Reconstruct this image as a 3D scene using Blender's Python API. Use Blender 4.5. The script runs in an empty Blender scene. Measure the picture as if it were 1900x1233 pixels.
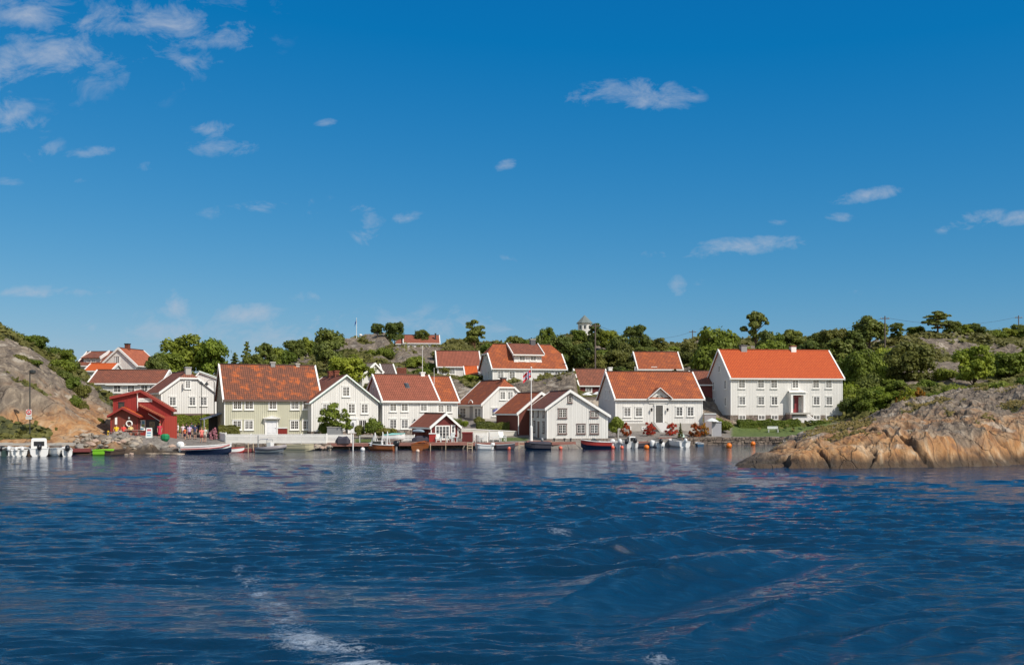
import bpy, math, random
import numpy as np
from mathutils import Vector, Matrix
random.seed(7)
sc = bpy.context.scene
COL = sc.collection
F = 1900.0; HY = 760.0; CH = 4.6          # focal length in photo pixels, horizon row, eye height
R = math.radians

# ---------------------------------------------------------------- camera
cam = bpy.data.cameras.new('camera'); co = bpy.data.objects.new('camera', cam); COL.objects.link(co)
co.location = (0, 0, CH); co.rotation_euler = (R(90), 0, 0)
cam.sensor_width = 36; cam.lens = 36.0; cam.shift_y = (HY-616.5)/1900.0
cam.clip_start = 0.5; cam.clip_end = 20000
sc.camera = co
sc.view_settings.view_transform = 'Standard'; sc.view_settings.look = 'None'
sc.view_settings.exposure = 0.0; sc.view_settings.gamma = 1.0
sc.render.engine = 'CYCLES'
sc.cycles.max_bounces = 6; sc.cycles.transparent_max_bounces = 8
sc.cycles.caustics_reflective = False; sc.cycles.caustics_refractive = False

# ---------------------------------------------------------------- sun and sky
SUN_EL, SUN_AZ = 46.0, 132.0     # azimuth clockwise from +Y
to_sun = Vector((math.sin(R(SUN_AZ))*math.cos(R(SUN_EL)), math.cos(R(SUN_AZ))*math.cos(R(SUN_EL)), math.sin(R(SUN_EL))))
sl = bpy.data.lights.new('sun', 'SUN'); sl.energy = 4.15; sl.angle = R(0.5); sl.color = (1.0, 0.93, 0.83)
so = bpy.data.objects.new('sun', sl); COL.objects.link(so)
so.rotation_euler = (-to_sun).to_track_quat('-Z', 'Y').to_euler(); so.location = (60, -60, 80)

world = bpy.data.worlds.new("World"); sc.world = world; world.use_nodes = True
nt = world.node_tree; nt.nodes.clear()
def N(t, typ, **kw):
    n = t.nodes.new(typ)
    for k, v in kw.items():
        if k == 'ins':
            for kk, vv in v.items(): n.inputs[kk].default_value = vv
        else: setattr(n, k, v)
    return n
def math_(t, op, a, b=None, c=None, clamp=False):
    n = t.nodes.new('ShaderNodeMath'); n.operation = op; n.use_clamp = clamp
    for i, v in enumerate((a, b, c)):
        if v is None: continue
        if isinstance(v, (int, float)): n.inputs[i].default_value = v
        else: t.links.new(v, n.inputs[i])
    return n.outputs[0]
sky = N(nt, 'ShaderNodeTexSky', sky_type='NISHITA', sun_disc=False, sun_elevation=R(SUN_EL), sun_rotation=R(SUN_AZ),
        altitude=0, air_density=1.0, dust_density=0.3, ozone_density=3.0)
ssp = N(nt, 'ShaderNodeSeparateColor'); nt.links.new(sky.outputs[0], ssp.inputs[0])
scb = N(nt, 'ShaderNodeCombineColor')      # deepen the blue as the photograph's processing did
for i_ch, (ga, aa, cc) in enumerate(((1.55, 0.201, -0.31), (0.88, 0.80, 0.0), (0.5, 2.25, 0.0))):
    nt.links.new(math_(nt, 'MAXIMUM', math_(nt, 'MULTIPLY_ADD', math_(nt, 'POWER', ssp.outputs[i_ch], ga), aa, cc), 0.03), scb.inputs[i_ch])
SKYMIX = True
tc = N(nt, 'ShaderNodeTexCoord'); sx = N(nt, 'ShaderNodeSeparateXYZ'); nt.links.new(tc.outputs['Generated'], sx.inputs[0])
def sm_(v, a, b):
    mr = N(nt, 'ShaderNodeMapRange', interpolation_type='SMOOTHSTEP'); nt.links.new(v, mr.inputs[0]); mr.inputs[1].default_value = a; mr.inputs[2].default_value = b
    return mr.outputs[0]
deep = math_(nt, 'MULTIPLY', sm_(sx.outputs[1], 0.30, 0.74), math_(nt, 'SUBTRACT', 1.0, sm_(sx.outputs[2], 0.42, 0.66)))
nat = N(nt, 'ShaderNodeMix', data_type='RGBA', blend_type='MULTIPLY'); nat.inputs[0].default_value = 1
nt.links.new(sky.outputs[0], nat.inputs[6]); nat.inputs[7].default_value = (1.65, 1.42, 1.2, 1)     # unseen sky outside the deep blue part, paled and brightened to fill shaded walls
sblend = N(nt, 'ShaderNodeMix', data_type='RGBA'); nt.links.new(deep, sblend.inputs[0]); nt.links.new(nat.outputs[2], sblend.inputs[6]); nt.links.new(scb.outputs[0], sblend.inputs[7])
yy = math_(nt, 'MAXIMUM', sx.outputs[1], 0.02)
uu = math_(nt, 'DIVIDE', sx.outputs[0], yy); vv = math_(nt, 'DIVIDE', sx.outputs[2], yy)
cb = N(nt, 'ShaderNodeCombineXYZ'); nt.links.new(uu, cb.inputs[0]); nt.links.new(vv, cb.inputs[1])
CLOUDS = [(55,28,95,46,0,.9),(215,45,75,34,8,.7),(325,48,110,34,-8,.95),(420,62,60,30,-14,.75),(90,108,190,34,9,.8),(20,135,120,34,4,.7),
 (15,212,46,28,20,.8),(60,232,40,16,0,.5),(80,282,40,22,25,.5),(160,283,55,10,6,.6),(395,240,48,15,8,.65),(408,273,66,16,0,.8),
 (305,308,46,10,3,.45),(602,228,24,9,8,.6),(1190,176,104,26,-3,.85),(1070,184,46,14,3,.55),(932,310,28,10,22,.7),(683,414,36,34,35,.85),
 (742,405,44,9,12,.45),(1607,362,62,12,9,.85),(1560,403,36,8,0,.6),(1368,458,122,16,4,.95),(1803,411,62,16,12,.85),(1890,404,44,12,9,.8),
 (1475,410,60,6,5,.4),(1253,530,20,18,30,.95),(325,566,34,24,30,1.0),(458,583,74,17,4,1.15),(170,604,22,14,0,.65),(1215,471,44,9,0,.4),(330,120,120,26,10,.38),
 (1445,489,36,7,3,.45),(1305,526,22,8,20,.35),(1356,520,14,7,20,.45),(420,612,280,34,1,.56),(100,540,140,10,0,.55),(940,480,50,8,0,.35),(580,398,18,10,0,.35),
 (480,385,120,12,7,.42),(830,600,180,30,-4,.5),(150,330,24,12,30,.35),(10,340,30,10,0,.4),(200,70,300,110,6,.34),(580,550,60,10,0,.35),(1600,540,40,8,0,.28),(590,625,100,18,5,.55)]
cur = None
for (px, py, w, h, ang, it) in CLOUDS:
    mp = N(nt, 'ShaderNodeMapping', vector_type='TEXTURE')
    mp.inputs['Location'].default_value = ((px-950)/F, (HY-py)/F, 0)
    mp.inputs['Rotation'].default_value = (0, 0, R(ang)); mp.inputs['Scale'].default_value = (w*1.22/F, h*1.35/F, 1)
    nt.links.new(cb.outputs[0], mp.inputs[0])
    g = N(nt, 'ShaderNodeTexGradient', gradient_type='SPHERICAL'); nt.links.new(mp.outputs[0], g.inputs[0])
    e = math_(nt, 'MULTIPLY', math_(nt, 'POWER', g.outputs['Fac'], 0.62), it)
    cur = e if cur is None else math_(nt, 'MAXIMUM', cur, e)
def noise(t, vec, scale, detail=6, rough=0.6, dist=0.0):
    n = N(t, 'ShaderNodeTexNoise'); n.inputs['Scale'].default_value = scale; n.inputs['Detail'].default_value = detail
    n.inputs['Roughness'].default_value = rough; n.inputs['Distortion'].default_value = dist
    if vec is not None: t.links.new(vec, n.inputs['Vector'])
    return n.outputs['Fac']
mpn = N(nt, 'ShaderNodeMapping'); mpn.inputs['Scale'].default_value = (1.0, 1.7, 1); mpn.inputs['Rotation'].default_value = (0, 0, R(-14))
nt.links.new(cb.outputs[0], mpn.inputs[0])
n1 = noise(nt, mpn.outputs[0], 21, 10, 0.66, 0.45)
k = math_(nt, 'MULTIPLY_ADD', n1, 3.3, -1.92)
k = math_(nt, 'MULTIPLY_ADD', cur, 1.0, k)
k = math_(nt, 'MULTIPLY', k, 0.80, clamp=True)
k = math_(nt, 'MULTIPLY', k, math_(nt, 'MULTIPLY', cur, 3.0, clamp=True))
front = math_(nt, 'GREATER_THAN', sx.outputs[1], 0.05)
k = math_(nt, 'MULTIPLY', math_(nt, 'MULTIPLY', k, front), 0.8)
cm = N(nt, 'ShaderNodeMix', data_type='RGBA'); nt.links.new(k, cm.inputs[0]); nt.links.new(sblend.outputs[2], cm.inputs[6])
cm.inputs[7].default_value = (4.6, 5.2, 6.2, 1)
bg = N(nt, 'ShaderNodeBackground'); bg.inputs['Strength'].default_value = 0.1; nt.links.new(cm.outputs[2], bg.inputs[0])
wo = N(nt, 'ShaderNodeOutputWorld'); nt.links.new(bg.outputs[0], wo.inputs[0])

# ---------------------------------------------------------------- helpers
def P(px, D): return (px-950.0)/F*D
def Z(py, D): return CH-(py-HY)/F*D
def W(px, py, D): return Vector((P(px, D), D, Z(py, D)))
def water_D(py): return CH*F/(py-HY)
def tag(o, label=None, cat=None, group=None, kind=None):
    if label: o['label'] = label
    if cat: o['category'] = cat
    if group: o['group'] = group
    if kind: o['kind'] = kind
    return o
def empty(name, loc=(0, 0, 0), rz=0.0, label=None, cat=None, group=None, kind=None, parent=None):
    o = bpy.data.objects.new(name, None); COL.objects.link(o); o.location = loc; o.rotation_euler = (0, 0, rz)
    o.empty_display_size = 0.3
    if parent: o.parent = parent
    return tag(o, label, cat, group, kind)
def copy_tree(o, parent=None):
    c = o.copy(); COL.objects.link(c); c.parent = parent
    for ch in list(o.children): copy_tree(ch, c)
    return c

class MB:
    def __init__(s): s.v = []; s.f = []; s.m = []; s.uv = {}
    def add(s, vs, fs, mi=0):
        b = len(s.v); s.v.extend([tuple(p) for p in vs])
        for f in fs: s.f.append(tuple(b+i for i in f)); s.m.append(mi)
        return s
    def box(s, x0, y0, z0, x1, y1, z1, mi=0, M=None):
        vs = [Vector(p) for p in ((x0,y0,z0),(x1,y0,z0),(x1,y1,z0),(x0,y1,z0),(x0,y0,z1),(x1,y0,z1),(x1,y1,z1),(x0,y1,z1))]
        if M is not None: vs = [M @ p for p in vs]
        return s.add(vs, [(0,3,2,1),(4,5,6,7),(0,1,5,4),(1,2,6,5),(2,3,7,6),(3,0,4,7)], mi)
    def beam(s, a, b, w, h=None, mi=0, up=(0,0,1)):
        a = Vector(a); b = Vector(b); h = h or w; d = (b-a).normalized(); u = Vector(up)
        if abs(d.dot(u)) > .98: u = Vector((0, 1, 0))
        x = d.cross(u).normalized()*w/2; y = x.cross(d).normalized()*h/2
        vs = [a-x-y, a+x-y, a+x+y, a-x+y, b-x-y, b+x-y, b+x+y, b-x+y]
        return s.add(vs, [(0,3,2,1),(4,5,6,7),(0,1,5,4),(1,2,6,5),(2,3,7,6),(3,0,4,7)], mi)
    def tube(s, pts, rad, n=8, mi=0, cap=True):
        pts = [Vector(p) for p in pts]
        if isinstance(rad, (int, float)): rad = [rad]*len(pts)
        b = len(s.v); prev = None
        for i, p in enumerate(pts):
            d = (pts[min(i+1, len(pts)-1)]-pts[max(i-1, 0)]).normalized()
            if prev is None:
                x = d.cross(Vector((0.13, 0.97, 0.2))).normalized()
            else:
                x = (prev - d*prev.dot(d)).normalized()
            prev = x; y = d.cross(x)
            for j in range(n):
                a = 2*math.pi*j/n; s.v.append(tuple(p+(x*math.cos(a)+y*math.sin(a))*rad[i]))
        for i in range(len(pts)-1):
            for j in range(n):
                j2 = (j+1) % n
                s.f.append((b+i*n+j, b+i*n+j2, b+(i+1)*n+j2, b+(i+1)*n+j)); s.m.append(mi)
        if cap:
            s.f.append(tuple(b+j for j in reversed(range(n)))); s.m.append(mi)
            e = b+(len(pts)-1)*n; s.f.append(tuple(e+j for j in range(n))); s.m.append(mi)
        return s
    def loft(s, rings, mi=0, cap=True, closed=True):
        b = len(s.v); n = len(rings[0])
        for r in rings: s.v.extend([tuple(p) for p in r])
        for i in range(len(rings)-1):
            for j in range(n if closed else n-1):
                j2 = (j+1) % n
                s.f.append((b+i*n+j, b+i*n+j2, b+(i+1)*n+j2, b+(i+1)*n+j)); s.m.append(mi)
        if cap and closed:
            s.f.append(tuple(b+j for j in reversed(range(n)))); s.m.append(mi)
            e = b+(len(rings)-1)*n; s.f.append(tuple(e+j for j in range(n))); s.m.append(mi)
        return s
    def ball(s, c, r, mi=0, n=12, sz=1.0, sx=1.0, sy=1.0):
        rings = []
        for i in range(n//2+1):
            t = math.pi*i/(n//2); rr = max(math.sin(t), 1e-3)
            rings.append([(c[0]+r*sx*rr*math.cos(2*math.pi*j/n), c[1]+r*sy*rr*math.sin(2*math.pi*j/n), c[2]-r*sz*math.cos(t)) for j in range(n)])
        return s.loft(rings, mi)
    def slab(s, top, t, mi=0, mside=None):
        """polygon of top points, thickened downwards; UVs in metres on the top face"""
        top = [Vector(p) for p in top]; n = len(top); b = len(s.v)
        s.v.extend([tuple(p) for p in top]); s.v.extend([tuple(p-Vector((0, 0, t))) for p in top])
        e1 = (top[1]-top[0]).normalized(); nn = e1.cross(top[2]-top[0]).normalized(); e2 = nn.cross(e1)
        s.uv[len(s.f)] = [((p-top[0]).dot(e1), (p-top[0]).dot(e2)) for p in top]
        s.f.append(tuple(b+i for i in range(n))); s.m.append(mi)
        s.f.append(tuple(b+n+i for i in reversed(range(n)))); s.m.append(mside if mside is not None else mi)
        for i in range(n):
            j = (i+1) % n
            s.f.append((b+i, b+n+i, b+n+j, b+j)); s.m.append(mside if mside is not None else mi)
        return s
    def build(s, name, mats, parent=None, loc=None, smooth=False, rz=None):
        me = bpy.data.meshes.new(name); me.from_pydata(s.v, [], s.f)
        if not isinstance(mats, (list, tuple)): mats = [mats]
        for m in mats: me.materials.append(m)
        me.polygons.foreach_set('material_index', s.m)
        if s.uv:
            ul = me.uv_layers.new(name='UVMap')
            for fi, uvs in s.uv.items():
                p = me.polygons[fi]
                for k_, li in enumerate(p.loop_indices): ul.data[li].uv = uvs[k_]
        if smooth: me.polygons.foreach_set('use_smooth', [True]*len(me.polygons))
        me.update()
        o = bpy.data.objects.new(name, me); COL.objects.link(o)
        if parent: o.parent = parent
        if loc is not None: o.location = loc
        if rz is not None: o.rotation_euler = (0, 0, rz)
        return o

def grid_mesh(name, X, Y, Zz, mat, attrs=None, smooth=True):
    """X,Y,Z arrays (rows, cols) -> one mesh"""
    r, c = X.shape
    me = bpy.data.meshes.new(name)
    vs = np.stack([X, Y, Zz], -1).reshape(-1, 3).astype(np.float32)
    i = np.arange((r-1)*(c-1)); a = (i//(c-1))*c + i % (c-1)
    q = np.stack([a, a+1, a+c+1, a+c], 1).astype(np.int32)
    me.vertices.add(len(vs)); me.vertices.foreach_set('co', vs.ravel())
    me.loops.add(q.size); me.loops.foreach_set('vertex_index', q.ravel())
    me.polygons.add(len(q)); me.polygons.foreach_set('loop_start', np.arange(0, q.size, 4, dtype=np.int32))
    me.polygons.foreach_set('loop_total', np.full(len(q), 4, np.int32))
    me.polygons.foreach_set('use_smooth', np.full(len(q), smooth))
    for k_, arr in (attrs or {}).items():
        at = me.attributes.new(k_, 'FLOAT', 'POINT'); at.data.foreach_set('value', arr.ravel().astype(np.float32))
    me.materials.append(mat); me.update(); me.validate()
    o = bpy.data.objects.new(name, me); COL.objects.link(o)
    return o

def quads_mesh(name, C4, mat, parent=None, loc=(0, 0, 0)):
    """C4: (n,4,3) array of loose quads -> one mesh"""
    n = len(C4); me = bpy.data.meshes.new(name)
    me.vertices.add(n*4); me.vertices.foreach_set('co', C4.astype(np.float32).ravel())
    me.loops.add(n*4); me.loops.foreach_set('vertex_index', np.arange(n*4, dtype=np.int32))
    me.polygons.add(n); me.polygons.foreach_set('loop_start', np.arange(0, n*4, 4, dtype=np.int32))
    me.polygons.foreach_set('loop_total', np.full(n, 4, np.int32))
    me.materials.append(mat); me.update(); me.validate()
    o = bpy.data.objects.new(name, me); COL.objects.link(o); o.location = loc
    if parent: o.parent = parent
    return o

# numpy gradient-free value noise
def _h(ix, iy, seed):
    h = (ix.astype(np.int64)*374761393 + iy.astype(np.int64)*668265263 + seed*974634777) & 0xffffffff
    h = ((h ^ (h >> 13))*1274126177) & 0xffffffff
    h = h ^ (h >> 16)
    return (h & 0xffff)/65535.0
def vnoise(x, y, seed=0):
    x0 = np.floor(x); y0 = np.floor(y); fx = x-x0; fy = y-y0
    fx = fx*fx*fx*(fx*(fx*6-15)+10); fy = fy*fy*fy*(fy*(fy*6-15)+10)
    a = _h(x0, y0, seed); b = _h(x0+1, y0, seed); c = _h(x0, y0+1, seed); d = _h(x0+1, y0+1, seed)
    return (a*(1-fx)+b*fx)*(1-fy)+(c*(1-fx)+d*fx)*fy
def fbm(x, y, o=5, seed=0, g=0.5, ridged=False):
    s = 0; a = 1; t = 0
    for i in range(o):
        n = vnoise(x, y, seed+i*17)
        if ridged: n = 1-abs(2*n-1)
        s = s+a*n; t += a; a *= g
        x, y = x*1.9*0.88-y*1.9*0.47+3.1, x*1.9*0.47+y*1.9*0.88+7.7
    return s/t
def sstep(a, b, x): t = np.clip((x-a)/(b-a), 0, 1); return t*t*(3-2*t)

# ---------------------------------------------------------------- materials
def new_mat(name):
    m = bpy.data.materials.new(name); m.use_nodes = True; t = m.node_tree
    return m, t, t.nodes['Principled BSDF']
def mix(t, fac, a, b, blend='MIX'):
    n = N(t, 'ShaderNodeMix', data_type='RGBA', blend_type=blend)
    for i, v in ((0, fac), (6, a), (7, b)):
        if isinstance(v, (int, float)): n.inputs[i].default_value = v
        elif isinstance(v, tuple): n.inputs[i].default_value = (*v[:3], 1)
        else: t.links.new(v, n.inputs[i])
    return n.outputs[2]
def ramp(t, fac, stops):
    n = N(t, 'ShaderNodeValToRGB'); el = n.color_ramp.elements
    while len(el) < len(stops): el.new(0.5)
    for e_, (p_, c_) in zip(el, stops): e_.position = p_; e_.color = (*c_, 1) if isinstance(c_, tuple) else (c_, c_, c_, 1)
    t.links.new(fac, n.inputs[0]); return n.outputs[0]
def coords(t, which='Object', scale=(1, 1, 1), rot=(0, 0, 0)):
    tcn = N(t, 'ShaderNodeTexCoord'); m_ = N(t, 'ShaderNodeMapping')
    m_.inputs['Scale'].default_value = scale; m_.inputs['Rotation'].default_value = rot
    t.links.new(tcn.outputs[which], m_.inputs[0]); return m_.outputs[0]
def bump(t, bsdf, h, strength=0.5, dist=0.05):
    b = N(t, 'ShaderNodeBump'); b.inputs['Strength'].default_value = strength; b.inputs['Distance'].default_value = dist
    t.links.new(h, b.inputs['Height']); t.links.new(b.outputs[0], bsdf.inputs['Normal']); return b
def geo_pos(t, scale=(1, 1, 1), rot=(0, 0, 0)):
    g = N(t, 'ShaderNodeNewGeometry'); m_ = N(t, 'ShaderNodeMapping'); m_.inputs['Scale'].default_value = scale
    m_.inputs['Rotation'].default_value = rot
    t.links.new(g.outputs['Position'], m_.inputs[0]); return m_.outputs[0], g
MATS = {}
def paint(name, col, rough=0.55, var=0.12, scale=1.5, metallic=0.0):
    """painted or plain surface with faint weathering"""
    if name in MATS: return MATS[name]
    m, t, b = new_mat(name); v = coords(t)
    n = noise(t, v, scale, 5, 0.65)
    c = mix(t, n, tuple(x*(1-var) for x in col), tuple(min(x*(1+var), 1) for x in col))
    t.links.new(c, b.inputs['Base Color']); b.inputs['Roughness'].default_value = rough; b.inputs['Metallic'].default_value = metallic
    bump(t, b, noise(t, v, scale*12, 3), 0.15, 0.01)
    MATS[name] = m; return m
def siding(name, col, pitch=0.24):
    m, t, b = new_mat(name); v = coords(t)
    s = N(t, 'ShaderNodeSeparateXYZ'); t.links.new(v, s.inputs[0])
    su = math_(t, 'ADD', s.outputs[0], s.outputs[1])
    st = math_(t, 'FRACT', math_(t, 'DIVIDE', su, pitch))
    groove = math_(t, 'LESS_THAN', st, 0.16)
    board = N(t, 'ShaderNodeTexWhiteNoise', noise_dimensions='1D'); t.links.new(math_(t, 'FLOOR', math_(t, 'DIVIDE', su, pitch)), board.inputs['W'])
    n = noise(t, coords(t, 'Object', (1, 1, 0.25)), 1.1, 5, 0.65)
    f = math_(t, 'ADD', math_(t, 'MULTIPLY', n, 0.7), math_(t, 'MULTIPLY', board.outputs[0], 0.3))
    c = mix(t, f, tuple(x*0.86 for x in col), tuple(min(x*1.08, 1) for x in col))
    c = mix(t, math_(t, 'MULTIPLY', groove, 0.5), c, tuple(x*0.5 for x in col))
    # weather staining low on the boards
    t.links.new(c, b.inputs['Base Color']); b.inputs['Roughness'].default_value = 0.6
    bump(t, b, math_(t, 'SUBTRACT', 1.0, groove), 0.6, 0.03)
    return m
def tiles(name, c1, c2, patch=None, patch_amt=0.5, pscale=0.55, dark=(0.06, 0.03, 0.02)):
    """pantiled roof: tiles laid out on the UVs (metres)"""
    m, t, b = new_mat(name)
    tcn = N(t, 'ShaderNodeTexCoord'); uv = tcn.outputs['UV']
    br = N(t, 'ShaderNodeTexBrick'); t.links.new(uv, br.inputs['Vector']); br.offset = 0.0
    for k_, v_ in (('Scale', 1.0), ('Brick Width', 0.26), ('Row Height', 0.36), ('Mortar Size', 0.028), ('Mortar Smooth', 0.6), ('Bias', 0.0)):
        br.inputs[k_].default_value = v_
    br.inputs['Color1'].default_value = (*c1, 1); br.inputs['Color2'].default_value = (*c2, 1); br.inputs['Mortar'].default_value = (*dark, 1)
    n = noise(t, uv, pscale, 6, 0.72)
    n2 = noise(t, uv, 2.2, 4, 0.7)
    c = mix(t, math_(t, 'MULTIPLY', ramp(t, n2, [(0.35, 0.0), (0.75, 1.0)]), 0.35), br.outputs['Color'], tuple(x*0.55 for x in c1))
    if patch:
        msk = ramp(t, n, [(0.5, 0.0), (0.62, 1.0)])
        c = mix(t, math_(t, 'MULTIPLY', msk, patch_amt), c, patch)
    t.links.new(c, b.inputs['Base Color']); b.inputs['Roughness'].default_value = 0.75
    sxx = N(t, 'ShaderNodeSeparateXYZ'); t.links.new(uv, sxx.inputs[0])
    wv = math_(t, 'ABSOLUTE', math_(t, 'SINE', math_(t, 'MULTIPLY', sxx.outputs[0], math.pi/0.26)))
    rw = math_(t, 'FRACT', math_(t, 'DIVIDE', sxx.outputs[1], 0.36))
    hgt = math_(t, 'ADD', wv, math_(t, 'MULTIPLY', rw, -0.5))
    bump(t, b, hgt, 0.8, 0.06)
    return m
def stone_mat(name, c1, c2, scale=3.0, rough=0.85):
    if name in MATS: return MATS[name]
    m, t, b = new_mat(name); v = coords(t)
    vo = N(t, 'ShaderNodeTexVoronoi', feature='F1'); vo.inputs['Scale'].default_value = scale; t.links.new(v, vo.inputs['Vector'])
    ve = N(t, 'ShaderNodeTexVoronoi', feature='DISTANCE_TO_EDGE'); ve.inputs['Scale'].default_value = scale; t.links.new(v, ve.inputs['Vector'])
    s = N(t, 'ShaderNodeSeparateColor'); t.links.new(vo.outputs['Color'], s.inputs[0])
    n = noise(t, v, 5, 5)
    c = mix(t, s.outputs[0], c1, c2); c = mix(t, math_(t, 'MULTIPLY', n, 0.6), c, tuple(x*0.45 for x in c1))
    e = ramp(t, ve.outputs['Distance'], [(0.0, 0.0), (0.08, 1.0)])
    c = mix(t, e, tuple(x*0.25 for x in c1), c)
    t.links.new(c, b.inputs['Base Color']); b.inputs['Roughness'].default_value = rough
    bump(t, b, e, 0.7, 0.06)
    MATS[name] = m; return m
# ---------------------------------------------------------------- rock and ground materials
def rock_mat(name, tan_lo, tan_hi, tan_amt=1.0, veg=True, streak=(1.0, 1.0, 0.3)):
    m, t, b = new_mat(name)
    v, g = geo_pos(t)
    s = N(t, 'ShaderNodeSeparateXYZ'); t.links.new(v, s.inputs[0]); z = s.outputs[2]
    vs, _ = geo_pos(t, (1.0, 0.45, 0.30))
    nb = noise(t, v, 0.35, 7, 0.62); nm = noise(t, vs, 1.3, 7, 0.68, 0.6); nf = noise(t, v, 7.0, 5, 0.7)
    grey = ramp(t, nm, [(0.30, (0.066, 0.048, 0.036)), (0.46, (0.165, 0.128, 0.092)), (0.58, (0.28, 0.222, 0.158)), (0.72, (0.44, 0.362, 0.262))])
    grey = mix(t, math_(t, 'MULTIPLY', ramp(t, nf, [(0.4, 0.0), (0.7, 1.0)]), 0.45), grey, (0.12, 0.10, 0.085))
    nt2 = noise(t, vs, 0.9, 6, 0.6, 0.8)
    tan = ramp(t, nt2, [(0.30, (0.20, 0.085, 0.035)), (0.44, (0.46, 0.215, 0.07)), (0.56, (0.54, 0.31, 0.14)), (0.70, (0.62, 0.47, 0.31))])
    tan = mix(t, math_(t, 'MULTIPLY', nf, 0.35), tan, (0.16, 0.10, 0.06))
    zw = math_(t, 'ADD', z, math_(t, 'MULTIPLY', math_(t, 'SUBTRACT', nb, 0.5), 9.0))
    zw = math_(t, 'ADD', zw, math_(t, 'MULTIPLY', math_(t, 'SUBTRACT', nt2, 0.5), 3.0))
    at = N(t, 'ShaderNodeAttribute', attribute_name='tan')
    tm = math_(t, 'SUBTRACT', 1.0, math_(t, 'DIVIDE', math_(t, 'SUBTRACT', zw, tan_lo), tan_hi-tan_lo, clamp=True), clamp=True)
    tm = math_(t, 'MULTIPLY', math_(t, 'MULTIPLY', tm, tan_amt), at.outputs['Fac'], clamp=True)
    c = mix(t, tm, grey, tan)
    # pale scoured streaks
    nst = noise(t, geo_pos(t, (0.35, 0.25, 0.8), (0, R(30), R(20)))[0], 1.0, 4, 0.5)
    c = mix(t, math_(t, 'MULTIPLY', ramp(t, nst, [(0.60, 0.0), (0.66, 1.0)]), 0.55), c, (0.52, 0.46, 0.37))
    # wet dark foot at the waterline
    zz = math_(t, 'ADD', z, math_(t, 'MULTIPLY', math_(t, 'SUBTRACT', nt2, 0.5), 1.6))
    wet = ramp(t, math_(t, 'MULTIPLY', zz, 0.5, clamp=True), [(0.22, 1.0), (0.60, 0.0)])
    c = mix(t, math_(t, 'MULTIPLY', wet, 0.88), c, (0.035, 0.026, 0.018))
    # cracks
    vo = N(t, 'ShaderNodeTexVoronoi', feature='DISTANCE_TO_EDGE'); vo.inputs['Scale'].default_value = 0.24
    wv, _ = geo_pos(t, (1, 0.6, 0.8), (0, R(25), 0))
    dn = N(t, 'ShaderNodeTexNoise'); dn.inputs['Scale'].default_value = 0.8; dn.inputs['Detail'].default_value = 5; t.links.new(wv, dn.inputs['Vector'])
    mxv = N(t, 'ShaderNodeMix', data_type='VECTOR'); mxv.inputs[0].default_value = 0.35
    t.links.new(wv, mxv.inputs[4]); 
    vadd = N(t, 'ShaderNodeVectorMath', operation='MULTIPLY_ADD'); t.links.new(dn.outputs['Color'], vadd.inputs[0]); vadd.inputs[1].default_value = (1.6, 1.6, 1.6); t.links.new(wv, vadd.inputs[2])
    t.links.new(vadd.outputs[0], vo.inputs['Vector'])
    ck = ramp(t, vo.outputs['Distance'], [(0.0, 1.0), (0.018, 0.0)])
    c = mix(t, math_(t, 'MULTIPLY', ck, 0.42), c, (0.04, 0.03, 0.022))
    cr = N(t, 'ShaderNodeAttribute', attribute_name='crev')
    c = mix(t, math_(t, 'MULTIPLY', cr.outputs['Fac'], 0.8), c, (0.05, 0.038, 0.028))
    ns = noise(t, geo_pos(t, (2.2, 0.6, 0.9), (R(12), R(38), 0))[0], 1.6, 6, 0.7, 0.5)
    c = mix(t, math_(t, 'MULTIPLY', ramp(t, ns, [(0.52, 0.0), (0.62, 1.0)]), 0.34), c, (0.10, 0.078, 0.06))
    h = math_(t, 'ADD', math_(t, 'MULTIPLY', nm, 1.2), math_(t, 'MULTIPLY', nf, 0.4))
    h = math_(t, 'SUBTRACT', h, math_(t, 'MULTIPLY', ck, 0.5))
    if veg:
        va = N(t, 'ShaderNodeAttribute', attribute_name='veg')
        vm = math_(t, 'ADD', va.outputs['Fac'], math_(t, 'MULTIPLY', math_(t, 'SUBTRACT', nm, 0.5), 1.2))
        vm = ramp(t, vm, [(0.42, 0.0), (0.56, 1.0)])
        gc = ramp(t, noise(t, v, 0.9, 6, 0.7), [(0.3, (0.035, 0.04, 0.014)), (0.5, (0.08, 0.085, 0.025)), (0.62, (0.13, 0.12, 0.035)), (0.75, (0.17, 0.115, 0.05))])
        c = mix(t, vm, c, gc)
        fa = N(t, 'ShaderNodeAttribute', attribute_name='paved')
        gv = ramp(t, noise(t, v, 2.5, 6, 0.75), [(0.3, (0.16, 0.14, 0.12)), (0.7, (0.30, 0.265, 0.23))])
        c = mix(t, fa.outputs['Fac'], c, gv)
        la = N(t, 'ShaderNodeAttribute', attribute_name='lawn')
        lw = ramp(t, noise(t, v, 1.5, 6, 0.7), [(0.3, (0.06, 0.10, 0.02)), (0.7, (0.14, 0.18, 0.04))])
        c = mix(t, la.outputs['Fac'], c, lw)
    t.links.new(c, b.inputs['Base Color']); b.inputs['Roughness'].default_value = 0.85
    bump(t, b, h, 0.9, 0.22)
    return m
M_ground = rock_mat('hill_rock', 3.0, 8.0, 0.9)
M_head = rock_mat('headland_rock', 2.0, 5.2, 1.0)

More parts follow.
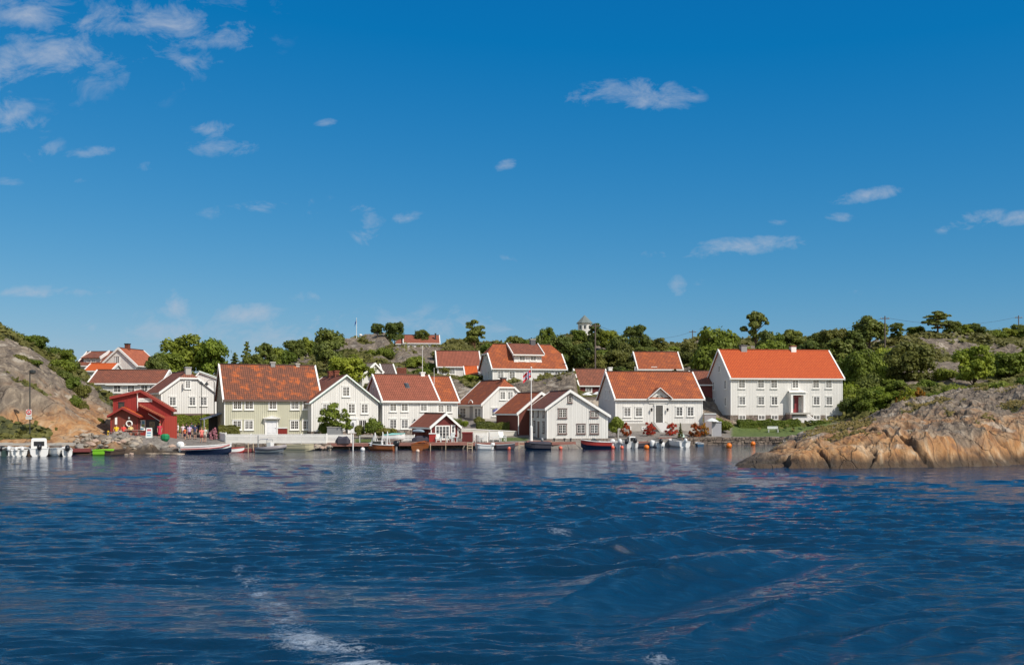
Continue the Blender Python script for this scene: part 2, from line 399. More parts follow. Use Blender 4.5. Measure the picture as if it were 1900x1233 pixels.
# ---------------------------------------------------------------- terrain table: per photo column, (distance, height)
def c_(*a): return [(d, Z(y, d)) if y > 50 else (d, y) for d, y in a]
T = {
 -500: [(96,-2),(104,-.6),(107,.8),(112,3),(120,12),(150,24),(200,29),(300,25)],
 0:   c_((96,-2),(104,-.8),(106.5,.9),(109,1.6),(111,2.0),(112.5,762),(116,706),(124,668),(140,630),(155,612),(175,616),(200,18),(300,16)),
 55:  c_((96,-2),(104,-.8),(106.5,.9),(109,1.6),(111,2.0),(113,778),(117,722),(126,688),(140,656),(158,640),(178,642),(210,16),(300,14)),
 100: c_((96,-2),(104,-.8),(106.5,.8),(109,1.5),(111,1.9),(114,788),(119,748),(129,712),(145,682),(160,668),(180,668),(210,13),(300,13)),
 150: c_((96,-2),(104,-.8),(106.5,.8),(110,1.5),(112.5,1.7),(116,794),(123,772),(133,738),(146,708),(160,700),(180,694),(210,11),(300,12)),
 200: c_((96,-2),(104.5,-.8),(106.5,.7),(110,1.4),(112.5,1.7),(120,1.7),(126,788),(133,768),(142,745),(152,740),(170,735),(180,700),(230,10),(300,12)),
 240: c_((96,-2),(104.5,-.8),(107,.5),(110,1.3),(112.5,1.7),(128,1.7),(136,1.9),(144,3.5),(150,5.2),(170,8),(180,9),(230,10),(300,12)),
 300: c_((96,-2),(104,-.9),(107.5,.2),(110.5,.7),(113.5,1.4),(130,1.6),(136,1.6),(139,2),(150,4.5),(165,720),(180,700),(230,11),(300,12)),
 345: c_((96,-2),(104,-.9),(108,.2),(111,.7),(114,.95),(130,1.2),(136,1.3),(140,2),(150,4.5),(165,720),(180,700),(230,11),(300,12)),
 400: c_((96,-2),(106,-.8),(109.5,.3),(111,.75),(113.5,.9),(135,1.3),(142,3),(160,730),(180,705),(230,11),(300,12)),
 470: c_((96,-2),(114,-1.4),(118.4,-1.2),(118.6,.7),(121,.8),(140,1.6),(150,3.5),(165,715),(185,690),(215,12),(260,13),(320,12)),
 540: c_((96,-2),(114,-1.4),(118.4,-1.2),(118.6,.7),(121,.8),(140,1.8),(150,3.5),(165,715),(180,694),(205,658),(230,646),(280,14)),
 600: c_((96,-2),(114,-1.4),(119,-1.2),(119.4,.6),(122,.8),(140,1.8),(150,3.5),(160,720),(172,700),(195,672),(220,645),(245,633),(300,16)),
 700: c_((96,-2),(116,-1.4),(120,-1.2),(120.5,.5),(124,.8),(140,1.9),(150,3.8),(160,715),(178,688),(205,655),(235,628),(265,624),(320,18)),
 800: c_((96,-2),(118,-1.4),(121,-1.2),(121.8,.5),(124,.8),(138,1.7),(150,4),(165,722),(180,702),(205,665),(230,642),(260,633),(320,18)),
 900: c_((96,-2),(118,-1.4),(121,-1.2),(121.8,.5),(126,.85),(136,1.5),(140,3.0),(150,3.6),(158,735),(170,713),(190,708),(215,662),(240,642),(300,17)),
 1000:c_((96,-2),(118,-1.4),(121,-1.2),(121.8,.5),(124,.85),(140,1.6),(146,775),(153,740),(163,706),(172,702),(190,700),(220,665),(250,640),(300,17)),
 1065:c_((96,-2),(118,-1.4),(121,-1.2),(121.8,.5),(124,.85),(140,1.8),(146,768),(153,730),(163,694),(185,690),(205,668),(235,628),(246,622),(300,17)),
 1100:c_((96,-2),(118,-1.4),(123,-1.2),(124.4,.5),(127,.85),(140,1.6),(148,760),(155,728),(164,700),(185,690),(205,668),(235,626),(246,618),(300,17)),
 1150:c_((96,-2),(120,-1.4),(126.5,-1.2),(127,.6),(129,.85),(137,1.4),(150,2.5),(165,715),(185,690),(205,665),(240,636),(300,17)),
 1250:c_((96,-2),(120,-1.4),(128.5,-1.2),(129,.8),(131,1),(138,1.5),(152,3),(170,700),(185,685),(210,660),(240,634),(300,17)),
 1300:c_((96,-2),(120,-1.6),(136.4,-1.2),(136.8,.8),(139,1),(143,1.6),(152,3),(165,715),(180,690),(200,660),(240,631),(300,18)),
 1400:c_((96,-2),(120,-1.6),(137.4,-1.2),(137.8,.85),(140,1),(146,1.4),(149,2.4),(158,2.8),(175,725),(190,690),(215,652),(240,634),(300,18)),
 1500:c_((96,-2),(110,-1.6),(137.4,-1.0),(137.8,.85),(140,1),(146,1.5),(149,2.5),(160,3),(175,720),(190,685),(215,648),(240,632),(300,18)),
 1600:c_((90,-2),(106,-1),(115,.5),(135,2),(150,3.5),(165,730),(180,700),(205,655),(230,630),(280,18)),
 1700:c_((90,-2),(104,.5),(115,2.2),(130,3.5),(150,722),(165,690),(180,655),(195,628),(215,622),(280,18)),
 1800:c_((90,-2),(104,1),(115,2.6),(130,3.7),(150,718),(170,680),(185,642),(200,628),(220,625),(280,19)),
 1900:c_((90,-2),(104,1),(115,2.8),(130,4),(150,708),(170,680),(185,652),(200,636),(220,632),(280,19)),
 2500:c_((90,-2),(104,1),(115,3),(130,4),(150,8),(170,12),(185,15),(200,17),(220,18),(280,19)),
}
keys = sorted(T)
Ds = np.concatenate([np.linspace(94, 104, 12, endpoint=False), np.linspace(104, 124, 90, endpoint=False), np.linspace(124, 170, 120, endpoint=False),
                     np.linspace(170, 270, 130, endpoint=False), np.array([270, 280, 300, 350, 420, 600, 1000, 1800, 3000.])])
pxs = np.concatenate([np.linspace(-560, -60, 100, endpoint=False), np.linspace(-60, 1960, 1000, endpoint=False), np.linspace(1960, 2560, 110)])
tab = np.array([np.interp(Ds, [d for d, z in T[k_]], [z for d, z in T[k_]]) for k_ in keys])   # (cols, D)
def cinterp(p):
    i = np.clip(np.searchsorted(keys, p)-1, 0, len(keys)-2)
    ks = np.array(keys, float); f = np.clip((p-ks[i])/(ks[i+1]-ks[i]), 0, 1); f = f*f*(3-2*f)*0.5+f*0.5
    return i, f
ii, ff = cinterp(pxs)
TZ = (tab[ii]*(1-ff)[:, None]+tab[ii+1]*ff[:, None]).T          # (D, px)
DD, PP = np.meshgrid(Ds, pxs, indexing='ij'); XX = (PP-950)/F*DD
# soften only behind the waterfront
sm = TZ.copy()
for _ in range(3):
    s2 = sm.copy(); s2[:, 1:-1] = (sm[:, :-2]+2*sm[:, 1:-1]+sm[:, 2:])/4; sm = s2.copy(); s2[1:-1] = (sm[:-2]+2*sm[1:-1]+sm[2:])/4; sm = s2
wsm = sstep(140, 150, DD); TZ = TZ*(1-wsm)+sm*wsm
grad = np.gradient(TZ, axis=0)/np.maximum(np.gradient(DD, axis=0), 1e-3)
# masks
left_rock = sstep(205, 150, PP-(DD-112)*1.2)*sstep(110.5, 113, DD)
hill = np.maximum(sstep(143, 156, DD), left_rock)
hill = np.maximum(hill, sstep(1560, 1620, PP)*sstep(100, 110, DD))
warp = fbm(XX/14, DD/14, 4, 5)*9
big = fbm((XX+warp)/17, DD/22, 5, 11, 0.5)-0.5
rid = fbm((XX*0.8+DD*0.3)/7, (DD+XX*0.2)/16, 4, 23, 0.5, True)-0.62
cent = sstep(450, 620, PP)*sstep(1700, 1400, PP)
nearcut = np.where(PP < 260, .10+.90*sstep(111, 122, DD), 1.0)
disp = nearcut*hill*(big*3.6+rid*1.9)*(0.55+0.45*sstep(150, 200, DD))
disp -= hill*2.6*sstep(.56, .7, fbm(XX/9+3, DD/30, 3, 77))*sstep(160, 200, DD)*0.5
disp += (fbm(XX/1.6, DD/1.6, 4, 40)-0.5)*(0.12+0.5*hill)*sstep(105, 108, DD)
rub = sstep(140, 180, PP)*sstep(345, 300, PP)*sstep(105.5, 107, DD)*sstep(113, 111.5, DD)
rubv = np.maximum(0, fbm(XX/0.9, DD/0.9, 2, 91)-0.45)
disp += rub*rubv*1.6
diag = XX*.75-DD*.55
disp += left_rock*((fbm(diag/2.2, (DD+TZ)/9, 5, 411, .55, True)-.6)*1.5+(fbm(XX/3, (DD+TZ*1.5)/4, 5, 421)-.5)*1.1)
TZf = TZ+disp
lm2 = sstep(1066, 1074, PP)*sstep(1146, 1136, PP)*sstep(146, 150, DD)*sstep(170, 167, DD)
TZf = TZf*(1-lm2)+np.minimum(TZf, Z(np.interp(DD, [146, 164, 170], [745, 733, 720]), DD))*lm2
lowm = sstep(712, 732, PP)*sstep(840, 820, PP)*sstep(196, 212, DD)*sstep(275, 262, DD)
TZf = TZf*(1-lowm)+np.minimum(TZf, Z(643.5, DD)+0*PP)*lowm
vegn = fbm(XX/11, DD/13, 5, 61)
veg = sstep(.48, .58, vegn + 0.05*sstep(1500, 1700, PP)*sstep(135, 150, DD) + 0.04*sstep(900, 1100, PP) - 0.30*np.clip(np.abs(grad)-0.55, 0, 1))
veg *= hill
veg = np.where((PP > 560) & (PP < 780) & (DD > 180), veg*sstep(.47, .56, vegn), veg)
veg *= 1-.97*sstep(146, 134, DD)*sstep(215, 190, PP)*sstep(.60, .53, fbm(XX/4, DD/5, 4, 909))
veg *= 1-.85*sstep(1660, 1690, PP)*sstep(178, 186, DD)*sstep(.66, .50, fbm(XX/8, DD/8, 4, 333))
veg *= 1-.7*sstep(1085, 1060, PP)*sstep(990, 1010, PP)*sstep(142, 146, DD)*sstep(172, 168, DD)
veg *= 1-.8*sstep(722, 735, PP)*sstep(830, 818, PP)*sstep(200, 212, DD)
strip = sstep(108.2, 109, DD)*sstep(112.3, 111.6, DD)*sstep(98, 90, PP)
veg = np.maximum(veg, strip)
lawn = sstep(139.0, 139.6, DD)*sstep(150, 148, DD)*sstep(1352, 1362, PP)*sstep(1560, 1530, PP)
lawn = np.maximum(lawn, sstep(124.2, 124.8, DD)*sstep(131, 129, DD)*sstep(925, 932, PP)*sstep(985, 975, PP))
lawn = np.maximum(lawn, sstep(121, 121.5, DD)*sstep(127, 126, DD)*sstep(655, 662, PP)*sstep(700, 690, PP))
paved = sstep(107.6, 109.0, DD)*sstep(150, 144, DD)*sstep(190, 215, PP-(DD-113)*1.5)*sstep(1580, 1500, PP)
tanm = np.where(PP < 260, sstep(150, 128, DD), 0.25)*sstep(.38, .60, fbm(XX/7, DD/7+TZ/5, 4, 71)+0.12*(PP < 120))
tanm = np.where(PP > 1560, 0.5, tanm)
ground = grid_mesh('ground', XX, DD, TZf, M_ground, dict(veg=veg, lawn=lawn, paved=paved, tan=tanm, crev=0*veg)); tag(ground, kind='structure')
def gz(x, d):
    """ground height under a world point"""
    p = 950+x/d*F
    i = int(np.clip(np.searchsorted(Ds, d)-1, 0, len(Ds)-2)); j = int(np.clip(np.searchsorted(pxs, p)-1, 0, len(pxs)-2))
    a = (d-Ds[i])/(Ds[i+1]-Ds[i]); b = (p-pxs[j])/(pxs[j+1]-pxs[j]); a = min(max(a, 0), 1); b = min(max(b, 0), 1)
    return float((TZf[i, j]*(1-a)+TZf[i+1, j]*a)*(1-b)+(TZf[i, j+1]*(1-a)+TZf[i+1, j+1]*a)*b)

# heath and low shrubs scattered over the vegetated ground
def leaf_quads(C, nrm, size, rng, stretch=1.3):
    """quads centred at C (n,3), facing nrm (n,3) with jitter"""
    n = len(C); nr = nrm+rng.normal(0, 0.45, (n, 3)); nr /= np.linalg.norm(nr, axis=1, keepdims=True)
    a = np.cross(nr, rng.normal(0, 1, (n, 3))); a /= np.linalg.norm(a, axis=1, keepdims=True); b = np.cross(nr, a)
    s = (size*rng.uniform(0.55, 1.25, n))[:, None]
    a = a*s*stretch; b = b*s
    return np.stack([C-a, C-b, C+a, C+b], 1)          # diamonds read as leaves
def foliage_mat(name, c1, c2, c3=None, spread=0.5, trans=0.40):
    m, t, b = new_mat(name); v, g = geo_pos(t)
    n = noise(t, v, spread, 4, 0.6); n2 = noise(t, v, 6.0, 2, 0.5)
    oi = N(t, 'ShaderNodeObjectInfo')
    f = math_(t, 'ADD', math_(t, 'MULTIPLY', n, 0.65), math_(t, 'MULTIPLY', n2, 0.35))
    c = ramp(t, f, [(0.36, c1), (0.62, c2)] + ([(0.78, c3)] if c3 else []))
    hs = N(t, 'ShaderNodeHueSaturation'); t.links.new(c, hs.inputs['Color'])
    t.links.new(math_(t, 'MULTIPLY_ADD', oi.outputs['Random'], 0.65, 1.2), hs.inputs['Value'])
    t.links.new(math_(t, 'MULTIPLY_ADD', oi.outputs['Random'], -0.03, 0.513), hs.inputs['Hue'])
    t.links.new(hs.outputs[0], b.inputs['Base Color']); b.inputs['Roughness'].default_value = 0.55
    b.inputs['Specular IOR Level'].default_value = 0.25
    tr = N(t, 'ShaderNodeBsdfTranslucent'); t.links.new(hs.outputs[0], tr.inputs[0])
    ms = N(t, 'ShaderNodeMixShader'); ms.inputs[0].default_value = trans
    t.links.new(b.outputs[0], ms.inputs[1]); t.links.new(tr.outputs[0], ms.inputs[2])
    t.links.new(ms.outputs[0], t.nodes['Material Output'].inputs[0])
    return m
F_green = foliage_mat('leaf_green', (0.075, 0.10, 0.014), (0.18, 0.22, 0.03), (0.28, 0.28, 0.05))
F_dark = foliage_mat('leaf_dark', (0.06, 0.08, 0.018), (0.145, 0.17, 0.035), (0.22, 0.22, 0.055))
F_olive = foliage_mat('leaf_olive', (0.085, 0.09, 0.02), (0.17, 0.17, 0.04), (0.25, 0.215, 0.06))
F_bright = foliage_mat('leaf_bright', (0.09, 0.13, 0.014), (0.22, 0.26, 0.03), (0.33, 0.32, 0.05))
F_heath = foliage_mat('heath', (0.09, 0.085, 0.025), (0.175, 0.16, 0.045), (0.25, 0.18, 0.08), 0.25)
rng = np.random.default_rng(3)
def scatter(mask, n, lo, hi, size, seed, plo=-60, phi=1960):
    rg = np.random.default_rng(seed); w = np.where((DD > lo) & (DD < hi) & (PP > plo) & (PP < phi), mask, 0)
    cell = np.gradient(XX, axis=1)*np.gradient(DD, axis=0); w = np.clip(w*cell, 0, None).ravel(); w /= w.sum()
    idx = rg.choice(len(w), n, p=w); r_, c2 = idx//XX.shape[1], idx % XX.shape[1]
    dx = np.gradient(XX, axis=1).ravel()[idx]; dy = np.gradient(DD, axis=0).ravel()[idx]
    x = XX.ravel()[idx]+rg.uniform(-.5, .5, n)*dx; y = DD.ravel()[idx]+rg.uniform(-.5, .5, n)*dy
    z = TZf.ravel()[idx]
    return x, y, z, rg
x, y, z, rg = scatter(veg**2, 130000, 108, 262, .3, 9)
hum = 1.5*np.clip(fbm(x/2.6, y/2.6, 3, 31)-0.38, 0, 1)*(1+0.9*(y > 140))
z2 = z+hum*rg.uniform(0.2, 1.0, len(x))-0.05
C = np.stack([x, y, z2], 1); nrm = np.tile([0.1, -0.45, 0.9], (len(x), 1))
heath = quads_mesh('heath_shrubs', leaf_quads(C, nrm, 0.20+0.0009*y, rg), F_heath); tag(heath, kind='stuff')
# ---------------------------------------------------------------- headland in front on the right
# ---- columns: (px, [(distance, photo row or height)])
HT = {
 1340: [(78,-1.5),(84,-.9),(92,-.8),(110,-1.2),(130,-1.5)],
 1366: c_((79,-1.2),(81,-.05),(82.5,.15),(88,.1),(96,-.6),(110,-1.2),(130,-1.5)),
 1385: c_((79.5,-1),(81,.0),(82,856),(84,849),(88,848),(95,-.1),(110,-1),(130,-1.5)),
 1420: c_((79,-1),(80.8,.0),(81.6,853),(83,846),(88,838),(95,834),(105,-.2),(130,-1.2)),
 1460: c_((79,-1),(80.8,.0),(81.4,855),(82.6,842),(86,835),(92,828),(100,820),(110,822),(125,818),(134,.6)),
 1500: c_((79,-1),(80.8,.0),(81.4,852),(82.4,838),(85,828),(90,822),(98,812),(108,804),(118,801),(128,1.3),(134,.9)),
 1550: c_((79,-1),(80.8,.0),(81.3,850),(82.2,832),(85,816),(92,808),(100,796),(110,788),(118,786),(128,2),(136,1.6)),
 1610: c_((79,-1),(80.8,.0),(81.3,850),(82,835),(83.4,815),(86,800),(90,793),(97,790),(106,776),(114,768),(124,3),(136,2.4)),
 1660: c_((79,-1),(81,.0),(81.5,848),(82.2,828),(84,806),(87,798),(94,786),(102,762),(110,743),(116,740),(126,4.4),(136,3)),
 1710: c_((79,-1),(81.5,.0),(82.2,846),(83,822),(85,801),(88,794),(94,780),(100,757),(107,738),(114,730),(124,5),(136,3.4)),
 1760: c_((80,-1),(82.5,.0),(83,840),(84,812),(86,792),(90,776),(96,752),(102,735),(109,722),(118,721),(128,5.4),(136,4)),
 1820: c_((80,-1),(84,.0),(84.6,838),(85.6,806),(88,782),(92,762),(97,742),(103,727),(110,717),(118,716),(128,5.6),(136,4.4)),
 1880: c_((82,-1),(85.6,.0),(86.2,836),(87,802),(89,780),(93,756),(98,735),(104,722),(112,712),(120,711),(130,6),(136,5)),
 1920: c_((82,-1),(86,.0),(86.5,834),(87.5,800),(89.5,770),(93,745),(98,725),(104,708),(112,700),(120,700),(130,6.4),(136,5)),
 2300: c_((84,-1),(90,.0),(91,1),(93,3),(97,5),(104,7),(112,8.5),(120,9),(130,7),(136,5)),
}
hk = sorted(HT)
hD = np.concatenate([np.linspace(78, 92, 190, endpoint=False), np.linspace(92, 118, 190, endpoint=False), np.linspace(118, 136, 30)])
hp = np.concatenate([np.linspace(1340, 1930, 900, endpoint=False), np.linspace(1930, 2300, 90)])
ht = np.array([np.interp(hD, [d for d, z in HT[k_]], [z for d, z in HT[k_]]) for k_ in hk])
ks = np.array(hk, float); i_ = np.clip(np.searchsorted(hk, hp)-1, 0, len(hk)-2); f_ = (hp-ks[i_])/(ks[i_+1]-ks[i_])
HZ = (ht[i_]*(1-f_)[:, None]+ht[i_+1]*f_[:, None]).T
for _ in range(3):
    s2 = HZ.copy(); s2[:, 1:-1] = (HZ[:, :-2]+2*HZ[:, 1:-1]+HZ[:, 2:])/4; HZ = s2.copy(); HZ[1:-1] = (s2[:-2]+2*s2[1:-1]+s2[2:])/4
hDD, hPP = np.meshgrid(hD, hp, indexing='ij'); hX = (hPP-950)/F*hDD
q = fbm(hX/6, hDD/6, 3, 15)*4
amp = sstep(-.3, .8, HZ)
# rounded boulders: cellular bumps
def cells(x, y, seed):
    x0 = np.floor(x); y0 = np.floor(y); d1 = np.full(x.shape, 9.); d2 = np.full(x.shape, 9.); idv = np.zeros(x.shape)
    for i in (-1, 0, 1):
        for j in (-1, 0, 1):
            a = x0+i; b = y0+j; cx = a+.15+.7*_h(a, b, seed); cy = b+.15+.7*_h(a, b, seed+5)
            d = np.hypot(x-cx, y-cy); n = d < d1
            d2 = np.where(n, d1, np.minimum(d2, d)); idv = np.where(n, _h(a, b, seed+9), idv); d1 = np.where(n, d, d1)
    return d1, d2, idv
wx = hX+q*0.8+(fbm(hX/2.2, hDD/2.2, 4, 18)-.5)*1.6
d1, d2, idv = cells(wx/4.6+hDD*0.10, hDD/5.5-wx*0.05, 4)
crack = sstep(.0, .10, d2-d1)
low = sstep(4.2, 1.6, HZ)
dz = (crack-1)*0.42*(0.35+0.65*low)+(0.5-d1)*0.95*low+(idv-.5)*0.75*low*crack
u1, u2, idu = cells((wx*.9+hDD*.5)/2.6, (hDD*.9-wx*.35)/4.2, 44)
dz += ((sstep(0, .16, u2-u1)-1)*.14+(idu-.5)*.30)*(1-.5*low)
dz += (fbm(hX/3.0, hDD/3.8, 6, 88, 0.58)-.5)*1.15
dz += (fbm((hX-hDD*.6)/1.3, (hDD+hX*.5)/4.2, 4, 99, 0.5, True)-.6)*0.75*(.35+.65*sstep(1560, 1680, hPP))
HZf = HZ+(dz-.32-.25*sstep(3.5, 5.5, HZ))*amp
hveg = sstep(.65, .69, fbm(hX/3.2, hDD/4.2, 4, 121)+.05*sstep(95, 110, hDD))*sstep(1.6, 3, HZ)*0.85
hveg = np.maximum(hveg, sstep(116, 124, hDD)*sstep(.4, .5, fbm(hX/5, hDD/5, 3, 5)))
htan = sstep(.30, .5, fbm(hX/9, hDD/9+HZ/3, 4, 131))*sstep(1380, 1480, hPP)*sstep(112, 90, hDD)
headland = grid_mesh('rock_headland', hX, hDD, HZf, M_head, dict(veg=hveg, tan=np.clip(htan*1.25+.12*(hDD < 100), 0, 1), crev=np.clip((1-crack)*.9+(1-sstep(0, .10, u2-u1))*.45, 0, 1)*(1-hveg))); tag(headland, kind='structure')
def hz(x, d):
    p = 950+x/d*F
    if not (hD[0] < d < hD[-1] and hp[0] < p < hp[-1]): return -9
    i = int(np.clip(np.searchsorted(hD, d)-1, 0, len(hD)-2)); j = int(np.clip(np.searchsorted(hp, p)-1, 0, len(hp)-2))
    return float(HZf[i, j])
rg = np.random.default_rng(12)
w = (np.clip(hveg, 0, 1)*(hPP < 1960)*(hDD > 84)*np.gradient(hX, axis=1)*np.gradient(hDD, axis=0)).ravel(); w /= w.sum()
idx = rg.choice(len(w), 30000, p=w)
C = np.stack([hX.ravel()[idx]+rg.normal(0, .05, 30000), hDD.ravel()[idx]+rg.normal(0, .05, 30000), HZf.ravel()[idx]+rg.uniform(0, .22, 30000)], 1)
F_dry = foliage_mat('dry_grass', (0.10, 0.085, 0.025), (0.20, 0.16, 0.05), (0.30, 0.17, 0.05), 0.6)
dg = quads_mesh('rock_grass', leaf_quads(C, np.tile([0, -.6, .7], (30000, 1)), 0.09, rg, 1.6), F_dry); tag(dg, kind='stuff')

# ---------------------------------------------------------------- water
m, t, b = new_mat('sea_water'); M_water = m
v, g = geo_pos(t)
vw, _ = geo_pos(t, (0.55, 1.0, 1.0), (0, 0, R(10)))
nA = noise(t, vw, 2.1, 6, 0.66, 0.6); nB = noise(t, vw, 9.0, 3, 0.6)
ca = N(t, 'ShaderNodeAttribute', attribute_name='calm')
h = math_(t, 'ADD', math_(t, 'MULTIPLY', nA, 1.0), math_(t, 'MULTIPLY', nB, 0.38))
bmp = bump(t, b, h, 1.0, 0.075)
t.links.new(math_(t, 'MULTIPLY_ADD', ca.outputs['Fac'], -0.62, 1.0), bmp.inputs['Strength'])
fo = N(t, 'ShaderNodeAttribute', attribute_name='foam')
fn = noise(t, geo_pos(t, (0.7, 1.3, 1.0), (0, 0, R(-12)))[0], 1.9, 9, 0.72, 1.2)
lace = math_(t, 'SUBTRACT', 1.0, math_(t, 'MULTIPLY', math_(t, 'ABSOLUTE', math_(t, 'SUBTRACT', fn, 0.5)), 7.5))
fine = noise(t, geo_pos(t, (1, 1.6, 1))[0], 14, 5, 0.7)
fm = math_(t, 'ADD', math_(t, 'MULTIPLY', fo.outputs['Fac'], 0.80), math_(t, 'MULTIPLY', lace, 0.50))
fm = math_(t, 'ADD', fm, math_(t, 'MULTIPLY_ADD', fine, 0.9, -1.28))
fm = math_(t, 'MULTIPLY', math_(t, 'MULTIPLY', fm, 1.9, clamp=True), math_(t, 'MULTIPLY', fo.outputs['Fac'], 3.0, clamp=True))
fm = math_(t, 'MULTIPLY', fm, 0.58)
t.links.new(mix(t, fm, (0.0002, 0.025, 0.062), (0.52, 0.60, 0.70)), b.inputs['Base Color'])
t.links.new(math_(t, 'ADD', math_(t, 'MULTIPLY', fm, 0.5), math_(t, 'MULTIPLY_ADD', ca.outputs['Fac'], -0.03, 0.07)), b.inputs['Roughness'])
b.inputs['IOR'].default_value = 1.333; b.inputs['Specular IOR Level'].default_value = 0.6
rows_y = np.concatenate([np.linspace(1420, 1233, 60, endpoint=False), np.linspace(1233, 830, 560, endpoint=False), np.linspace(830, 800, 30, endpoint=False)])
wD = np.concatenate([CH*F/(rows_y-HY), np.array([225, 300, 600, 3000, 9000.])])
wpx = np.concatenate([np.linspace(-2500, -200, 60, endpoint=False), np.linspace(-200, 2100, 1250, endpoint=False), np.linspace(2100, 4400, 60)])
wDD, wPP = np.meshgrid(wD, wpx, indexing='ij'); wX = (wPP-950)/F*wDD; wY = wDD
dD = np.abs(np.gradient(wDD, axis=0)); rgw = np.random.default_rng(21)
Hh = np.zeros_like(wX)
calm = sstep(76, 110, wDD+ (fbm(wX/25, wDD/14, 3, 3)-.5)*34 - sstep(1300, 1500, wPP)*(-14) - 6*sstep(300, 0, wPP))
calm_geo = 1-0.93*calm
# ragged patches of stronger and weaker ripple
patch = (0.4+1.3*sstep(.35, .65, fbm(wX/9, wDD/6, 4, 55)))*(1-.35*sstep(650, 350, wPP)*sstep(25, 40, wDD))
for i in range(66):
    lam = 0.32*(13.0/0.32)**(i/65.0); ang = rgw.normal(R(86), R(15 if lam < 2 else 26)); kx, ky = math.cos(ang)*2*math.pi/lam, math.sin(ang)*2*math.pi/lam
    a_ = 0.0040*lam**0.92*rgw.uniform(.6, 1.3)*(1.2 if lam < .5 else 2.5 if lam < 1.4 else 1.2 if lam < 2.4 else (0.4 if lam < 5 else .22))
    ph = rgw.uniform(0, 6.28); wfade = sstep(1.8, 3.2, lam/np.maximum(dD, 1e-3))
    wob = 0.9*fbm(wX/(lam*4.5), wDD/(lam*4.5), 2, 300+i)*6.28
    th_ = kx*wX+ky*wY+ph+wob; s_ = np.sin(th_+.62*np.sin(th_))
    Hh += a_*wfade*s_*patch
Hh *= calm_geo*0.92
def poly_dist(pts):
    best = np.full(wX.shape, 1e9); tt = np.zeros(wX.shape); sg = np.zeros(wX.shape); L = 0
    segs = []
    for (a, b_) in zip(pts[:-1], pts[1:]): l = math.hypot(b_[0]-a[0], b_[1]-a[1]); segs.append((a, b_, L, l)); L += l
    for a, b_, l0, l in segs:
        ex, ey = (b_[0]-a[0])/l, (b_[1]-a[1])/l
        s_ = np.clip((wX-a[0])*ex+(wY-a[1])*ey, 0, l); px_ = a[0]+ex*s_; py_ = a[1]+ey*s_
        d = np.hypot(wX-px_, wY-py_); n = d < best
        best = np.where(n, d, best); tt = np.where(n, (l0+s_)/L, tt); sg = np.where(n, np.sign((wY-a[1])*ex-(wX-a[0])*ey), sg)
    return best, tt, sg
def wpts(*pp): return [((px-950)/F*water_D(py), water_D(py)) for px, py in pp]
WAKE = [([(760,1200),(900,1165),(1020,1130),(1110,1092),(1200,1068),(1330,1045),(1480,1020)], .34, .62),
        ([(840,1095),(960,1062),(1072,1028),(1200,1008),(1360,985)], .28, .6),
        ([(900,1018),(1035,986),(1160,970),(1300,955)], .27, .55),
        ([(930,975),(1010,955),(1120,944),(1260,928)], .22, .5),
        ([(960,938),(1080,925),(1240,912)], .16, .5),
        ([(1080,1250),(1210,1222),(1350,1160),(1540,1105),(1700,1080)], .24, .5),
        ([(1250,1250),(1420,1190),(1640,1150),(1850,1130)], .13, .5)]
for pts, hh, pk in WAKE:
    d, tt, sg = poly_dist(wpts(*pts)); far = sg > 0
    env = np.exp(-((tt-pk)/.34)**2)*sstep(0, .1, tt)*sstep(1, .85, tt)
    wid = np.where(far, 1.5, 0.78)
    Hh += 1.0*hh*env*np.exp(-(d/wid)**1.5)-hh*.8*env*np.exp(-((d-1.9)/1.1)**2)*(~far)
    Hh += .05*env*np.cos(d*6.2+tt*6)*np.exp(-d/4.5)*(~far)
foam = np.zeros_like(wX)
d, tt, sg = poly_dist(wpts((395,1000),(440,1045),(478,1095),(500,1130),(565,1180),(640,1222),(700,1260)))
wd_ = 0.12+0.95*np.clip(tt, 0, 1)**1.1
foam = np.maximum(foam, np.exp(-(d/wd_)**2)*sstep(.0, .6, tt)*(.66+.42*sstep(.40, .62, fbm(wX*1.1, wY*.9, 4, 611))))
for (px, py, r, a_) in ((1038, 990, .42, .75), (1222, 1228, .28, .8), (1110, 1088, .25, .42), (1078, 1029, .3, .35)):
    D_ = water_D(py); foam = np.maximum(foam, a_*np.exp(-(((wX-(px-950)/F*D_)/(r*1.6))**2+((wY-D_)/(r*2))**2)))
spk = sstep(.62, .78, fbm(wX*1.6, wY*1.6, 4, 201))
foam = np.maximum(foam, .52*spk*sstep(330, 60, wPP)*sstep(1090, 1140, HY+CH*F/wDD)*sstep(.45, .6, fbm(wX/3, wY/3, 3, 7)))
foam = np.maximum(foam, .50*spk*np.exp(-((wPP-830)/200)**2)*sstep(1100, 1180, HY+CH*F/wDD))
Hh = np.where(wDD > 210, 0, Hh)
Hh += foam*.02*fbm(wX*4, wY*4, 3, 5)
water = grid_mesh('water', wX, wY, Hh, M_water, dict(foam=foam, calm=calm)); tag(water, kind='structure')
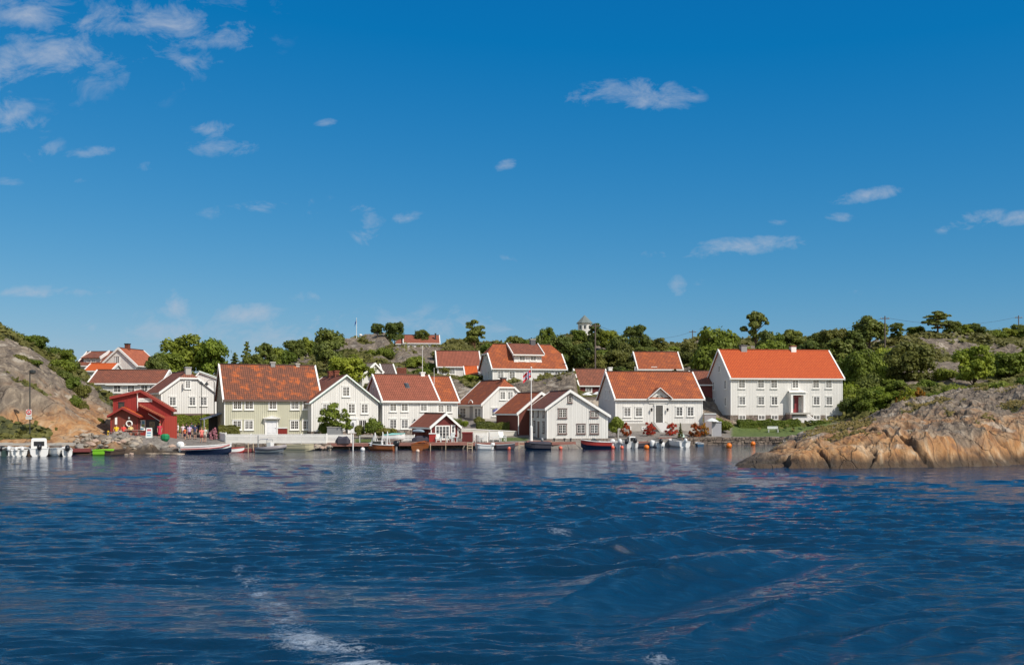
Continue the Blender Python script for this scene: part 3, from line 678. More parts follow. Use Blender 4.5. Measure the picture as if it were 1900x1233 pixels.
# ---------------------------------------------------------------- building materials
M_white = siding('white_boards', (0.81, 0.785, 0.73)); M_olive = siding('pale_green_boards', (0.58, 0.56, 0.42))
M_red = siding('red_boards', (0.30, 0.022, 0.016), 0.18); M_dred = siding('dark_red_boards', (0.155, 0.022, 0.018), 0.2)
M_trim = paint('white_trim', (0.88, 0.86, 0.81)); M_redtrim = paint('red_trim', (0.28, 0.03, 0.02)); M_brown = paint('brown_trim', (0.16, 0.10, 0.085))
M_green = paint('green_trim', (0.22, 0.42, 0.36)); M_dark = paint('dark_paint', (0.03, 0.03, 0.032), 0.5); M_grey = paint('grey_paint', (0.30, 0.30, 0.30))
M_plinth = stone_mat('plinth_stone', (0.26, 0.20, 0.16), (0.40, 0.34, 0.28), 2.2)
M_brick = stone_mat('chimney_brick', (0.26, 0.07, 0.04), (0.34, 0.11, 0.06), 6.0)
M_conc = paint('pale_concrete', (0.46, 0.43, 0.38), 0.8, 0.2); M_lead = paint('lead_flashing', (0.10, 0.10, 0.11), 0.5)
M_slate = paint('grey_slate', (0.16, 0.19, 0.18), 0.6, 0.25, 3); M_doorgrey = paint('door_grey', (0.10, 0.095, 0.085)); M_doorw = paint('door_white', (0.78, 0.78, 0.78))
T_old = tiles('tiles_old', (0.26, 0.088, 0.045), (0.18, 0.065, 0.036), (0.56, 0.13, 0.025), 0.8, 0.75)
T_orange = tiles('tiles_orange', (0.60, 0.105, 0.020), (0.54, 0.085, 0.016), None, dark=(0.30, 0.05, 0.012))
T_brown = tiles('tiles_brown', (0.30, 0.098, 0.052), (0.22, 0.072, 0.042), (0.34, 0.10, 0.05), 0.5, 0.9)
T_red = tiles('tiles_red', (0.37, 0.108, 0.058), (0.31, 0.088, 0.048), (0.42, 0.12, 0.07), 0.4, 0.8)
T_rust = tiles('tiles_rust', (0.42, 0.10, 0.030), (0.33, 0.085, 0.032), (0.55, 0.14, 0.03), 0.6, 0.7)
T_bright = tiles('tiles_bright', (0.68, 0.13, 0.02), (0.62, 0.11, 0.016), None, dark=(0.4, 0.07, 0.01))
T_terra = tiles('tiles_terracotta', (0.52, 0.14, 0.06), (0.45, 0.115, 0.05), (0.58, 0.18, 0.08), 0.4, 0.8)
def glass():
    m, t, b = new_mat('window_glass'); oi = N(t, 'ShaderNodeObjectInfo'); v = coords(t)
    n = noise(t, v, 1.6, 3)
    f = math_(t, 'MULTIPLY', ramp(t, oi.outputs['Random'], [(0.45, 0.0), (0.95, 1.0)]), ramp(t, n, [(0.40, 0.0), (0.62, 1.0)]))
    t.links.new(mix(t, math_(t, 'MULTIPLY', f, 0.75), (0.018, 0.020, 0.024), (0.30, 0.31, 0.32)), b.inputs['Base Color'])
    b.inputs['Roughness'].default_value = 0.08; b.inputs['Specular IOR Level'].default_value = 0.6
    bump(t, b, noise(t, v, 0.9, 2), 0.25, 0.05)
    return m
M_glass = glass()

class House:
    """root Empty at the front-left base corner; local x along the facade, y into the house, z up"""
    def __init__(s, name, label, pL, DL, pR, DR, depth, base_z, cat='house', group=None, gap=0.0):
        s.A = Vector((P(pL, DL), DL, 0)); s.B = Vector((P(pR, DR), DR, 0)); d = s.B-s.A
        s.w = d.length; s.d = depth; s.bz = base_z; s.th = math.atan2(d.y, d.x)
        s.ux = Vector((math.cos(s.th), math.sin(s.th), 0)); s.uy = Vector((-math.sin(s.th), math.cos(s.th), 0))
        s.root = empty(name, (s.A.x, s.A.y, base_z), s.th, label, cat, group)
    def hit(s, px, py, face='F', off=0.0):
        """photo pixel -> local point on a wall plane"""
        r = Vector(((px-950)/F, 1, -(py-HY)/F)); C0 = Vector((0, 0, CH))
        if face == 'F': n = s.uy; q = s.A+s.uy*off
        elif face == 'L': n = s.ux; q = s.A+s.ux*off
        else: n = s.ux; q = s.A+s.ux*(s.w+off)
        tt = n.dot(q-C0)/n.dot(r); h = C0+r*tt; l = h-s.A
        return Vector((l.dot(s.ux), l.dot(s.uy), h.z-s.bz))
    def zat(s, py, local_y=0.0, local_x=None):
        lx = s.w/2 if local_x is None else local_x
        D = s.A.y+s.ux.y*lx+s.uy.y*local_y
        return Z(py, D)-s.bz
    # --- roof & walls. ridge 'u' along the facade, 'v' into the house
    def shell(s, ze, zr, ridge='u', wall=None, roof=None, trim=None, ze2=None, rpos=None, clip=(0, 0), oe=0.32, og=0.22,
              plinth=None, plinth_h=0.0, barge=0.24, battens=0.0, fascia=None, hip=0.0, name_roof='roof', down=2.5, sidewall=None):
        wall = wall or M_white; roof = roof or T_red; trim = trim or M_trim
        L, Wd = (s.w, s.d) if ridge == 'u' else (s.d, s.w)
        r = Wd/2 if rpos is None else rpos; ze2 = ze if ze2 is None else ze2
        s0 = (zr-ze)/r; s1 = (zr-ze2)/(Wd-r)
        mp = (lambda a, b, z: (a, b, z)) if ridge == 'u' else (lambda a, b, z: (b, a, z))
        s.mp = mp; s.r = r; s.zr = zr; s.ze = ze; s.L = L; s.Wd = Wd; s.s0 = s0; s.s1 = s1; s.ridge = ridge
        prof = []
        mb = MB()
        zc = [zr-c*(zr-max(ze, ze2)) for c in clip]
        b0 = [r-(zr-z)/s0 for z in zc]; b1 = [r+(zr-z)/s1 for z in zc]; hl = [(zr-z)/1.15 for z in zc]
        zb = -down
        for e, a in ((0, 0.0), (1, L)):
            pr = [(0, zb), (Wd, zb), (Wd, ze2)] + ([(b1[e], zc[e]), (b0[e], zc[e])] if clip[e] > 0 else [(r, zr)]) + [(0, ze)]
            vs = [mp(a, b, z) for b, z in pr]; f = list(range(len(vs)))
            mb.add(vs, [f])
            prof.append(pr)
        if plinth_h > 0: pass
        mb.add([mp(0, 0, zb), mp(L, 0, zb), mp(L, 0, ze), mp(0, 0, ze)], [(0, 1, 2, 3)])
        mb.add([mp(0, Wd, zb), mp(L, Wd, zb), mp(L, Wd, ze2), mp(0, Wd, ze2)], [(3, 2, 1, 0)])
        def gtop(b, e=0):
            z = ze+s0*b if b < r else ze2+s1*(Wd-b)
            return min(z, zc[e]) if clip[e] > 0 else z
        if battens:
            hb = battens
            n = int(s.w/hb)
            for i in range(n+1):
                x = min(max(i*s.w/n, 0.03), s.w-0.03); top = ze-0.02 if ridge == 'u' else gtop(x)-0.03
                mb.box(x-0.022, -0.022, plinth_h+0.02, x+0.022, 0.0, top)
            n = int(s.d/hb)
            for i in range(n+1):
                y = min(max(i*s.d/n, 0.03), s.d-0.03); top = gtop(y)-0.03 if ridge == 'u' else ze-0.02
                mb.box(-0.022, y-0.022, plinth_h+0.02, 0.0, y+0.022, top)
        s.wall = mb.build('wall', wall, s.root)
        if plinth_h > 0:
            pb = MB(); pb.box(-0.05, -0.05, zb, s.w+0.05, s.d+0.05, plinth_h)
            pb.build('foundation', plinth or M_plinth, s.root)
        # corner boards
        for x in (-0.03, s.w-0.09):
            cbm = MB()
            top = ze if ridge == 'u' else (ze if x < 1 else ze2)
            cbm.box(x, -0.035, plinth_h+0.03, x+0.12, 0.0, top-0.05)
            cbm.build('corner_board', trim, s.root)
        t = 0.13; lift = 0.05
        rb = MB()
        def zz(b): return (ze+s0*b if b <= r else ze2+s1*(Wd-b))+lift+t
        A0, A1 = -og, L+og
        def mk(a, b): return mp(a, b, zz(b))
        # slope 0
        p = [mk(A0, -oe), mk(A1, -oe)]
        p += [mk(A1, b0[1]), mk(A1-hl[1], r)] if clip[1] > 0 else [mk(A1, r)]
        p += [mk(A0+hl[0], r), mk(A0, b0[0])] if clip[0] > 0 else [mk(A0, r)]
        rb.slab(p if ridge == 'u' else p, t)
        p = [mk(A1, Wd+oe), mk(A0, Wd+oe)]
        p += [mk(A0, b1[0]), mk(A0+hl[0], r)] if clip[0] > 0 else [mk(A0, r)]
        p += [mk(A1-hl[1], r), mk(A1, b1[1])] if clip[1] > 0 else [mk(A1, r)]
        rb.slab(p, t)
        for e, a, sg in ((0, A0, 1), (1, A1, -1)):
            if clip[e] > 0:
                ex = 0.18; zz0 = zz(b0[e])
                rb.slab([mp(a, b0[e], zz0), mp(a, b1[e], zz0), mp(a+sg*hl[e], r, zz(r)-0.001)] if sg > 0 else
                        [mp(a, b1[e], zz0), mp(a, b0[e], zz0), mp(a+sg*hl[e], r, zz(r)-0.001)], t)
        # ridge tiles
        rt = MB(); ra, rb_ = (A0+hl[0] if clip[0] > 0 else A0+.05), (A1-hl[1] if clip[1] > 0 else A1-.05)
        s.roof = rb.build(name_roof, roof, s.root)
        rt.tube([mp(ra, r, zr+lift+t-0.02), mp(rb_, r, zr+lift+t-0.02)], 0.11, 8)
        rt.build('ridge_cap', roof, s.roof, smooth=True)
        # bargeboards: run up each verge and stand proud of the tiles
        for e, a, sg in ((0, A0, -1), (1, A1, 1)):
            bb = MB()
            for (ba, bbb) in (((-oe-0.04, b0[e] if clip[e] > 0 else r), 0), ((Wd+oe+0.04, b1[e] if clip[e] > 0 else r), 1)):
                x0, x1 = ba
                def zb_(b): return (ze+s0*b if bbb == 0 else ze2+s1*(Wd-b))+lift+t
                za, zb2 = zb_(x0), zb_(x1); up = 0.07; dn = barge+0.05
                o0, o1 = (a-0.16*sg, a+0.05*sg)
                vs = []
                for oo in (o0, o1):
                    vs += [mp(oo, x0, za-dn), mp(oo, x1, zb2-dn), mp(oo, x1, zb2+up), mp(oo, x0, za+up)]
                # cap sits on the tiles, face hangs outside: two prisms
                def prism(oa, ob, lo, hi):
                    q = []
                    for oo in (oa, ob): q += [mp(oo, x0, za+lo), mp(oo, x1, zb2+lo), mp(oo, x1, zb2+hi), mp(oo, x0, za+hi)]
                    bb.add(q, [(0, 1, 2, 3), (7, 6, 5, 4), (0, 4, 5, 1), (1, 5, 6, 2), (2, 6, 7, 3), (3, 7, 4, 0)])
                prism(a+0.005*sg, a+0.06*sg, -dn, up)
                prism(a-0.15*sg, a+0.003*sg, 0.004, up)
            if clip[e] > 0:
                zz0 = zz(b0[e]); q = sorted((a+0.005*sg, a+0.06*sg))
                vs = [mp(q[0], b0[e], zz0-0.2), mp(q[1], b0[e], zz0-0.2), mp(q[1], b1[e], zz0-0.2), mp(q[0], b1[e], zz0-0.2),
                      mp(q[0], b0[e], zz0+.02), mp(q[1], b0[e], zz0+.02), mp(q[1], b1[e], zz0+.02), mp(q[0], b1[e], zz0+.02)]
                bb.add(vs, [(0, 3, 2, 1), (4, 5, 6, 7), (0, 1, 5, 4), (1, 2, 6, 5), (2, 3, 7, 6), (3, 0, 4, 7)])
            bb.build('bargeboard', trim, s.root)
        # eaves board + gutter
        for (b, ez, sgn) in ((-oe, ze-s0*oe+lift, -1), (Wd+oe, ze2-s1*oe+lift, 1)):
            vs = []; fb = MB()
            y0, y1 = sorted((b+0.01*sgn, b+0.06*sgn))
            for zq in (ez-0.10, ez+0.09):
                vs += [mp(A0+.02, y0, zq), mp(A1-.02, y0, zq), mp(A1-.02, y1, zq), mp(A0+.02, y1, zq)]
            fb.add(vs, [(0, 3, 2, 1), (4, 5, 6, 7), (0, 1, 5, 4), (1, 2, 6, 5), (2, 3, 7, 6), (3, 0, 4, 7)])
            fb.build('eaves_board', fascia or trim, s.root)
        return s
    def frame_pt(s, face, u, z, n):
        """u along the wall as seen from outside (left to right), n outward"""
        if face == 'F': return (u, -n, z)
        if face == 'L': return (-n, s.d-u, z)
        return (s.w+n, u, z)
    def win(s, px, py, w, h, face='F', cols=2, rows=3, trim=None, sash=None, off=0.0, sill=True, sashes=2, name='window', pane=None, open_=False):
        trim = trim or M_trim; sash = sash or M_trim
        l = s.hit(px, py, face, off)
        u = l.x if face == 'F' else (s.d-l.y if face == 'L' else l.y)
        return s.win_at(u, l.z, w, h, face, cols, rows, trim, sash, off, sill, sashes, name, pane, open_)
    def win_at(s, u, z, w, h, face='F', cols=2, rows=3, trim=None, sash=None, off=0.0, sill=True, sashes=2, name='window', pane=None, open_=False):
        trim = trim or M_trim; sash = sash or M_trim
        dn = -off if face == 'F' else (-off if face == 'L' else off)
        def B(mb, u0, u1, z0, z1, n0, n1):
            c = [s.frame_pt(face, uu_, zz_, nn+dn) for zz_ in (z0, z1) for (uu_, nn) in ((u0, n1), (u1, n1), (u1, n0), (u0, n0))]
            mb.add(c, [(0, 3, 2, 1), (4, 5, 6, 7), (0, 1, 5, 4), (1, 2, 6, 5), (2, 3, 7, 6), (3, 0, 4, 7)])
        fw = 0.10; mb = MB(); x0, x1, z0, z1 = u-w/2, u+w/2, z-h/2, z+h/2
        B(mb, x0-fw, x0, z0-fw, z1+fw, 0.0, .07); B(mb, x1, x1+fw, z0-fw, z1+fw, 0.0, .07)
        B(mb, x0, x1, z1, z1+fw, 0.0, .068); B(mb, x0, x1, z0-fw, z0, 0.0, .068)
        if sill: B(mb, x0-fw-.06, x1+fw+.06, z0-fw-.06, z0-fw-.002, 0.0, .15); B(mb, x0-fw-.05, x1+fw+.05, z1+fw+.002, z1+fw+.05, 0.0, .12)
        wo_ = mb.build(name, trim, s.root)
        sb = MB()
        sw = w/sashes
        for i in range(sashes):
            a = x0+i*sw; e = a+sw; g = .045
            B(sb, a+.004, a+g, z0+.004, z1-.004, .012, .058); B(sb, e-g, e-.004, z0+.004, z1-.004, .012, .058)
            B(sb, a+g, e-g, z0+.004, z0+g, .012, .056); B(sb, a+g, e-g, z1-g, z1-.004, .012, .056)
            for k in range(1, cols):
                c = a+g+(sw-2*g)*k/cols; B(sb, c-.014, c+.014, z0+g, z1-g, .028, .05)
            for k in range(1, rows):
                c = z0+g+(h-2*g)*k/rows; B(sb, a+g, e-g, c-.014, c+.014, .028, .048)
        sb.build('sash', sash, wo_)
        pb = MB()
        B(pb, x0+.01, x1-.01, z0+.01, z1-.01, .006, .026)
        pb.build('pane', pane or M_glass, wo_)
        return wo_
    def chim(s, px, ytop, wm=0.6, hgt=1.2, mat=None, cap=None, b=None, dm=None, pot=False):
        """chimney standing on the ridge, top row at ytop"""
        mat = mat or M_brick; dm = dm or wm
        bb = s.r if b is None else b
        if s.ridge == 'u': l = s.hit(px, ytop, 'F', bb); x, y, z = l.x, bb, l.z
        else: # walk along the ridge until the column matches
            best = min((abs(950+F*(s.A+s.ux*bb+s.uy*a).x/(s.A+s.ux*bb+s.uy*a).y-px), a) for a in [i*.1 for i in range(-5, int(s.d*10)+30)])[1]
            x, y = bb, best; z = s.zat(ytop, y, x)
        mb = MB(); mb.box(x-wm/2, y-dm/2, z-hgt-0.8, x+wm/2, y+dm/2, z-0.16)
        ch = mb.build('chimney', mat, s.roof)
        cm_ = MB(); cm_.box(x-wm/2-.07, y-dm/2-.07, z-.158, x+wm/2+.07, y+dm/2+.07, z); 
        c_o = cm_.build('chimney_cap', cap or mat, s.root)
        c_o.name = 'chimney_cap'
        return x, y, z
    def box_part(s, name, mat, x0, y0, z0, x1, y1, z1, parent=None):
        return MB().box(x0, y0, z0, x1, y1, z1).build(name, mat, parent or s.root)

# ================================================================ the big white house on the right
h = House('white_house', 'big white two-storey house with a bright orange roof above a clipped hedge', 1356, 152, 1563, 154.5, 10.0, 3.8)
H16 = h
h.shell(h.zat(700, 0), h.zat(651, 5.0), 'u', M_white, T_orange, plinth=M_plinth, plinth_h=0.02, battens=0, down=0.2)
h.box_part('basement', M_plinth, -0.08, -0.06, -4.0, h.w+0.08, h.d+.08, -0.02)
for x in (1376.4, 1411.7, 1436.0, 1475.4, 1513.8, 1537.7): h.win(x, 712, .92, 1.18)
for x in (1376.9, 1412, 1436.8, 1515, 1538.2): h.win(x, 743, .92, 1.18)
for x in (1377, 1413, 1437, 1515, 1538.5): h.win(x, 774, .95, .55, rows=2, off=-0.06, sill=False)
for x, y, w_, h_ in ((1335, 684, .55, .9), (1324.5, 715.7, .6, 1.2), (1346, 713.3, .6, 1.2), (1325.8, 747, .6, 1.2), (1346.4, 745, .6, 1.2)):
    h.win(x, y, w_, h_, 'L', sashes=1)
h.chim(1379, 640, .9, 1.2, M_grey, M_lead); h.chim(1471, 641, .8, 1.0, M_trim, M_brick)
def porch_door(h, px, ytop, ybot, w, mat, hood=True, pilaster=True, open_side=False, name='door', depth=.5, hoodmat=None, panes=False):
    a = h.hit(px, ytop); b = h.hit(px, ybot); u = a.x; z0, z1 = b.z, a.z
    mb = MB(); mb.box(u-w/2, -.06, z0, u+w/2, 0.0, z1)
    for k in (-1, 1):
        for zz_ in ((.12, .42), (.48, .88)):
            mb.box(u+k*w*.25-w*.17, -.085, z0+(z1-z0)*zz_[0], u+k*w*.25+w*.17, -.06, z0+(z1-z0)*zz_[1])
    d = mb.build(name, mat, h.root)
    MB().ball((u+w*.38, -.10, z0+(z1-z0)*.46), .045).build('handle', M_dark, d)
    if pilaster:
        fr = MB()
        for k in (-1, 1): fr.box(u+k*(w/2+.10)-.09, -.14, z0-.05, u+k*(w/2+.10)+.09, 0.0, z1+.12)
        fr.box(u-w/2-.28, -.17, z1+.12, u+w/2+.28, 0.0, z1+.26)
        fr.build('door_frame', M_trim, h.root)
    if hood:
        ho = MB(); zt = z1+.30; hw = w/2+.42
        ho.slab([(u-hw, -depth, zt), (u, -depth, zt+.34), (u, 0, zt+.34), (u-hw, 0, zt)][::-1], .07)
        ho.slab([(u, -depth, zt+.34), (u+hw, -depth, zt), (u+hw, 0, zt), (u, 0, zt+.34)][::-1], .07)
        ho.add([(u-hw+.05, -depth+.03, zt-.06), (u+hw-.05, -depth+.03, zt-.06), (u, -depth+.03, zt+.29)], [(0, 1, 2)])
        for k in (-1, 1): ho.beam((u+k*(hw-.12), -.02, zt-.75), (u+k*(hw-.12), -depth+.08, zt-.05), .08)
        ho.build('door_hood', hoodmat or M_trim, h.root)
    return u, z0, z1
def stairs(name, label, h, u, z_top, z_bot, w0, w1, run, mat, du=0.0, n=9, side=True, wall=None):
    """steps down from the facade at u; flaring, drifting sideways by du"""
    root = empty(name, h.root.matrix_basis @ Vector((u, 0, z_bot)) if False else (h.A+h.ux*u)+Vector((0, 0, h.bz+z_bot)), h.th, label, 'stairs')
    mb = MB(); hh = (z_top-z_bot)/n
    for i in range(n):
        y1 = -run*(i)/n-.25; y0 = -run*(i+1)/n-.25; zt = (z_top-z_bot)-hh*i; f = (i+.5)/n; ww = w0*(1-f)+w1*f; c = du*f
        mb.box(c-ww/2, y0, -1.0, c+ww/2, y1, zt-hh*0.0-hh+hh*.999)
    mb.build('step_flight', mat, root)
    mb.v  # keep
    if side:
        for k in (-1, 1):
            sb = MB(); a0 = k*(w0/2+.14); a1 = du+k*(w1/2+.16); th_ = .13
            pts = [(a0, 0, z_top-z_bot+.12), (a1, -run-.3, .18)]
            q = []
            for (x, y, zt) in pts: q += [(x-th_, y, -1.0), (x+th_, y, -1.0), (x+th_, y, zt), (x-th_, y, zt)]
            sb.add(q, [(0, 1, 2, 3), (7, 6, 5, 4), (0, 4, 5, 1), (1, 5, 6, 2), (2, 6, 7, 3), (3, 7, 4, 0)])
            sb.build('side_wall', wall or mat, root)
    return root
# open porch box with a red inner door
a = h.hit(1476, 733); b = h.hit(1476, 765); u = a.x
pm = MB(); pm.box(u-1.25, -.95, b.z-.1, u+1.25, -.95+.12, a.z+.5); pm = MB()
for k in (-1, 1): pm.box(u+k*.98-.16, -1.0, b.z, u+k*.98+.16, -.002, a.z)
pm.box(u-1.14, -1.0, a.z+.002, u+1.14, -.002, a.z+.42)
pm.build('porch', M_trim, h.root)
ho = MB(); ho.slab([(u-1.45, -1.2, a.z+.46), (u+1.45, -1.2, a.z+.46), (u+1.15, -.01, a.z+.72), (u-1.15, -.01, a.z+.72)], .06); ho.build('porch_roof', M_trim, h.root)
dr = MB(); dr.box(u-.42, -.10, b.z, u+.42, -.003, a.z-.25); dr.box(u-.8, -.08, a.z-.22, u+.8, -.004, a.z-.02); dr = dr.build('door', paint('door_red', (.25, .03, .035)), h.root)
MB().box(u-.80, -.92, b.z+.55, u-.55, -.85, a.z-.45).build('porch_shadow_slab', M_dark, h.root)  # dark slab standing in for the shadow at the porch's left side
MB().box(u-1.6, -1.7, b.z-.25, u+1.6, -.004, b.z-.004).build('porch_slab', M_conc, h.root)
M_marble = paint('pale_stone', (0.62, 0.60, 0.57), 0.7, .15, 3)
stairs('stone_stairs', 'flaring pale stone stairs to the porch of the big white house', h, u+.35, b.z-.26, b.z-2.7, 2.6, 3.2, 4.2, M_marble, .9, 12, wall=M_marble)
h.box_part('stair_cheek', M_brown, u-1.62, -1.68, b.z-2.4, u-1.3, -.01, b.z-.26)

# ================================================================ white house with the gablet and stone steps
h = House('white_house', 'white house with mottled rust-red roof, small central gable and stone steps', 1142, 140, 1303.4, 142.2, 9.0, 2.3); H14 = h
h.shell(h.zat(738), h.zat(691.5, 4.5), 'u', M_white, T_rust, plinth=M_conc, plinth_h=0.45, down=2)
for x, y in ((1163.8, 764), (1185.3, 764), (1260.3, 763), (1281, 763)): h.win(x, y, .88, 1.18)
for x in (1165, 1196): h.win(x, 794, .7, .28, rows=1, off=-.05, sill=False)
for x, y in ((1124, 731), (1131, 732)): h.win(x, y, .35, 1.2, 'L', sashes=1)
u, z0, z1 = porch_door(h, 1222.8, 753, 783.4, 1.0, M_doorgrey, hood=False)
# gablet over the door
ga = h.hit(1222.5, 719.5); gl = h.hit(1203, 738); hw = 1.42; gz0 = h.ze+.02
gb = MB(); gzt = ga.z; yb = (gzt-h.ze)/h.s0
gb.add([(u-hw, -.12, gz0-.75), (u+hw, -.12, gz0-.75), (u+hw, -.12, gz0+.1), (u, -.12, gzt-.1), (u-hw, -.12, gz0+.1), (u-hw, 2.0, gz0-.75), (u+hw, 2.0, gz0-.75), (u+hw, 2.0, gz0+.1), (u, 2.6, gzt-.1), (u-hw, 2, gz0+.1)],
       [(0, 1, 2, 3, 4), (0, 5, 6, 1), (1, 6, 7, 2), (0, 4, 9, 5), (4, 3, 8, 9), (3, 2, 7, 8)])
gb.build('gablet_wall', M_white, h.root)
gr = MB(); gr.slab([(u-hw-.28, -.45, gz0-.08), (u, -.45, gzt+.05), (u, yb+.3, gzt+.05), (u-hw-.28, .35, gz0-.08)][::-1], .1)
gr.slab([(u, -.45, gzt+.05), (u+hw+.28, -.45, gz0-.08), (u+hw+.28, .35, gz0-.08), (u, yb+.3, gzt+.05)][::-1], .1); gr.build('gablet_roof', T_rust, h.root)
gt = MB(); gt.beam((u-hw-.34, -.50, gz0-.1), (u+.02, -.50, gzt+.03), .08, .34, up=(0, 1, 0)); gt.beam((u+hw+.34, -.49, gz0-.1), (u-.02, -.49, gzt+.03), .08, .34, up=(0, 1, 0)); gt.build('gablet_bargeboard', M_trim, h.root)
fanw = MB(); c = h.hit(1222.5, 736.5); pts = [(u+.62*math.cos(a_), -.16, c.z-.15+.5*math.sin(a_)) for a_ in [math.pi*i/12 for i in range(13)]]
fanw.add(pts+[(u, -.16, c.z-.15)], [tuple(range(14))]); fw = fanw.build('fan_window', M_glass, h.root)
fr = MB()
for i in range(12): fr.beam((pts[i][0], -.18, pts[i][2]), (pts[i+1][0], -.18, pts[i+1][2]), .06)
for a_ in (30, 65, 90, 115, 150): fr.beam((u, -.18, c.z-.15), (u+.6*math.cos(R(a_)), -.18, c.z-.15+.48*math.sin(R(a_))), .035)
fr.beam((u-.68, -.18, c.z-.18), (u+.68, -.18, c.z-.18), .07); fr.build('glazing_bar', M_trim, fw)
for k in (-1, 1):
    lb = MB(); lb.beam((u+k*1.15, 0, z1-.3), (u+k*1.15, -.3, z1-.3), .04); lb.tube([(u+k*1.15, -.3, z1-.75), (u+k*1.15, -.3, z1-.55), (u+k*1.15, -.3, z1-.35), (u+k*1.15, -.3, z1-.25)], [.06, .12, .14, .03], 8)
    lb.build('wall_lantern', M_dark, h.root)
stairs('stone_stairs', 'straight pale stone stairs between red flower bushes', h, u, z0, z0-2.2, 1.7, 1.75, 3.4, M_marble, .75, 11, wall=paint('rough_stair_wall', (.34, .32, .28), .9, .2, 3))
h.box_part('ledge_board', M_trim, .35, -.10, h.hit(1160, 779.5).z-.05, 3.9, -.002, h.hit(1160, 779.5).z+.04)

# ================================================================ white boarded gable house by the quay
h = House('white_house', 'white boarded house with brown-framed windows, gable end facing the jetty', 1015, 125, 1127.4, 126.7, 9.0, .95); H11 = h
zl = h.hit(1013, 757).z; zr_ = h.hit(1129, 770.5).z; ap = h.hit(1057, 726)
h.shell(zl, ap.z, 'v', M_white, T_brown, ze2=zr_, rpos=ap.x, plinth=M_plinth, plinth_h=.12, battens=.26, oe=.3, og=.28, down=1.5)
for x, y, w_, h_, r_ in ((1043.5, 766.5, .95, .98, 3), (1043.2, 795.3, .95, 1.02, 3), (1078, 795.3, .95, 1.02, 3), (1102.5, 795.3, .95, 1.02, 3), (1102.3, 768.5, .9, .6, 2)):
    h.win(x, y, w_, h_, trim=M_brown, rows=r_)
h.win(1057.5, 740, .42, .75, trim=M_brown, sashes=1, cols=1)
for x, y, w_ in ((989.5, 764.5, .55), (998.5, 764.5, .45), (1009, 765, .7), (992, 791, .6), (1009, 792.5, .75)): h.win(x, y, w_, 1.0 if y < 780 else 1.25, 'L', trim=M_brown, sashes=1)
l = h.hit(999.5, 795, 'L'); MB().box(-.05, l.y-.45, .15, 0, l.y+.45, 2.2).build('door', M_brown, h.root)
MB().box(-.12, l.y-.7, 2.25, 0, l.y+.7, 2.4).build('door_hood', M_trim, h.root)
h = House('brick_outhouse', 'narrow red-brown outhouse joined behind the white boarded house', 961.5, 133, 1012, 135, 6.0, 1.4, 'outhouse')
h.shell(h.hit(962, 766).z, h.hit(1004, 730).z, 'v', paint('brown_brick', (.16, .045, .03), .8, .25, 4), T_rust, rpos=h.hit(1004, 730).x*.98, ze2=h.hit(1004, 735).z, oe=.3, down=2)

# ================================================================ clipped gable house
h = House('white_house', 'white house with clipped gable and a rust-brown roof above the garden wall', 896, 142, 982, 145.2, 8.4, 3.3); H10 = h
h.shell(h.hit(894, 748).z, h.hit(938, 706).z, 'v', M_white, T_rust, clip=(.33, 0), oe=.35, plinth=M_conc, plinth_h=.1, down=3)
for x, y in ((932.5, 733.5), (946.8, 733.5)): h.win(x, y, .75, 1.05)
h.win(918, 764, .9, 1.05)
for x, y, w_ in ((857, 765, .9), (862, 765, .9), (884, 766, .8), (890, 766, .8)): h.win(x, y, w_, 1.3, 'L', sashes=1)
l = h.hit(874.5, 770, 'L'); d_ = MB().box(-.05, l.y-.5, .1, 0, l.y+.5, 2.2).build('door', M_grey, h.root)
MB().tube([(-.1, l.y-.75, 2.2), (-.1, l.y-.5, 2.55), (-.1, l.y, 2.7), (-.1, l.y+.5, 2.55), (-.1, l.y+.75, 2.2)], .07).build('arched_door_frame', M_trim, h.root)
h.chim(934, 700, .65, 1.0, M_brick, M_lead)
# ================================================================ pale green house
h = House('pale_green_house', 'pale green house with a patchy old orange tile roof behind a white fence', 416.3, 125, 594, 129.5, 8.0, 1.44); H4 = h
h.shell(h.zat(738.5), h.zat(679, 4), 'u', M_olive, T_old, plinth=M_plinth, plinth_h=.15, battens=.25, fascia=M_brown, down=2)
for x in (440.5, 462.2, 505.9, 547, 569.4): h.win(x, 751, .95 if x != 505.9 else .85, 1.0)
for x in (440, 461.8, 546.5, 568.8): h.win(x, 788, .95, 1.05, pane=None)
u, z0, z1 = porch_door(h, 503.6, 780, 806, 1.25, M_doorw, hood=True, depth=.55, hoodmat=M_trim)
pd = MB(); pd.add([(u-.62, -.24, z1+.28), (u+.62, -.24, z1+.28), (u, -.24, z1+.52)], [(0, 1, 2)]); pd.build('fanlight', M_glass, h.root)
h.chim(506, 671, .55, .7, M_grey, M_conc); h.chim(552, 674, .45, .6, M_conc, M_conc)
MB().tube([(h.w-.1, -.12, .2), (h.w-.1, -.12, h.ze)], .05).build('downpipe', M_trim, h.root)
can = MB(); can.slab([(-2.3, 2.0, 2.0), (-.04, 2.0, 2.75), (-.04, 6.5, 2.75), (-2.3, 6.5, 2.0)], .08); can.build('side_canopy', paint('blue_grey_felt', (.16, .19, .25)), h.root)
for y in (2.1, 6.3): MB().beam((-2.15, y, -.6), (-2.15, y, 1.98), .12).build('canopy_post', M_grey, h.root)
MB().box(-1.2, 6.2, -.5, -.1, 6.4, 2.4).build('canopy_screen', M_dark, h.root)

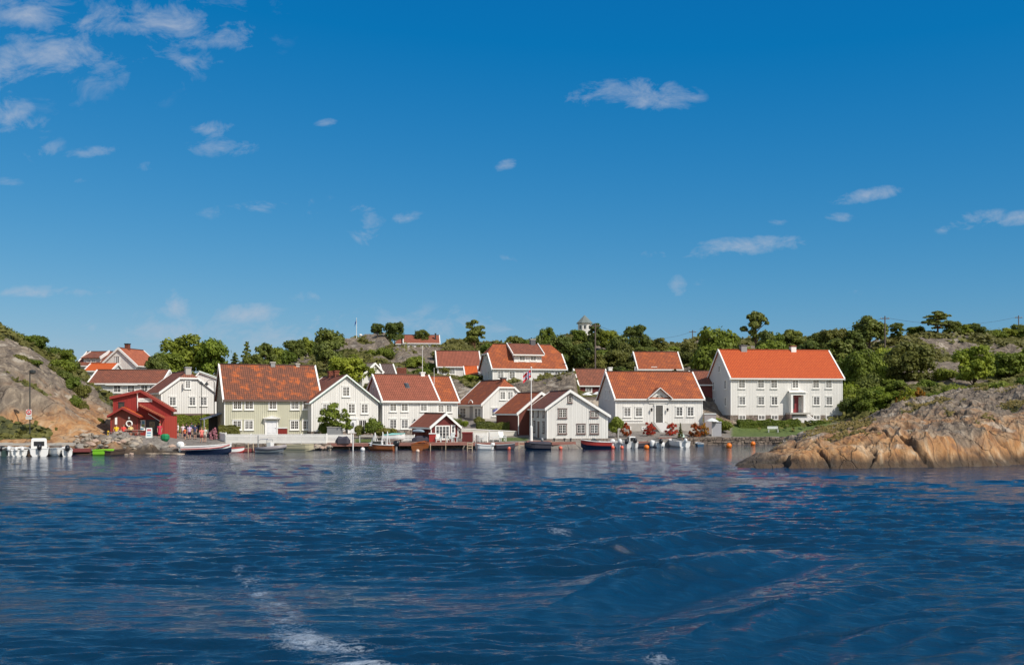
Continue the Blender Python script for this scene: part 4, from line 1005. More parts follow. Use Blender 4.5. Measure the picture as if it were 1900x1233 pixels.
# ================================================================ white gable house with green edging
h = House('white_house', 'white gable-fronted house with green-edged bargeboards and twin brick chimneys', 578, 127.6, 701, 132, 8.5, 1.8); H5 = h
ap = h.hit(642.2, 698)
h.shell(h.hit(700, 746).z, ap.z, 'v', M_white, T_brown, trim=M_trim, rpos=ap.x, ze=h.hit(582, 746).z if False else h.hit(700, 746).z, plinth=M_plinth, plinth_h=.1, battens=.3, barge=.18, down=2) if False else \
h.shell(h.hit(700, 746).z, ap.z, 'v', M_white, T_brown, trim=M_trim, rpos=ap.x, plinth=M_plinth, plinth_h=.1, battens=.3, barge=.16, down=2)
gb = MB()
for k, x1 in ((0, -.40), (1, h.w+.40)):
    zz_ = h.ze-h.s0*.40 if k == 0 else h.ze-h.s1*.40
    gb.beam((x1, -.31, zz_+.02), (ap.x, -.31, h.zr+.02), .03, .12, up=(0, 1, 0))
gb.build('green_edge_strip', M_green, h.root)
h.win(642, 726, .85, 1.15)
for x in (605, 652.3, 676.3): h.win(x, 757.5, .85, 1.15)
h.win(672.5, 789, 1.0, 1.4, rows=2, pane=M_glass)
u, z0, z1 = porch_door(h, 654, 779, 803, .95, M_doorw, hood=False)
ov = MB(); ov.loft([[(u+.2*math.cos(a_), y, z0+(z1-z0)*.62+.36*math.sin(a_)) for a_ in [i*math.pi/8 for i in range(16)]] for y in (-.10, -.085)]); ov.build('oval_window', M_glass, h.root)
MB().box(u-.95, -.05, z0, u-.62, 0, z1+.1).build('dark_side_light', M_dark, h.root)
h.chim(613, 688, .6, 1.2, M_brick, M_brick); h.chim(624, 687, .6, 1.2, M_brick, M_brick)

# ================================================================ white house, red roof, left gable in shade
h = House('white_house', 'white two-storey house with plain red roof and one skylight, behind the boathouse', 710, 132, 812, 135, 8.4, 1.9); H6 = h
h.shell(h.zat(741.5), h.zat(697, 4.2), 'u', M_white, T_red, plinth=M_plinth, plinth_h=.1, battens=.3, down=2, barge=.26)
MB().box(-.3, -.36, h.ze-.38, h.w+.25, -.30, h.ze-.16).build('eaves_fascia', M_trim, h.root)
for x in (729.3, 750.8, 786.2): h.win(x, 755.5, .82, .92)
for x in (729.3, 750.8): h.win(x, 786, .84, 1.15)
h.win(693, 728, .5, 1.2, 'L', sashes=1)
l = h.hit(755, 713, 'F', 2.2); zs = h.ze+h.s0*2.2+.2
sk = MB(); sk.box(l.x-.3, 1.9, h.ze+h.s0*1.9+.16, l.x+.3, 1.95, h.ze+h.s0*1.9+.24)
sk = MB(); y0, y1 = 1.8, 2.6; sk.slab([(l.x-.32, y0, h.ze+h.s0*y0+.26), (l.x+.32, y0, h.ze+h.s0*y0+.26), (l.x+.32, y1, h.ze+h.s0*y1+.26), (l.x-.32, y1, h.ze+h.s0*y1+.26)], .08); sk.build('skylight', M_glass, h.root)
h.chim(783.6, 690, .55, .6, M_trim, M_trim)
lm = MB(); c = h.hit(768, 778); lm.beam((c.x, 0, c.z), (c.x, -.3, c.z), .04); lm.tube([(c.x, -.3, c.z-.35), (c.x, -.3, c.z), (c.x, -.3, c.z+.1)], [.08, .14, .03], 8); lm.build('wall_lantern', M_dark, h.root)

h = House('white_house', 'narrow white wing with an orange-brown roof right of the skylight house', 800, 139.2, 849, 140.6, 8, 2.2)
h.shell(h.zat(743), h.zat(700, 4), 'u', M_white, T_rust, plinth=M_plinth, plinth_h=.1, battens=.3, down=2)
for x in (818, 833): h.win(x, 757.5, .75, .95)

# ================================================================ houses on the slope behind
h = House('white_house', 'low white hillside house with red roof beside a bright orange lean-to', 812, 185, 891, 186, 8, Z(703, 185)); 
h.shell(h.zat(679), h.zat(652.5, 4), 'u', M_white, T_red, down=4)
for x in (824.5, 838.8): h.win(x, 688, .95, 1.05)
h2 = House('lean_to', 'small lean-to with vivid orange roof beside the big dormer house', 862.5, 180, 889, 180.3, 3.4, Z(703, 180), 'outhouse')
h2.shell(h2.zat(697), h2.zat(681, 3.2), 'u', M_dred, T_bright, rpos=3.3, ze2=h2.zat(683, 3.3), oe=.2, og=.05, down=3, barge=.1)

h = House('white_house', 'large white hillside house with wide dormer and clipped orange-brown roof', 914.3, 172, 1048.8, 175.4, 9.0, Z(712, 172)); H9 = h
h.shell(h.zat(682.3), h.zat(640.5, 4.5), 'u', M_white, T_rust, clip=(.42, .42), down=5, og=.3)
for x in (929, 950, 1013, 1034.5): h.win(x, 695.5, .95, 1.15)
h.win(977.5, 699, .95, 1.3)
for x, y in ((898, 665), (904.5, 665), (897, 695.5), (907, 695.5)): h.win(x, y, .55, 1.2, 'L', sashes=1)
# shed dormer
dy = 1.0; dl = h.hit(954, 670, 'F', dy); drr = h.hit(1005, 670, 'F', dy); zt = h.hit(980, 657.5, 'F', dy).z; zb_ = h.hit(980, 670.5, 'F', dy).z
x0, x1 = dl.x, drr.x; yr = 4.5
dm = MB(); dm.add([(x0, dy, zb_-.3), (x1, dy, zb_-.3), (x1, dy, zt), (x0, dy, zt), (x0, yr, zt-.3), (x1, yr, zt-.3), (x0, yr, h.zr-.1), (x1, yr, h.zr-.1)], [(0, 1, 2, 3), (0, 3, 6, 4), (1, 5, 7, 2)])
dmo = dm.build('dormer', M_white, h.root)
rf = MB(); rf.slab([(x0-.3, dy-.45, zt+.02), (x1+.3, dy-.45, zt+.02), (x1+.3, yr+.1, h.zr+.32), (x0-.3, yr+.1, h.zr+.32)], .12); rf.build('dormer_roof', T_brown, h.root)
db = MB()
for x in (x0-.36, x1+.36): db.beam((x, dy-.5, zt-.02), (x, yr+.1, h.zr+.30), .14, .34)
db.box(x0-.3, dy-.52, zt-.20, x1+.3, dy-.46, zt+.0); db.box(x0-.05, dy-.08, zb_-.12, x1+.05, dy-.002, zb_+.06); db.build('dormer_bargeboard', M_trim, h.root)
for x in (968.7, 989.2): h.win(x, 664.5, .95, .75, off=dy, rows=2)
h.chim(988, 629, .85, 1.3, M_lead, M_conc); h.chim(945, 635, .45, .8, M_brick, M_lead)

h = House('red_hut', 'small dark red cottage with brown roof on the rock behind the gable house', 1075, 165, 1131, 166, 6, Z(728, 165), 'cottage')
h.shell(h.zat(713.5), h.zat(686, 3), 'u', M_dred, T_brown, down=4, barge=.2)
h.win(1092.5, 721, .9, .95)
h.chim(1132, 681, .6, .9, M_trim, M_trim)
h = House('white_house', 'white cottage with a lichen-orange roof peeping over the gablet house', 1184.5, 178, 1265, 178.6, 7.5, Z(693, 178)-.6, 'cottage')
h.shell(h.zat(683.5), h.zat(654, 3.7), 'u', M_white, T_rust, down=4)
h.chim(1212.6, 680, .9, .8, M_trim, M_trim, b=.6); h.chim(1180, 680, .6, .9, M_trim, M_conc, b=.6)
h = House('red_barn', 'dark red barn in the gap left of the orange-roofed house', 1288, 160, 1336, 160, 7, Z(762, 160), 'barn')
h.shell(h.zat(712.5), h.zat(690, 3.5), 'u', M_dred, T_brown, down=3)

h = House('grey_house', 'grey-roofed house tucked behind the skylight house', 712, 162, 733, 162.5, 6, Z(706, 162), 'cottage')
h.shell(h.zat(694), h.zat(677, 3), 'u', M_white, tiles('tiles_grey', (.16, .11, .095), (.13, .09, .08)), down=3, barge=.15)
h = House('grey_house', 'low pale-roofed gable house half hidden by the bright green tree', 672, 158, 716, 163, 5.5, Z(708, 160), 'cottage')
h.shell(h.hit(715, 698).z, h.hit(690, 675).z, 'v', M_white, tiles('tiles_pale', (.26, .23, .20), (.22, .195, .17)), down=3, barge=.2)
MB().box(0, 0, 0, 1.35, 1.0, 1.25).build('brick_store', M_brick, None, (P(736.5, 156), 156, Z(697, 156)))
tag(bpy.data.objects['brick_store'], 'small brick store on the slope above the skylight roof', 'store')

h = House('hilltop_house', 'long red-roofed house sunk behind the hill crest', 750, 255, 814.5, 256, 7, Z(645, 255), 'house')
h.shell(h.zat(636), h.zat(622.5, 3.5), 'u', M_white, T_red, down=4, barge=.4, og=.3)
h.chim(808, 618, .35, 1.1, M_dark, M_dark, b=1.5)
h = House('hilltop_house', 'short red-roofed wing left of the long hilltop roof', 734, 256, 748.5, 256, 7, Z(645, 255), 'house')
h.shell(h.zat(637), h.zat(623.5, 3.5), 'u', M_white, T_red, down=4, barge=.4, og=.1)

# hilltop pavilion with pyramid roof
root = empty('lookout_pavilion', W(1084.5, 618, 245), 0, 'white octagonal lookout with grey pyramid roof on the skyline', 'lookout')
mb = MB(); n = 8; rr = 1.66
mb.loft([[(rr*math.cos(2*math.pi*(i+.5)/n), rr*math.sin(2*math.pi*(i+.5)/n), z) for i in range(n)] for z in (-2, 2.35)]); mb.build('wall', M_white, root)
mb = MB(); mb.loft([[(r_*math.cos(2*math.pi*(i+.5)/n), r_*math.sin(2*math.pi*(i+.5)/n), z) for i in range(n)] for r_, z in ((2.05, 2.3), (2.05, 2.42), (.04, 4.35))]); mb.build('roof', M_slate, root)
for a_ in (-1, 0, 1):
    an = -math.pi/2+a_*math.pi/4; cx, cy = 1.54*math.cos(an), 1.54*math.sin(an); tx, ty = -math.sin(an), math.cos(an)
    mb = MB(); mb.add([(cx-tx*.28, cy-ty*.28, .9), (cx+tx*.28, cy+ty*.28, .9), (cx+tx*.28, cy+ty*.28, 1.8), (cx-tx*.28, cy-ty*.28, 1.8)], [(0, 1, 2, 3)]); mb.build('window', M_glass, root)

# ================================================================ houses on the left
h = House('white_house', 'white clipped-gable house with an overhanging storey above the green hedge', 299, 137.2, 400, 141.0, 9.0, Z(767, 138)); H3 = h
h.shell(h.hit(299, 727).z, h.hit(347, 690).z, 'v', M_white, T_brown, clip=(.34, 0), oe=.3, down=0.0, battens=.3, plinth=M_brown, plinth_h=.0)
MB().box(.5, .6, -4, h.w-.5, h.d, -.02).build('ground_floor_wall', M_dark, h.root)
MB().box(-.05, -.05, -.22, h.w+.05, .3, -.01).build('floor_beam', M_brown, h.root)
h.win(348.5, 713, .62, 1.0)
op = MB(); c = h.hit(342.5, 714); op.add([(c.x-.05, -.05, c.z-.5), (c.x-.28, -.48, c.z-.5), (c.x-.28, -.48, c.z+.5), (c.x-.05, -.05, c.z+.5), (c.x-.02, -.06, c.z-.5), (c.x-.25, -.5, c.z-.5), (c.x-.25, -.5, c.z+.5), (c.x-.02, -.06, c.z+.5)], [(0, 1, 2, 3), (7, 6, 5, 4), (0, 4, 5, 1), (3, 2, 6, 7), (1, 5, 6, 2)]); op.build('open_casement', M_trim, h.root)
for x in (320.4, 356.8, 377.9): h.win(x, 744, .8, 1.12)
h.chim(348.5, 680.5, .75, .9, M_conc, M_grey)
h = House('white_house', 'plain white gable with a green-edged roof slope beside the pale green house', 366, 146, 408, 147, 7, Z(765, 146))
h.shell(h.hit(405, 705).z, h.hit(357, 690).z, 'v', M_white, T_brown, rpos=.25, ze=None or h.hit(405, 705).z, down=3) if False else None
c_l = h.hit(366, 692).z; c_r = h.hit(406, 704).z
h.shell(c_l-.3, c_l+.1, 'v', M_white, T_brown, rpos=.3, ze2=c_r, down=3, og=.2, oe=.25, barge=.18)
gs = MB(); gs.beam((.0, -.27, c_l+.28), (h.w+.3, -.27, c_r+.08), .03, .1, up=(0, 1, 0)); gs.build('green_edge_strip', M_green, h.root)

h = House('white_house', 'long low white house with brown roof behind the red shop', 166, 149, 299, 149.5, 7.5, Z(742, 149)); H2 = h
h.shell(h.zat(710.5), h.zat(688, 3.7), 'u', M_white, T_brown, down=3, barge=.3)
MB().box(2.4, -.37, h.ze-.32, h.w*.68, -.31, h.ze-.08).build('eaves_fascia', M_trim, h.root)
for x in (217.7, 243.3, 268): h.win(x, 720.8, .95, 1.0, rows=2)
h.win(283, 721, .8, .9, pane=None)
h = House('white_house', 'white gable-fronted villa with terracotta roof and single attic window', 188.6, 175.6, 252.5, 174.4, 7.6, Z(692, 175)); H1 = h
ap = h.hit(220.3, 646.5)
h.shell(h.hit(190, 677).z, ap.z, 'v', M_white, T_terra, rpos=ap.x, down=4, barge=.3)
h.win(218, 667.5, .72, 1.1)
MB().add([(0, 0, 0)], []).v
h.chim(236.5, 637, .7, 1.1, M_brick, M_dark)
h = House('white_house', 'white house with brown roof and shed dormer left of the villa', 143, 180, 215, 179, 7, Z(696, 178))
h.shell(h.zat(677), h.zat(653.5, 3.5), 'u', M_white, T_brown, down=4, barge=.28)
dy = .55; a = h.hit(155, 675, 'F', dy); b = h.hit(186, 675, 'F', dy); zt = h.hit(170, 663.5, 'F', dy).z
dm = MB(); dm.add([(a.x, dy, a.z-.6), (b.x, dy, a.z-.6), (b.x, dy, zt), (a.x, dy, zt), (a.x, 3.4, a.z), (b.x, 3.4, a.z), (b.x, 3.4, h.zr-.2), (a.x, 3.4, h.zr-.2)], [(0, 1, 2, 3), (0, 3, 7, 4), (1, 5, 6, 2)]); dm.build('dormer', M_white, h.root)
rf = MB(); rf.slab([(a.x-.25, dy-.35, zt+.02), (b.x+.1, dy-.35, zt+.02), (b.x+.1, 3.4, h.zr+.15), (a.x-.25, 3.4, h.zr+.15)], .12); rf.build('dormer_roof', T_brown, h.root)
db = MB(); db.beam((b.x+.16, dy-.4, zt-.1), (b.x+.16, 3.4, h.zr+.15), .14, .5); db.build('dormer_bargeboard', M_trim, h.root); db = MB(); db.beam((a.x-.28, dy-.4, zt), (a.x-.28, 3.4, h.zr+.15), .1, .25); db.build('dormer_bargeboard', M_trim, h.root)
for x in (165, 173.5): h.win(x, 671, .6, .75, off=dy, rows=2)
h = House('lean_to', 'low annex with vivid orange roof below the villa', 158, 168, 207, 168, 5, Z(697, 168), 'outhouse')
h.shell(h.zat(687.5), h.zat(676, 2.5), 'u', M_white, T_bright, down=3, barge=.25, og=.15)

# ================================================================ red shop on the square
h = House('red_shop', 'red wooden shop with white signboard and shallow uneven gable on the square', 210, 120, 317.5, 121.8, 8.0, 1.6, 'shop'); HS = h
ap = h.hit(260.5, 726.5)
h.shell(h.hit(208, 738).z, ap.z, 'v', M_red, T_terra, trim=M_redtrim, ze2=h.hit(319, 760).z, rpos=ap.x, battens=.2, down=1.5, og=.35, barge=.2)
c = h.hit(269.5, 741.8)
sg = MB().box(c.x-.78, -.10, c.z-.22, c.x+.78, -.045, c.z+.22).build('signboard', M_trim, h.root)
M_ink = paint('green_lettering', (.12, .22, .20))
def text(body, size, mat, parent, loc, rot=(R(90), 0, 0), name='lettering', ext=.008, sx=1.0):
    cu = bpy.data.curves.new(name, 'FONT'); cu.body = body; cu.size = size; cu.extrude = ext; cu.align_x = 'CENTER'; cu.align_y = 'CENTER'
    o = bpy.data.objects.new(name, cu); COL.objects.link(o); o.data.materials.append(mat); o.parent = parent; o.location = loc; o.rotation_euler = rot; o.scale = (sx, 1, 1)
    return o
# the photograph's lettering is too blurred to read: strokes of the same length, height and colour
lt = MB(); rs = random.Random(4); x = c.x-.62
while x < c.x+.60:
    w_ = rs.choice((.05, .07, .08)); lt.box(x, -.118, c.z-.09, x+.022, -.102, c.z+rs.choice((.05, .1, .1)))
    if rs.random() < .6: lt.box(x+.022, -.118, c.z-.09+rs.choice((0, .08)), x+w_, -.102, c.z-.065+rs.choice((0, .08)))
    x += w_+.035
lt.build('lettering', M_ink, sg)
pl = MB(); a = h.hit(255, 729); b = h.hit(255.5, 762); pl.tube([(a.x, -.12, a.z), (b.x, -.12, b.z)], .05); pl.ball((a.x-.02, -.12, a.z+.05), .13); pl.build('gable_pole', M_trim, h.root)
h.win(225.3, 752, .45, .55, trim=M_dark, sash=M_dark, sashes=1, cols=1, rows=1)
# porch roof running down to the right, dark opening under it
a = h.hit(258, 750.5, 'F', -1.3); b = h.hit(306, 774.5, 'F', -1.3)
pr = MB(); pr.slab([(a.x, -1.5, a.z), (b.x, -1.5, b.z), (b.x, -.01, b.z+.12), (a.x, -.01, a.z+.12)], .10); pr.build('porch_roof', T_terra, h.root)
pf = MB(); pf.beam((a.x, -1.53, a.z-.12), (b.x, -1.53, b.z-.12), .05, .24, up=(0, 1, 0)); pf.build('porch_fascia', M_redtrim, h.root)
a2 = h.hit(275, 767, 'F', -.9); b2 = h.hit(297, 781, 'F', -.9)
pf = MB(); pf.beam((a2.x, -.95, a2.z), (b2.x, -.95, b2.z), .06, .14, up=(0, 1, 0)); pf.build('awning_rail', M_trim, h.root)
a = h.hit(271, 775); b = h.hit(295, 806)
MB().box(a.x, -.03, .02, b.x, 0, a.z-.2).build('dark_doorway', M_dark, h.root)
MB().box(a.x+.35, -.06, .3, a.x+1.0, -.032, 1.6).build('shop_window', M_glass, h.root)
for x_ in (297.5, 304): l = h.hit(x_, 800, 'F', -1.3); MB().beam((l.x, -1.35, -.6), (l.x, -1.35, l.z+1.3), .12).build('porch_post', M_red, h.root)
a = h.hit(297, 770, 'F', -.7); b = h.hit(328, 808, 'F', -.7)
MB().box(a.x, -.75, -1.2, b.x, -.01, a.z-.1).build('side_bay', siding('bay_red', (.40, .045, .025), .2), h.root)
bb = MB(); cA = h.hit(262.6, 788.5, 'F', -.12); bb.box(cA.x-.42, -.16, cA.z-.62, cA.x+.42, -.05, cA.z+.62); bdo = bb.build('notice_board', M_trim, h.root)
for (dx, dz_, w_, h_, col) in ((-.2, .3, .3, .3, (.25, .45, .55)), (.2, .32, .3, .4, (.12, .30, .42)), (.18, -.05, .34, .3, (.35, .42, .15)), (-.2, -.1, .32, .3, (.6, .6, .7)), (.0, -.42, .5, .2, (.12, .25, .45))):
    MB().box(cA.x+dx-w_/2, -.168, cA.z+dz_-h_/2, cA.x+dx+w_/2, -.161, cA.z+dz_+h_/2).build('poster', paint('poster_%d' % int(col[0]*100+col[2]*10), col, .5, .3, 5), bdo)
# kiosk in front
h = House('red_shed', 'small red shed with orange roof and white lifebuoy beside the shop', 205.5, 116.5, 255, 117.2, 3.2, 1.7, 'shed'); HK = h
ap = h.hit(227.5, 758.5)
h.shell(h.hit(206, 771).z, ap.z, 'v', siding('shed_red', (.20, .04, .022), .16), T_bright, trim=M_redtrim, ze2=h.hit(254, 772).z, rpos=ap.x, oe=.3, og=.6, barge=.14, down=1.2)
c = h.hit(215.4, 780.5); MB().box(c.x-.12, -.05, c.z-.4, c.x+.12, -.005, c.z+.4).build('thermometer_board', M_trim, h.root)
c = h.hit(239.8, 785.5); lbv = MB()
ring = [[(c.x+(.30+.085*math.cos(b_))*math.cos(a_), -.10+.085*math.sin(b_), c.z+(.30+.085*math.cos(b_))*math.sin(a_)) for b_ in [j*math.pi/4 for j in range(8)]] for a_ in [i*math.pi/12 for i in range(25)]]
lbv.loft(ring, 0, cap=False); lo = lbv.build('lifebuoy', M_trim, None, smooth=True); lo.matrix_world = h.root.matrix_basis; tag(lo, 'white ring lifebuoy hung on the small red shed', 'lifebuoy')
lr = MB(); lr.tube([(c.x-.22, -.15, c.z+.2), (c.x, -.17, c.z+.05), (c.x+.12, -.17, c.z-.1), (c.x-.1, -.16, c.z-.22)], .035, 6)
o_ = lr.build('rope', M_dark, None); o_.parent = lo
lp = MB(); c = h.hit(240, 775); lp.ball((c.x, -.2, c.z), .12); lp.build('wall_lamp', M_trim, h.root)

# ================================================================ red boathouse on the jetty
h = House('red_boathouse', 'small red boathouse with broad white bargeboards and glazed doors on the jetty', 799.5, 121.8, 850, 123.6, 5.4, .80, 'boathouse'); HB = h
ap = h.hit(825.4, 769); 
h.shell(h.hit(799, 791.5).z, ap.z, 'v', M_dred, T_red, rpos=ap.x, oe=.28, og=.35, barge=.2, battens=.2, down=.5)
l = h.hit(820.8, 802)
h.win_at(l.x, l.z-.02, 1.75, 1.55, cols=1, rows=4, sashes=4, sill=False, name='glazed_door')
c = h.hit(840.3, 796); h.win_at(c.x, c.z, .38, .8, cols=1, rows=2, sashes=1)
c = h.hit(785, 800.5, 'L'); 
dg_ = MB(); dg_.loft([[(-.45+.38*math.cos(a_)*s_, c.y-1.45+2.9*t_, c.z+.0+.30*math.sin(a_)*s_) for a_ in [math.pi*j/8 for j in range(9)]]+[(-.45, c.y-1.45+2.9*t_, c.z)] for t_, s_ in ((0, .1), (.15, .7), (.4, 1), (.75, 1), (1, .8))])
o_ = dg_.build('upturned_dinghy', paint('pale_blue_hull', (.38, .46, .52)), None, smooth=False); o_.matrix_world = h.root.matrix_basis; tag(o_, 'pale blue upturned dinghy racked along the red boathouse wall', 'dinghy')
# ================================================================ vegetation
M_bark = paint('bark', (0.11, 0.08, 0.06), 0.9, .3, 3); M_pbark = paint('pine_bark', (0.20, 0.10, 0.06), 0.9, .3, 3)
PROTO = {}
def proto(kind, var):
    """unit-height plant: (trunk mesh, crown mesh), crown spans about +-0.5*aspect"""
    key = (kind, var)
    if key in PROTO: return PROTO[key]
    rg = np.random.default_rng(hash(kind) % 1 + var*31+len(kind)*7); rr = random.Random(var*13+len(kind))
    blobs = []
    if kind == 'round':
        for i in range(26):
            a = i*2.4+rr.uniform(-.3, .3); t = rr.uniform(0, 1); z = .26+.56*t
            rad = .30*math.sin(math.pi*min(max((z-.10)/.95, .05), 1))**.7*rr.uniform(.75, 1.1)
            blobs.append((rad*math.cos(a), rad*math.sin(a), z, rr.uniform(.08, .165)))
        blobs += [(rr.uniform(-.08, .08), rr.uniform(-.06, .06), .80, .13), (0, 0, .55, .24)]; n, ls = 5600, .025
    elif kind == 'pine':
        for i in range(30):
            a = i*2.4+rr.uniform(-.4, .4); rad = rr.uniform(.04, .40); z = rr.uniform(.46, .90)-rad*.35
            blobs.append((rad*math.cos(a), rad*math.sin(a)*.8, z, rr.uniform(.05, .11)))
        blobs += [(.03, 0, .87, .11), (-.05, .05, .70, .13)]; n, ls = 3800, .024
    elif kind == 'spruce':
        for i in range(26):
            t = i/25; z = .12+.83*t; rad = .20*(1-t)**.85; a = i*2.4
            blobs.append((rad*math.cos(a), rad*math.sin(a), z, .03+.085*(1-t)))
        n, ls = 3600, .022
    elif kind == 'shrub':
        for i in range(11):
            a = i*2.4+rr.uniform(-.3, .3); rad = rr.uniform(.08, .34)
            blobs.append((rad*math.cos(a), rad*math.sin(a), .30+rr.uniform(-.08, .28)*(1-rad), rr.uniform(.17, .27)))
        n, ls = 3600, .032
    elif kind == 'tall':
        for i in range(13):
            t = i/12; z = .22+.66*t; rad = .16*math.sin(math.pi*(.15+.75*t))+.03; a = i*2.4
            blobs.append((rad*math.cos(a), rad*math.sin(a), z, rr.uniform(.09, .14)))
        n, ls = 3600, .026
    elif kind == 'open':       # small garden tree, see-through crown
        for i in range(34):
            a = i*2.4; rad = rr.uniform(.02, .42); z = .25+rr.uniform(0, .68)*(1-rad*1.1)
            blobs.append((rad*math.cos(a), rad*math.sin(a), z, rr.uniform(.06, .12)))
        n, ls = 2300, .026
    B_ = np.array(blobs); w = B_[:, 3]**2; w /= w.sum(); idx = rg.choice(len(B_), n, p=w)
    d = rg.normal(0, 1, (n, 3)); d /= np.linalg.norm(d, axis=1, keepdims=True)
    d[:, 2] = np.where(d[:, 2] < -.55, -d[:, 2]*.5, d[:, 2])
    if kind == 'pine': sq = np.array([1.15, 1.15, .55])
    elif kind == 'spruce': sq = np.array([1.25, 1.25, .4])
    else: sq = np.array([1.05, 1.05, .85])
    rad = B_[idx, 3:4]*rg.uniform(.62, 1.10, (n, 1))*(1+.18*rg.normal(0, 1, (n, 1))*(rg.random((n, 1)) < .25))
    C = B_[idx, :3]+d*rad*sq
    C[:, 2] = np.maximum(C[:, 2], .02)
    nrm = d+np.array([0, 0, .35])
    q = leaf_quads(C, nrm, ls, rg, 1.35)
    me = bpy.data.meshes.new('crown'); me.vertices.add(n*4); me.vertices.foreach_set('co', q.astype(np.float32).ravel())
    me.loops.add(n*4); me.loops.foreach_set('vertex_index', np.arange(n*4, dtype=np.int32)); me.polygons.add(n)
    me.polygons.foreach_set('loop_start', np.arange(0, n*4, 4, dtype=np.int32)); me.polygons.foreach_set('loop_total', np.full(n, 4, np.int32))
    me.materials.append(F_green); me.update(); me.validate()
    mb = MB(); pts = [(0, 0, -.12), (.01, 0, .1), (rr.uniform(-.03, .03), 0, .35), (rr.uniform(-.03, .03), .02, .62 if kind != 'spruce' else .95)]
    if kind == 'shrub': pts = [(0, 0, -.15), (.01, 0, .1), (0, 0, .35)]; mb.tube(pts, [.03, .022, .01], 6)
    else: mb.tube(pts, [.032, .026, .018, .006], 7)
    for i in range(0, len(blobs), 2):
        b_ = blobs[i]; z0 = max(.05, min(b_[2]-.18, .55))
        mb.tube([(0, 0, z0), (b_[0]*.5, b_[1]*.5, (z0+b_[2])/2+.02), (b_[0]*.9, b_[1]*.9, b_[2])], [.013, .009, .004], 5)
    tm = bpy.data.meshes.new('trunk'); tm.from_pydata(mb.v, [], mb.f); tm.materials.append(M_pbark if kind == 'pine' else M_bark)
    PROTO[key] = (tm, me); return PROTO[key]
WID = dict(round=.92, pine=.95, spruce=.55, shrub=.98, tall=.52, open=.95)
NAMES = dict(round='broadleaf_tree', pine='pine_tree', spruce='spruce_tree', shrub='bush', tall='slender_tree', open='garden_tree')
_tr = random.Random(99)
CR = {}
def tree(px, D, ytop, wpx, kind='round', mat=None, label=None, cat='tree', group=None, var=None, name=None, base=None, sink=0.0):
    x = P(px, D); zb = gz(x, D) if base is None else base
    if base is None: zb = max(zb, hz(x, D))
    zb -= sink; H = max(Z(ytop, D)-zb, .5); Wm = wpx/F*D
    var = _tr.randrange(4) if var is None else var
    tm, cmh = proto(kind, var); mat = mat or F_green
    key = (kind, var, mat.name)
    if key not in CR:
        c2 = cmh.copy(); c2.materials.clear(); c2.materials.append(mat); CR[key] = c2
    root = empty(name or NAMES[kind], (x, D, zb), _tr.uniform(0, 6.28), label, cat, group)
    sxy = Wm/WID[kind]; root.scale = (sxy, sxy, H)
    t = bpy.data.objects.new('trunk' if kind != 'shrub' else 'stem', tm); COL.objects.link(t); t.parent = root
    c = bpy.data.objects.new('crown' if kind != 'shrub' else 'foliage', CR[key]); COL.objects.link(c); c.parent = root
    # keep leaves from being stretched too far: crowns are unit meshes scaled per axis
    return root
G, DK, OL, BR = F_green, F_dark, F_olive, F_bright
# --- trees one can point to
tree(345, 168, 613, 92, 'round', G, 'tall leafy tree left half of the pair above the white gable house', var=1)
tree(392, 166, 620, 70, 'round', BR, 'sunlit leafy tree at the right end above the white gable house', var=2)
tree(318, 164, 648, 70, 'round', G, 'lower leafy tree left of the tall pair behind the long low house', var=0)
tree(290, 160, 652, 46, 'round', DK, 'dark round tree right behind the villa gable', var=3)
tree(458, 172, 631, 34, 'spruce', DK, 'dark pointed spruce above the pale green roof', var=0)
tree(436, 170, 652, 36, 'spruce', DK, 'short dark spruce left of the taller spruce', var=1)
tree(473, 170, 652, 40, 'round', DK, 'dark rounded tree just right of the spruce', var=1)
tree(492, 180, 634, 36, 'tall', DK, 'narrow dark tree between the spruce and the thicket', var=1)
tree(610, 176, 603, 66, 'round', DK, 'big dark spreading tree on the bare rock left of the flagpole hill', var=2)
tree(700, 240, 597, 28, 'round', DK, 'left small round tree of the pair on the hill crest', var=1)
tree(733, 240, 594, 42, 'round', DK, 'right larger round tree of the pair on the hill crest', var=0)
tree(783, 258, 608, 32, 'round', DK, 'low dark tree behind the long hilltop roof', var=3)
tree(881, 222, 588, 54, 'pine', DK, 'umbrella-shaped pine alone on the ridge left of the dormer house', var=2)
tree(912, 205, 612, 46, 'shrub', G, 'dense bush between umbrella pine and dormer house roof', 'bush', var=1)
tree(885, 205, 620, 44, 'shrub', OL, 'olive bush below the umbrella pine', 'bush', var=2)
tree(1402, 205, 571, 62, 'pine', DK, 'tall dark pine standing alone over the orange roof', var=0)
tree(1326, 168, 597, 82, 'round', G, 'big rounded green tree behind the left end of the orange roof', var=2, sink=1)
tree(1740, 208, 574, 74, 'pine', DK, 'broad dark pine on the crest near the right edge', var=1)
tree(1613, 200, 581, 76, 'round', DK, 'big dark tree beside the right-hand power pole', var=1)
tree(1664, 204, 597, 24, 'tall', DK, 'slender dark tree between power pole and broad pine', var=2)
tree(1688, 160, 624, 100, 'round', OL, 'large olive-green tree on the slope above the orange flowers', var=3, sink=2)
tree(1808, 152, 634, 80, 'round', BR, 'bright green round tree in the middle of the right slope', var=1, sink=1)
tree(1872, 156, 648, 66, 'round', G, 'full green tree on the right slope near the photo edge', var=0, sink=1)
tree(1910, 158, 640, 50, 'round', G, 'green tree cut by the right edge of the photo', var=2)
tree(1182, 205, 598, 52, 'round', DK, 'rounded tree rising highest behind the lichen roof cottage', var=2)
tree(1104, 214, 598, 26, 'tall', DK, 'dark narrow tree at the foot of the lookout', var=3)
tree(1085, 185, 630, 46, 'round', DK, 'dark tree on the rock behind the power pole', var=1)
tree(1040, 185, 613, 62, 'round', DK, 'broad soft green tree right of the dormer house roof', var=3)
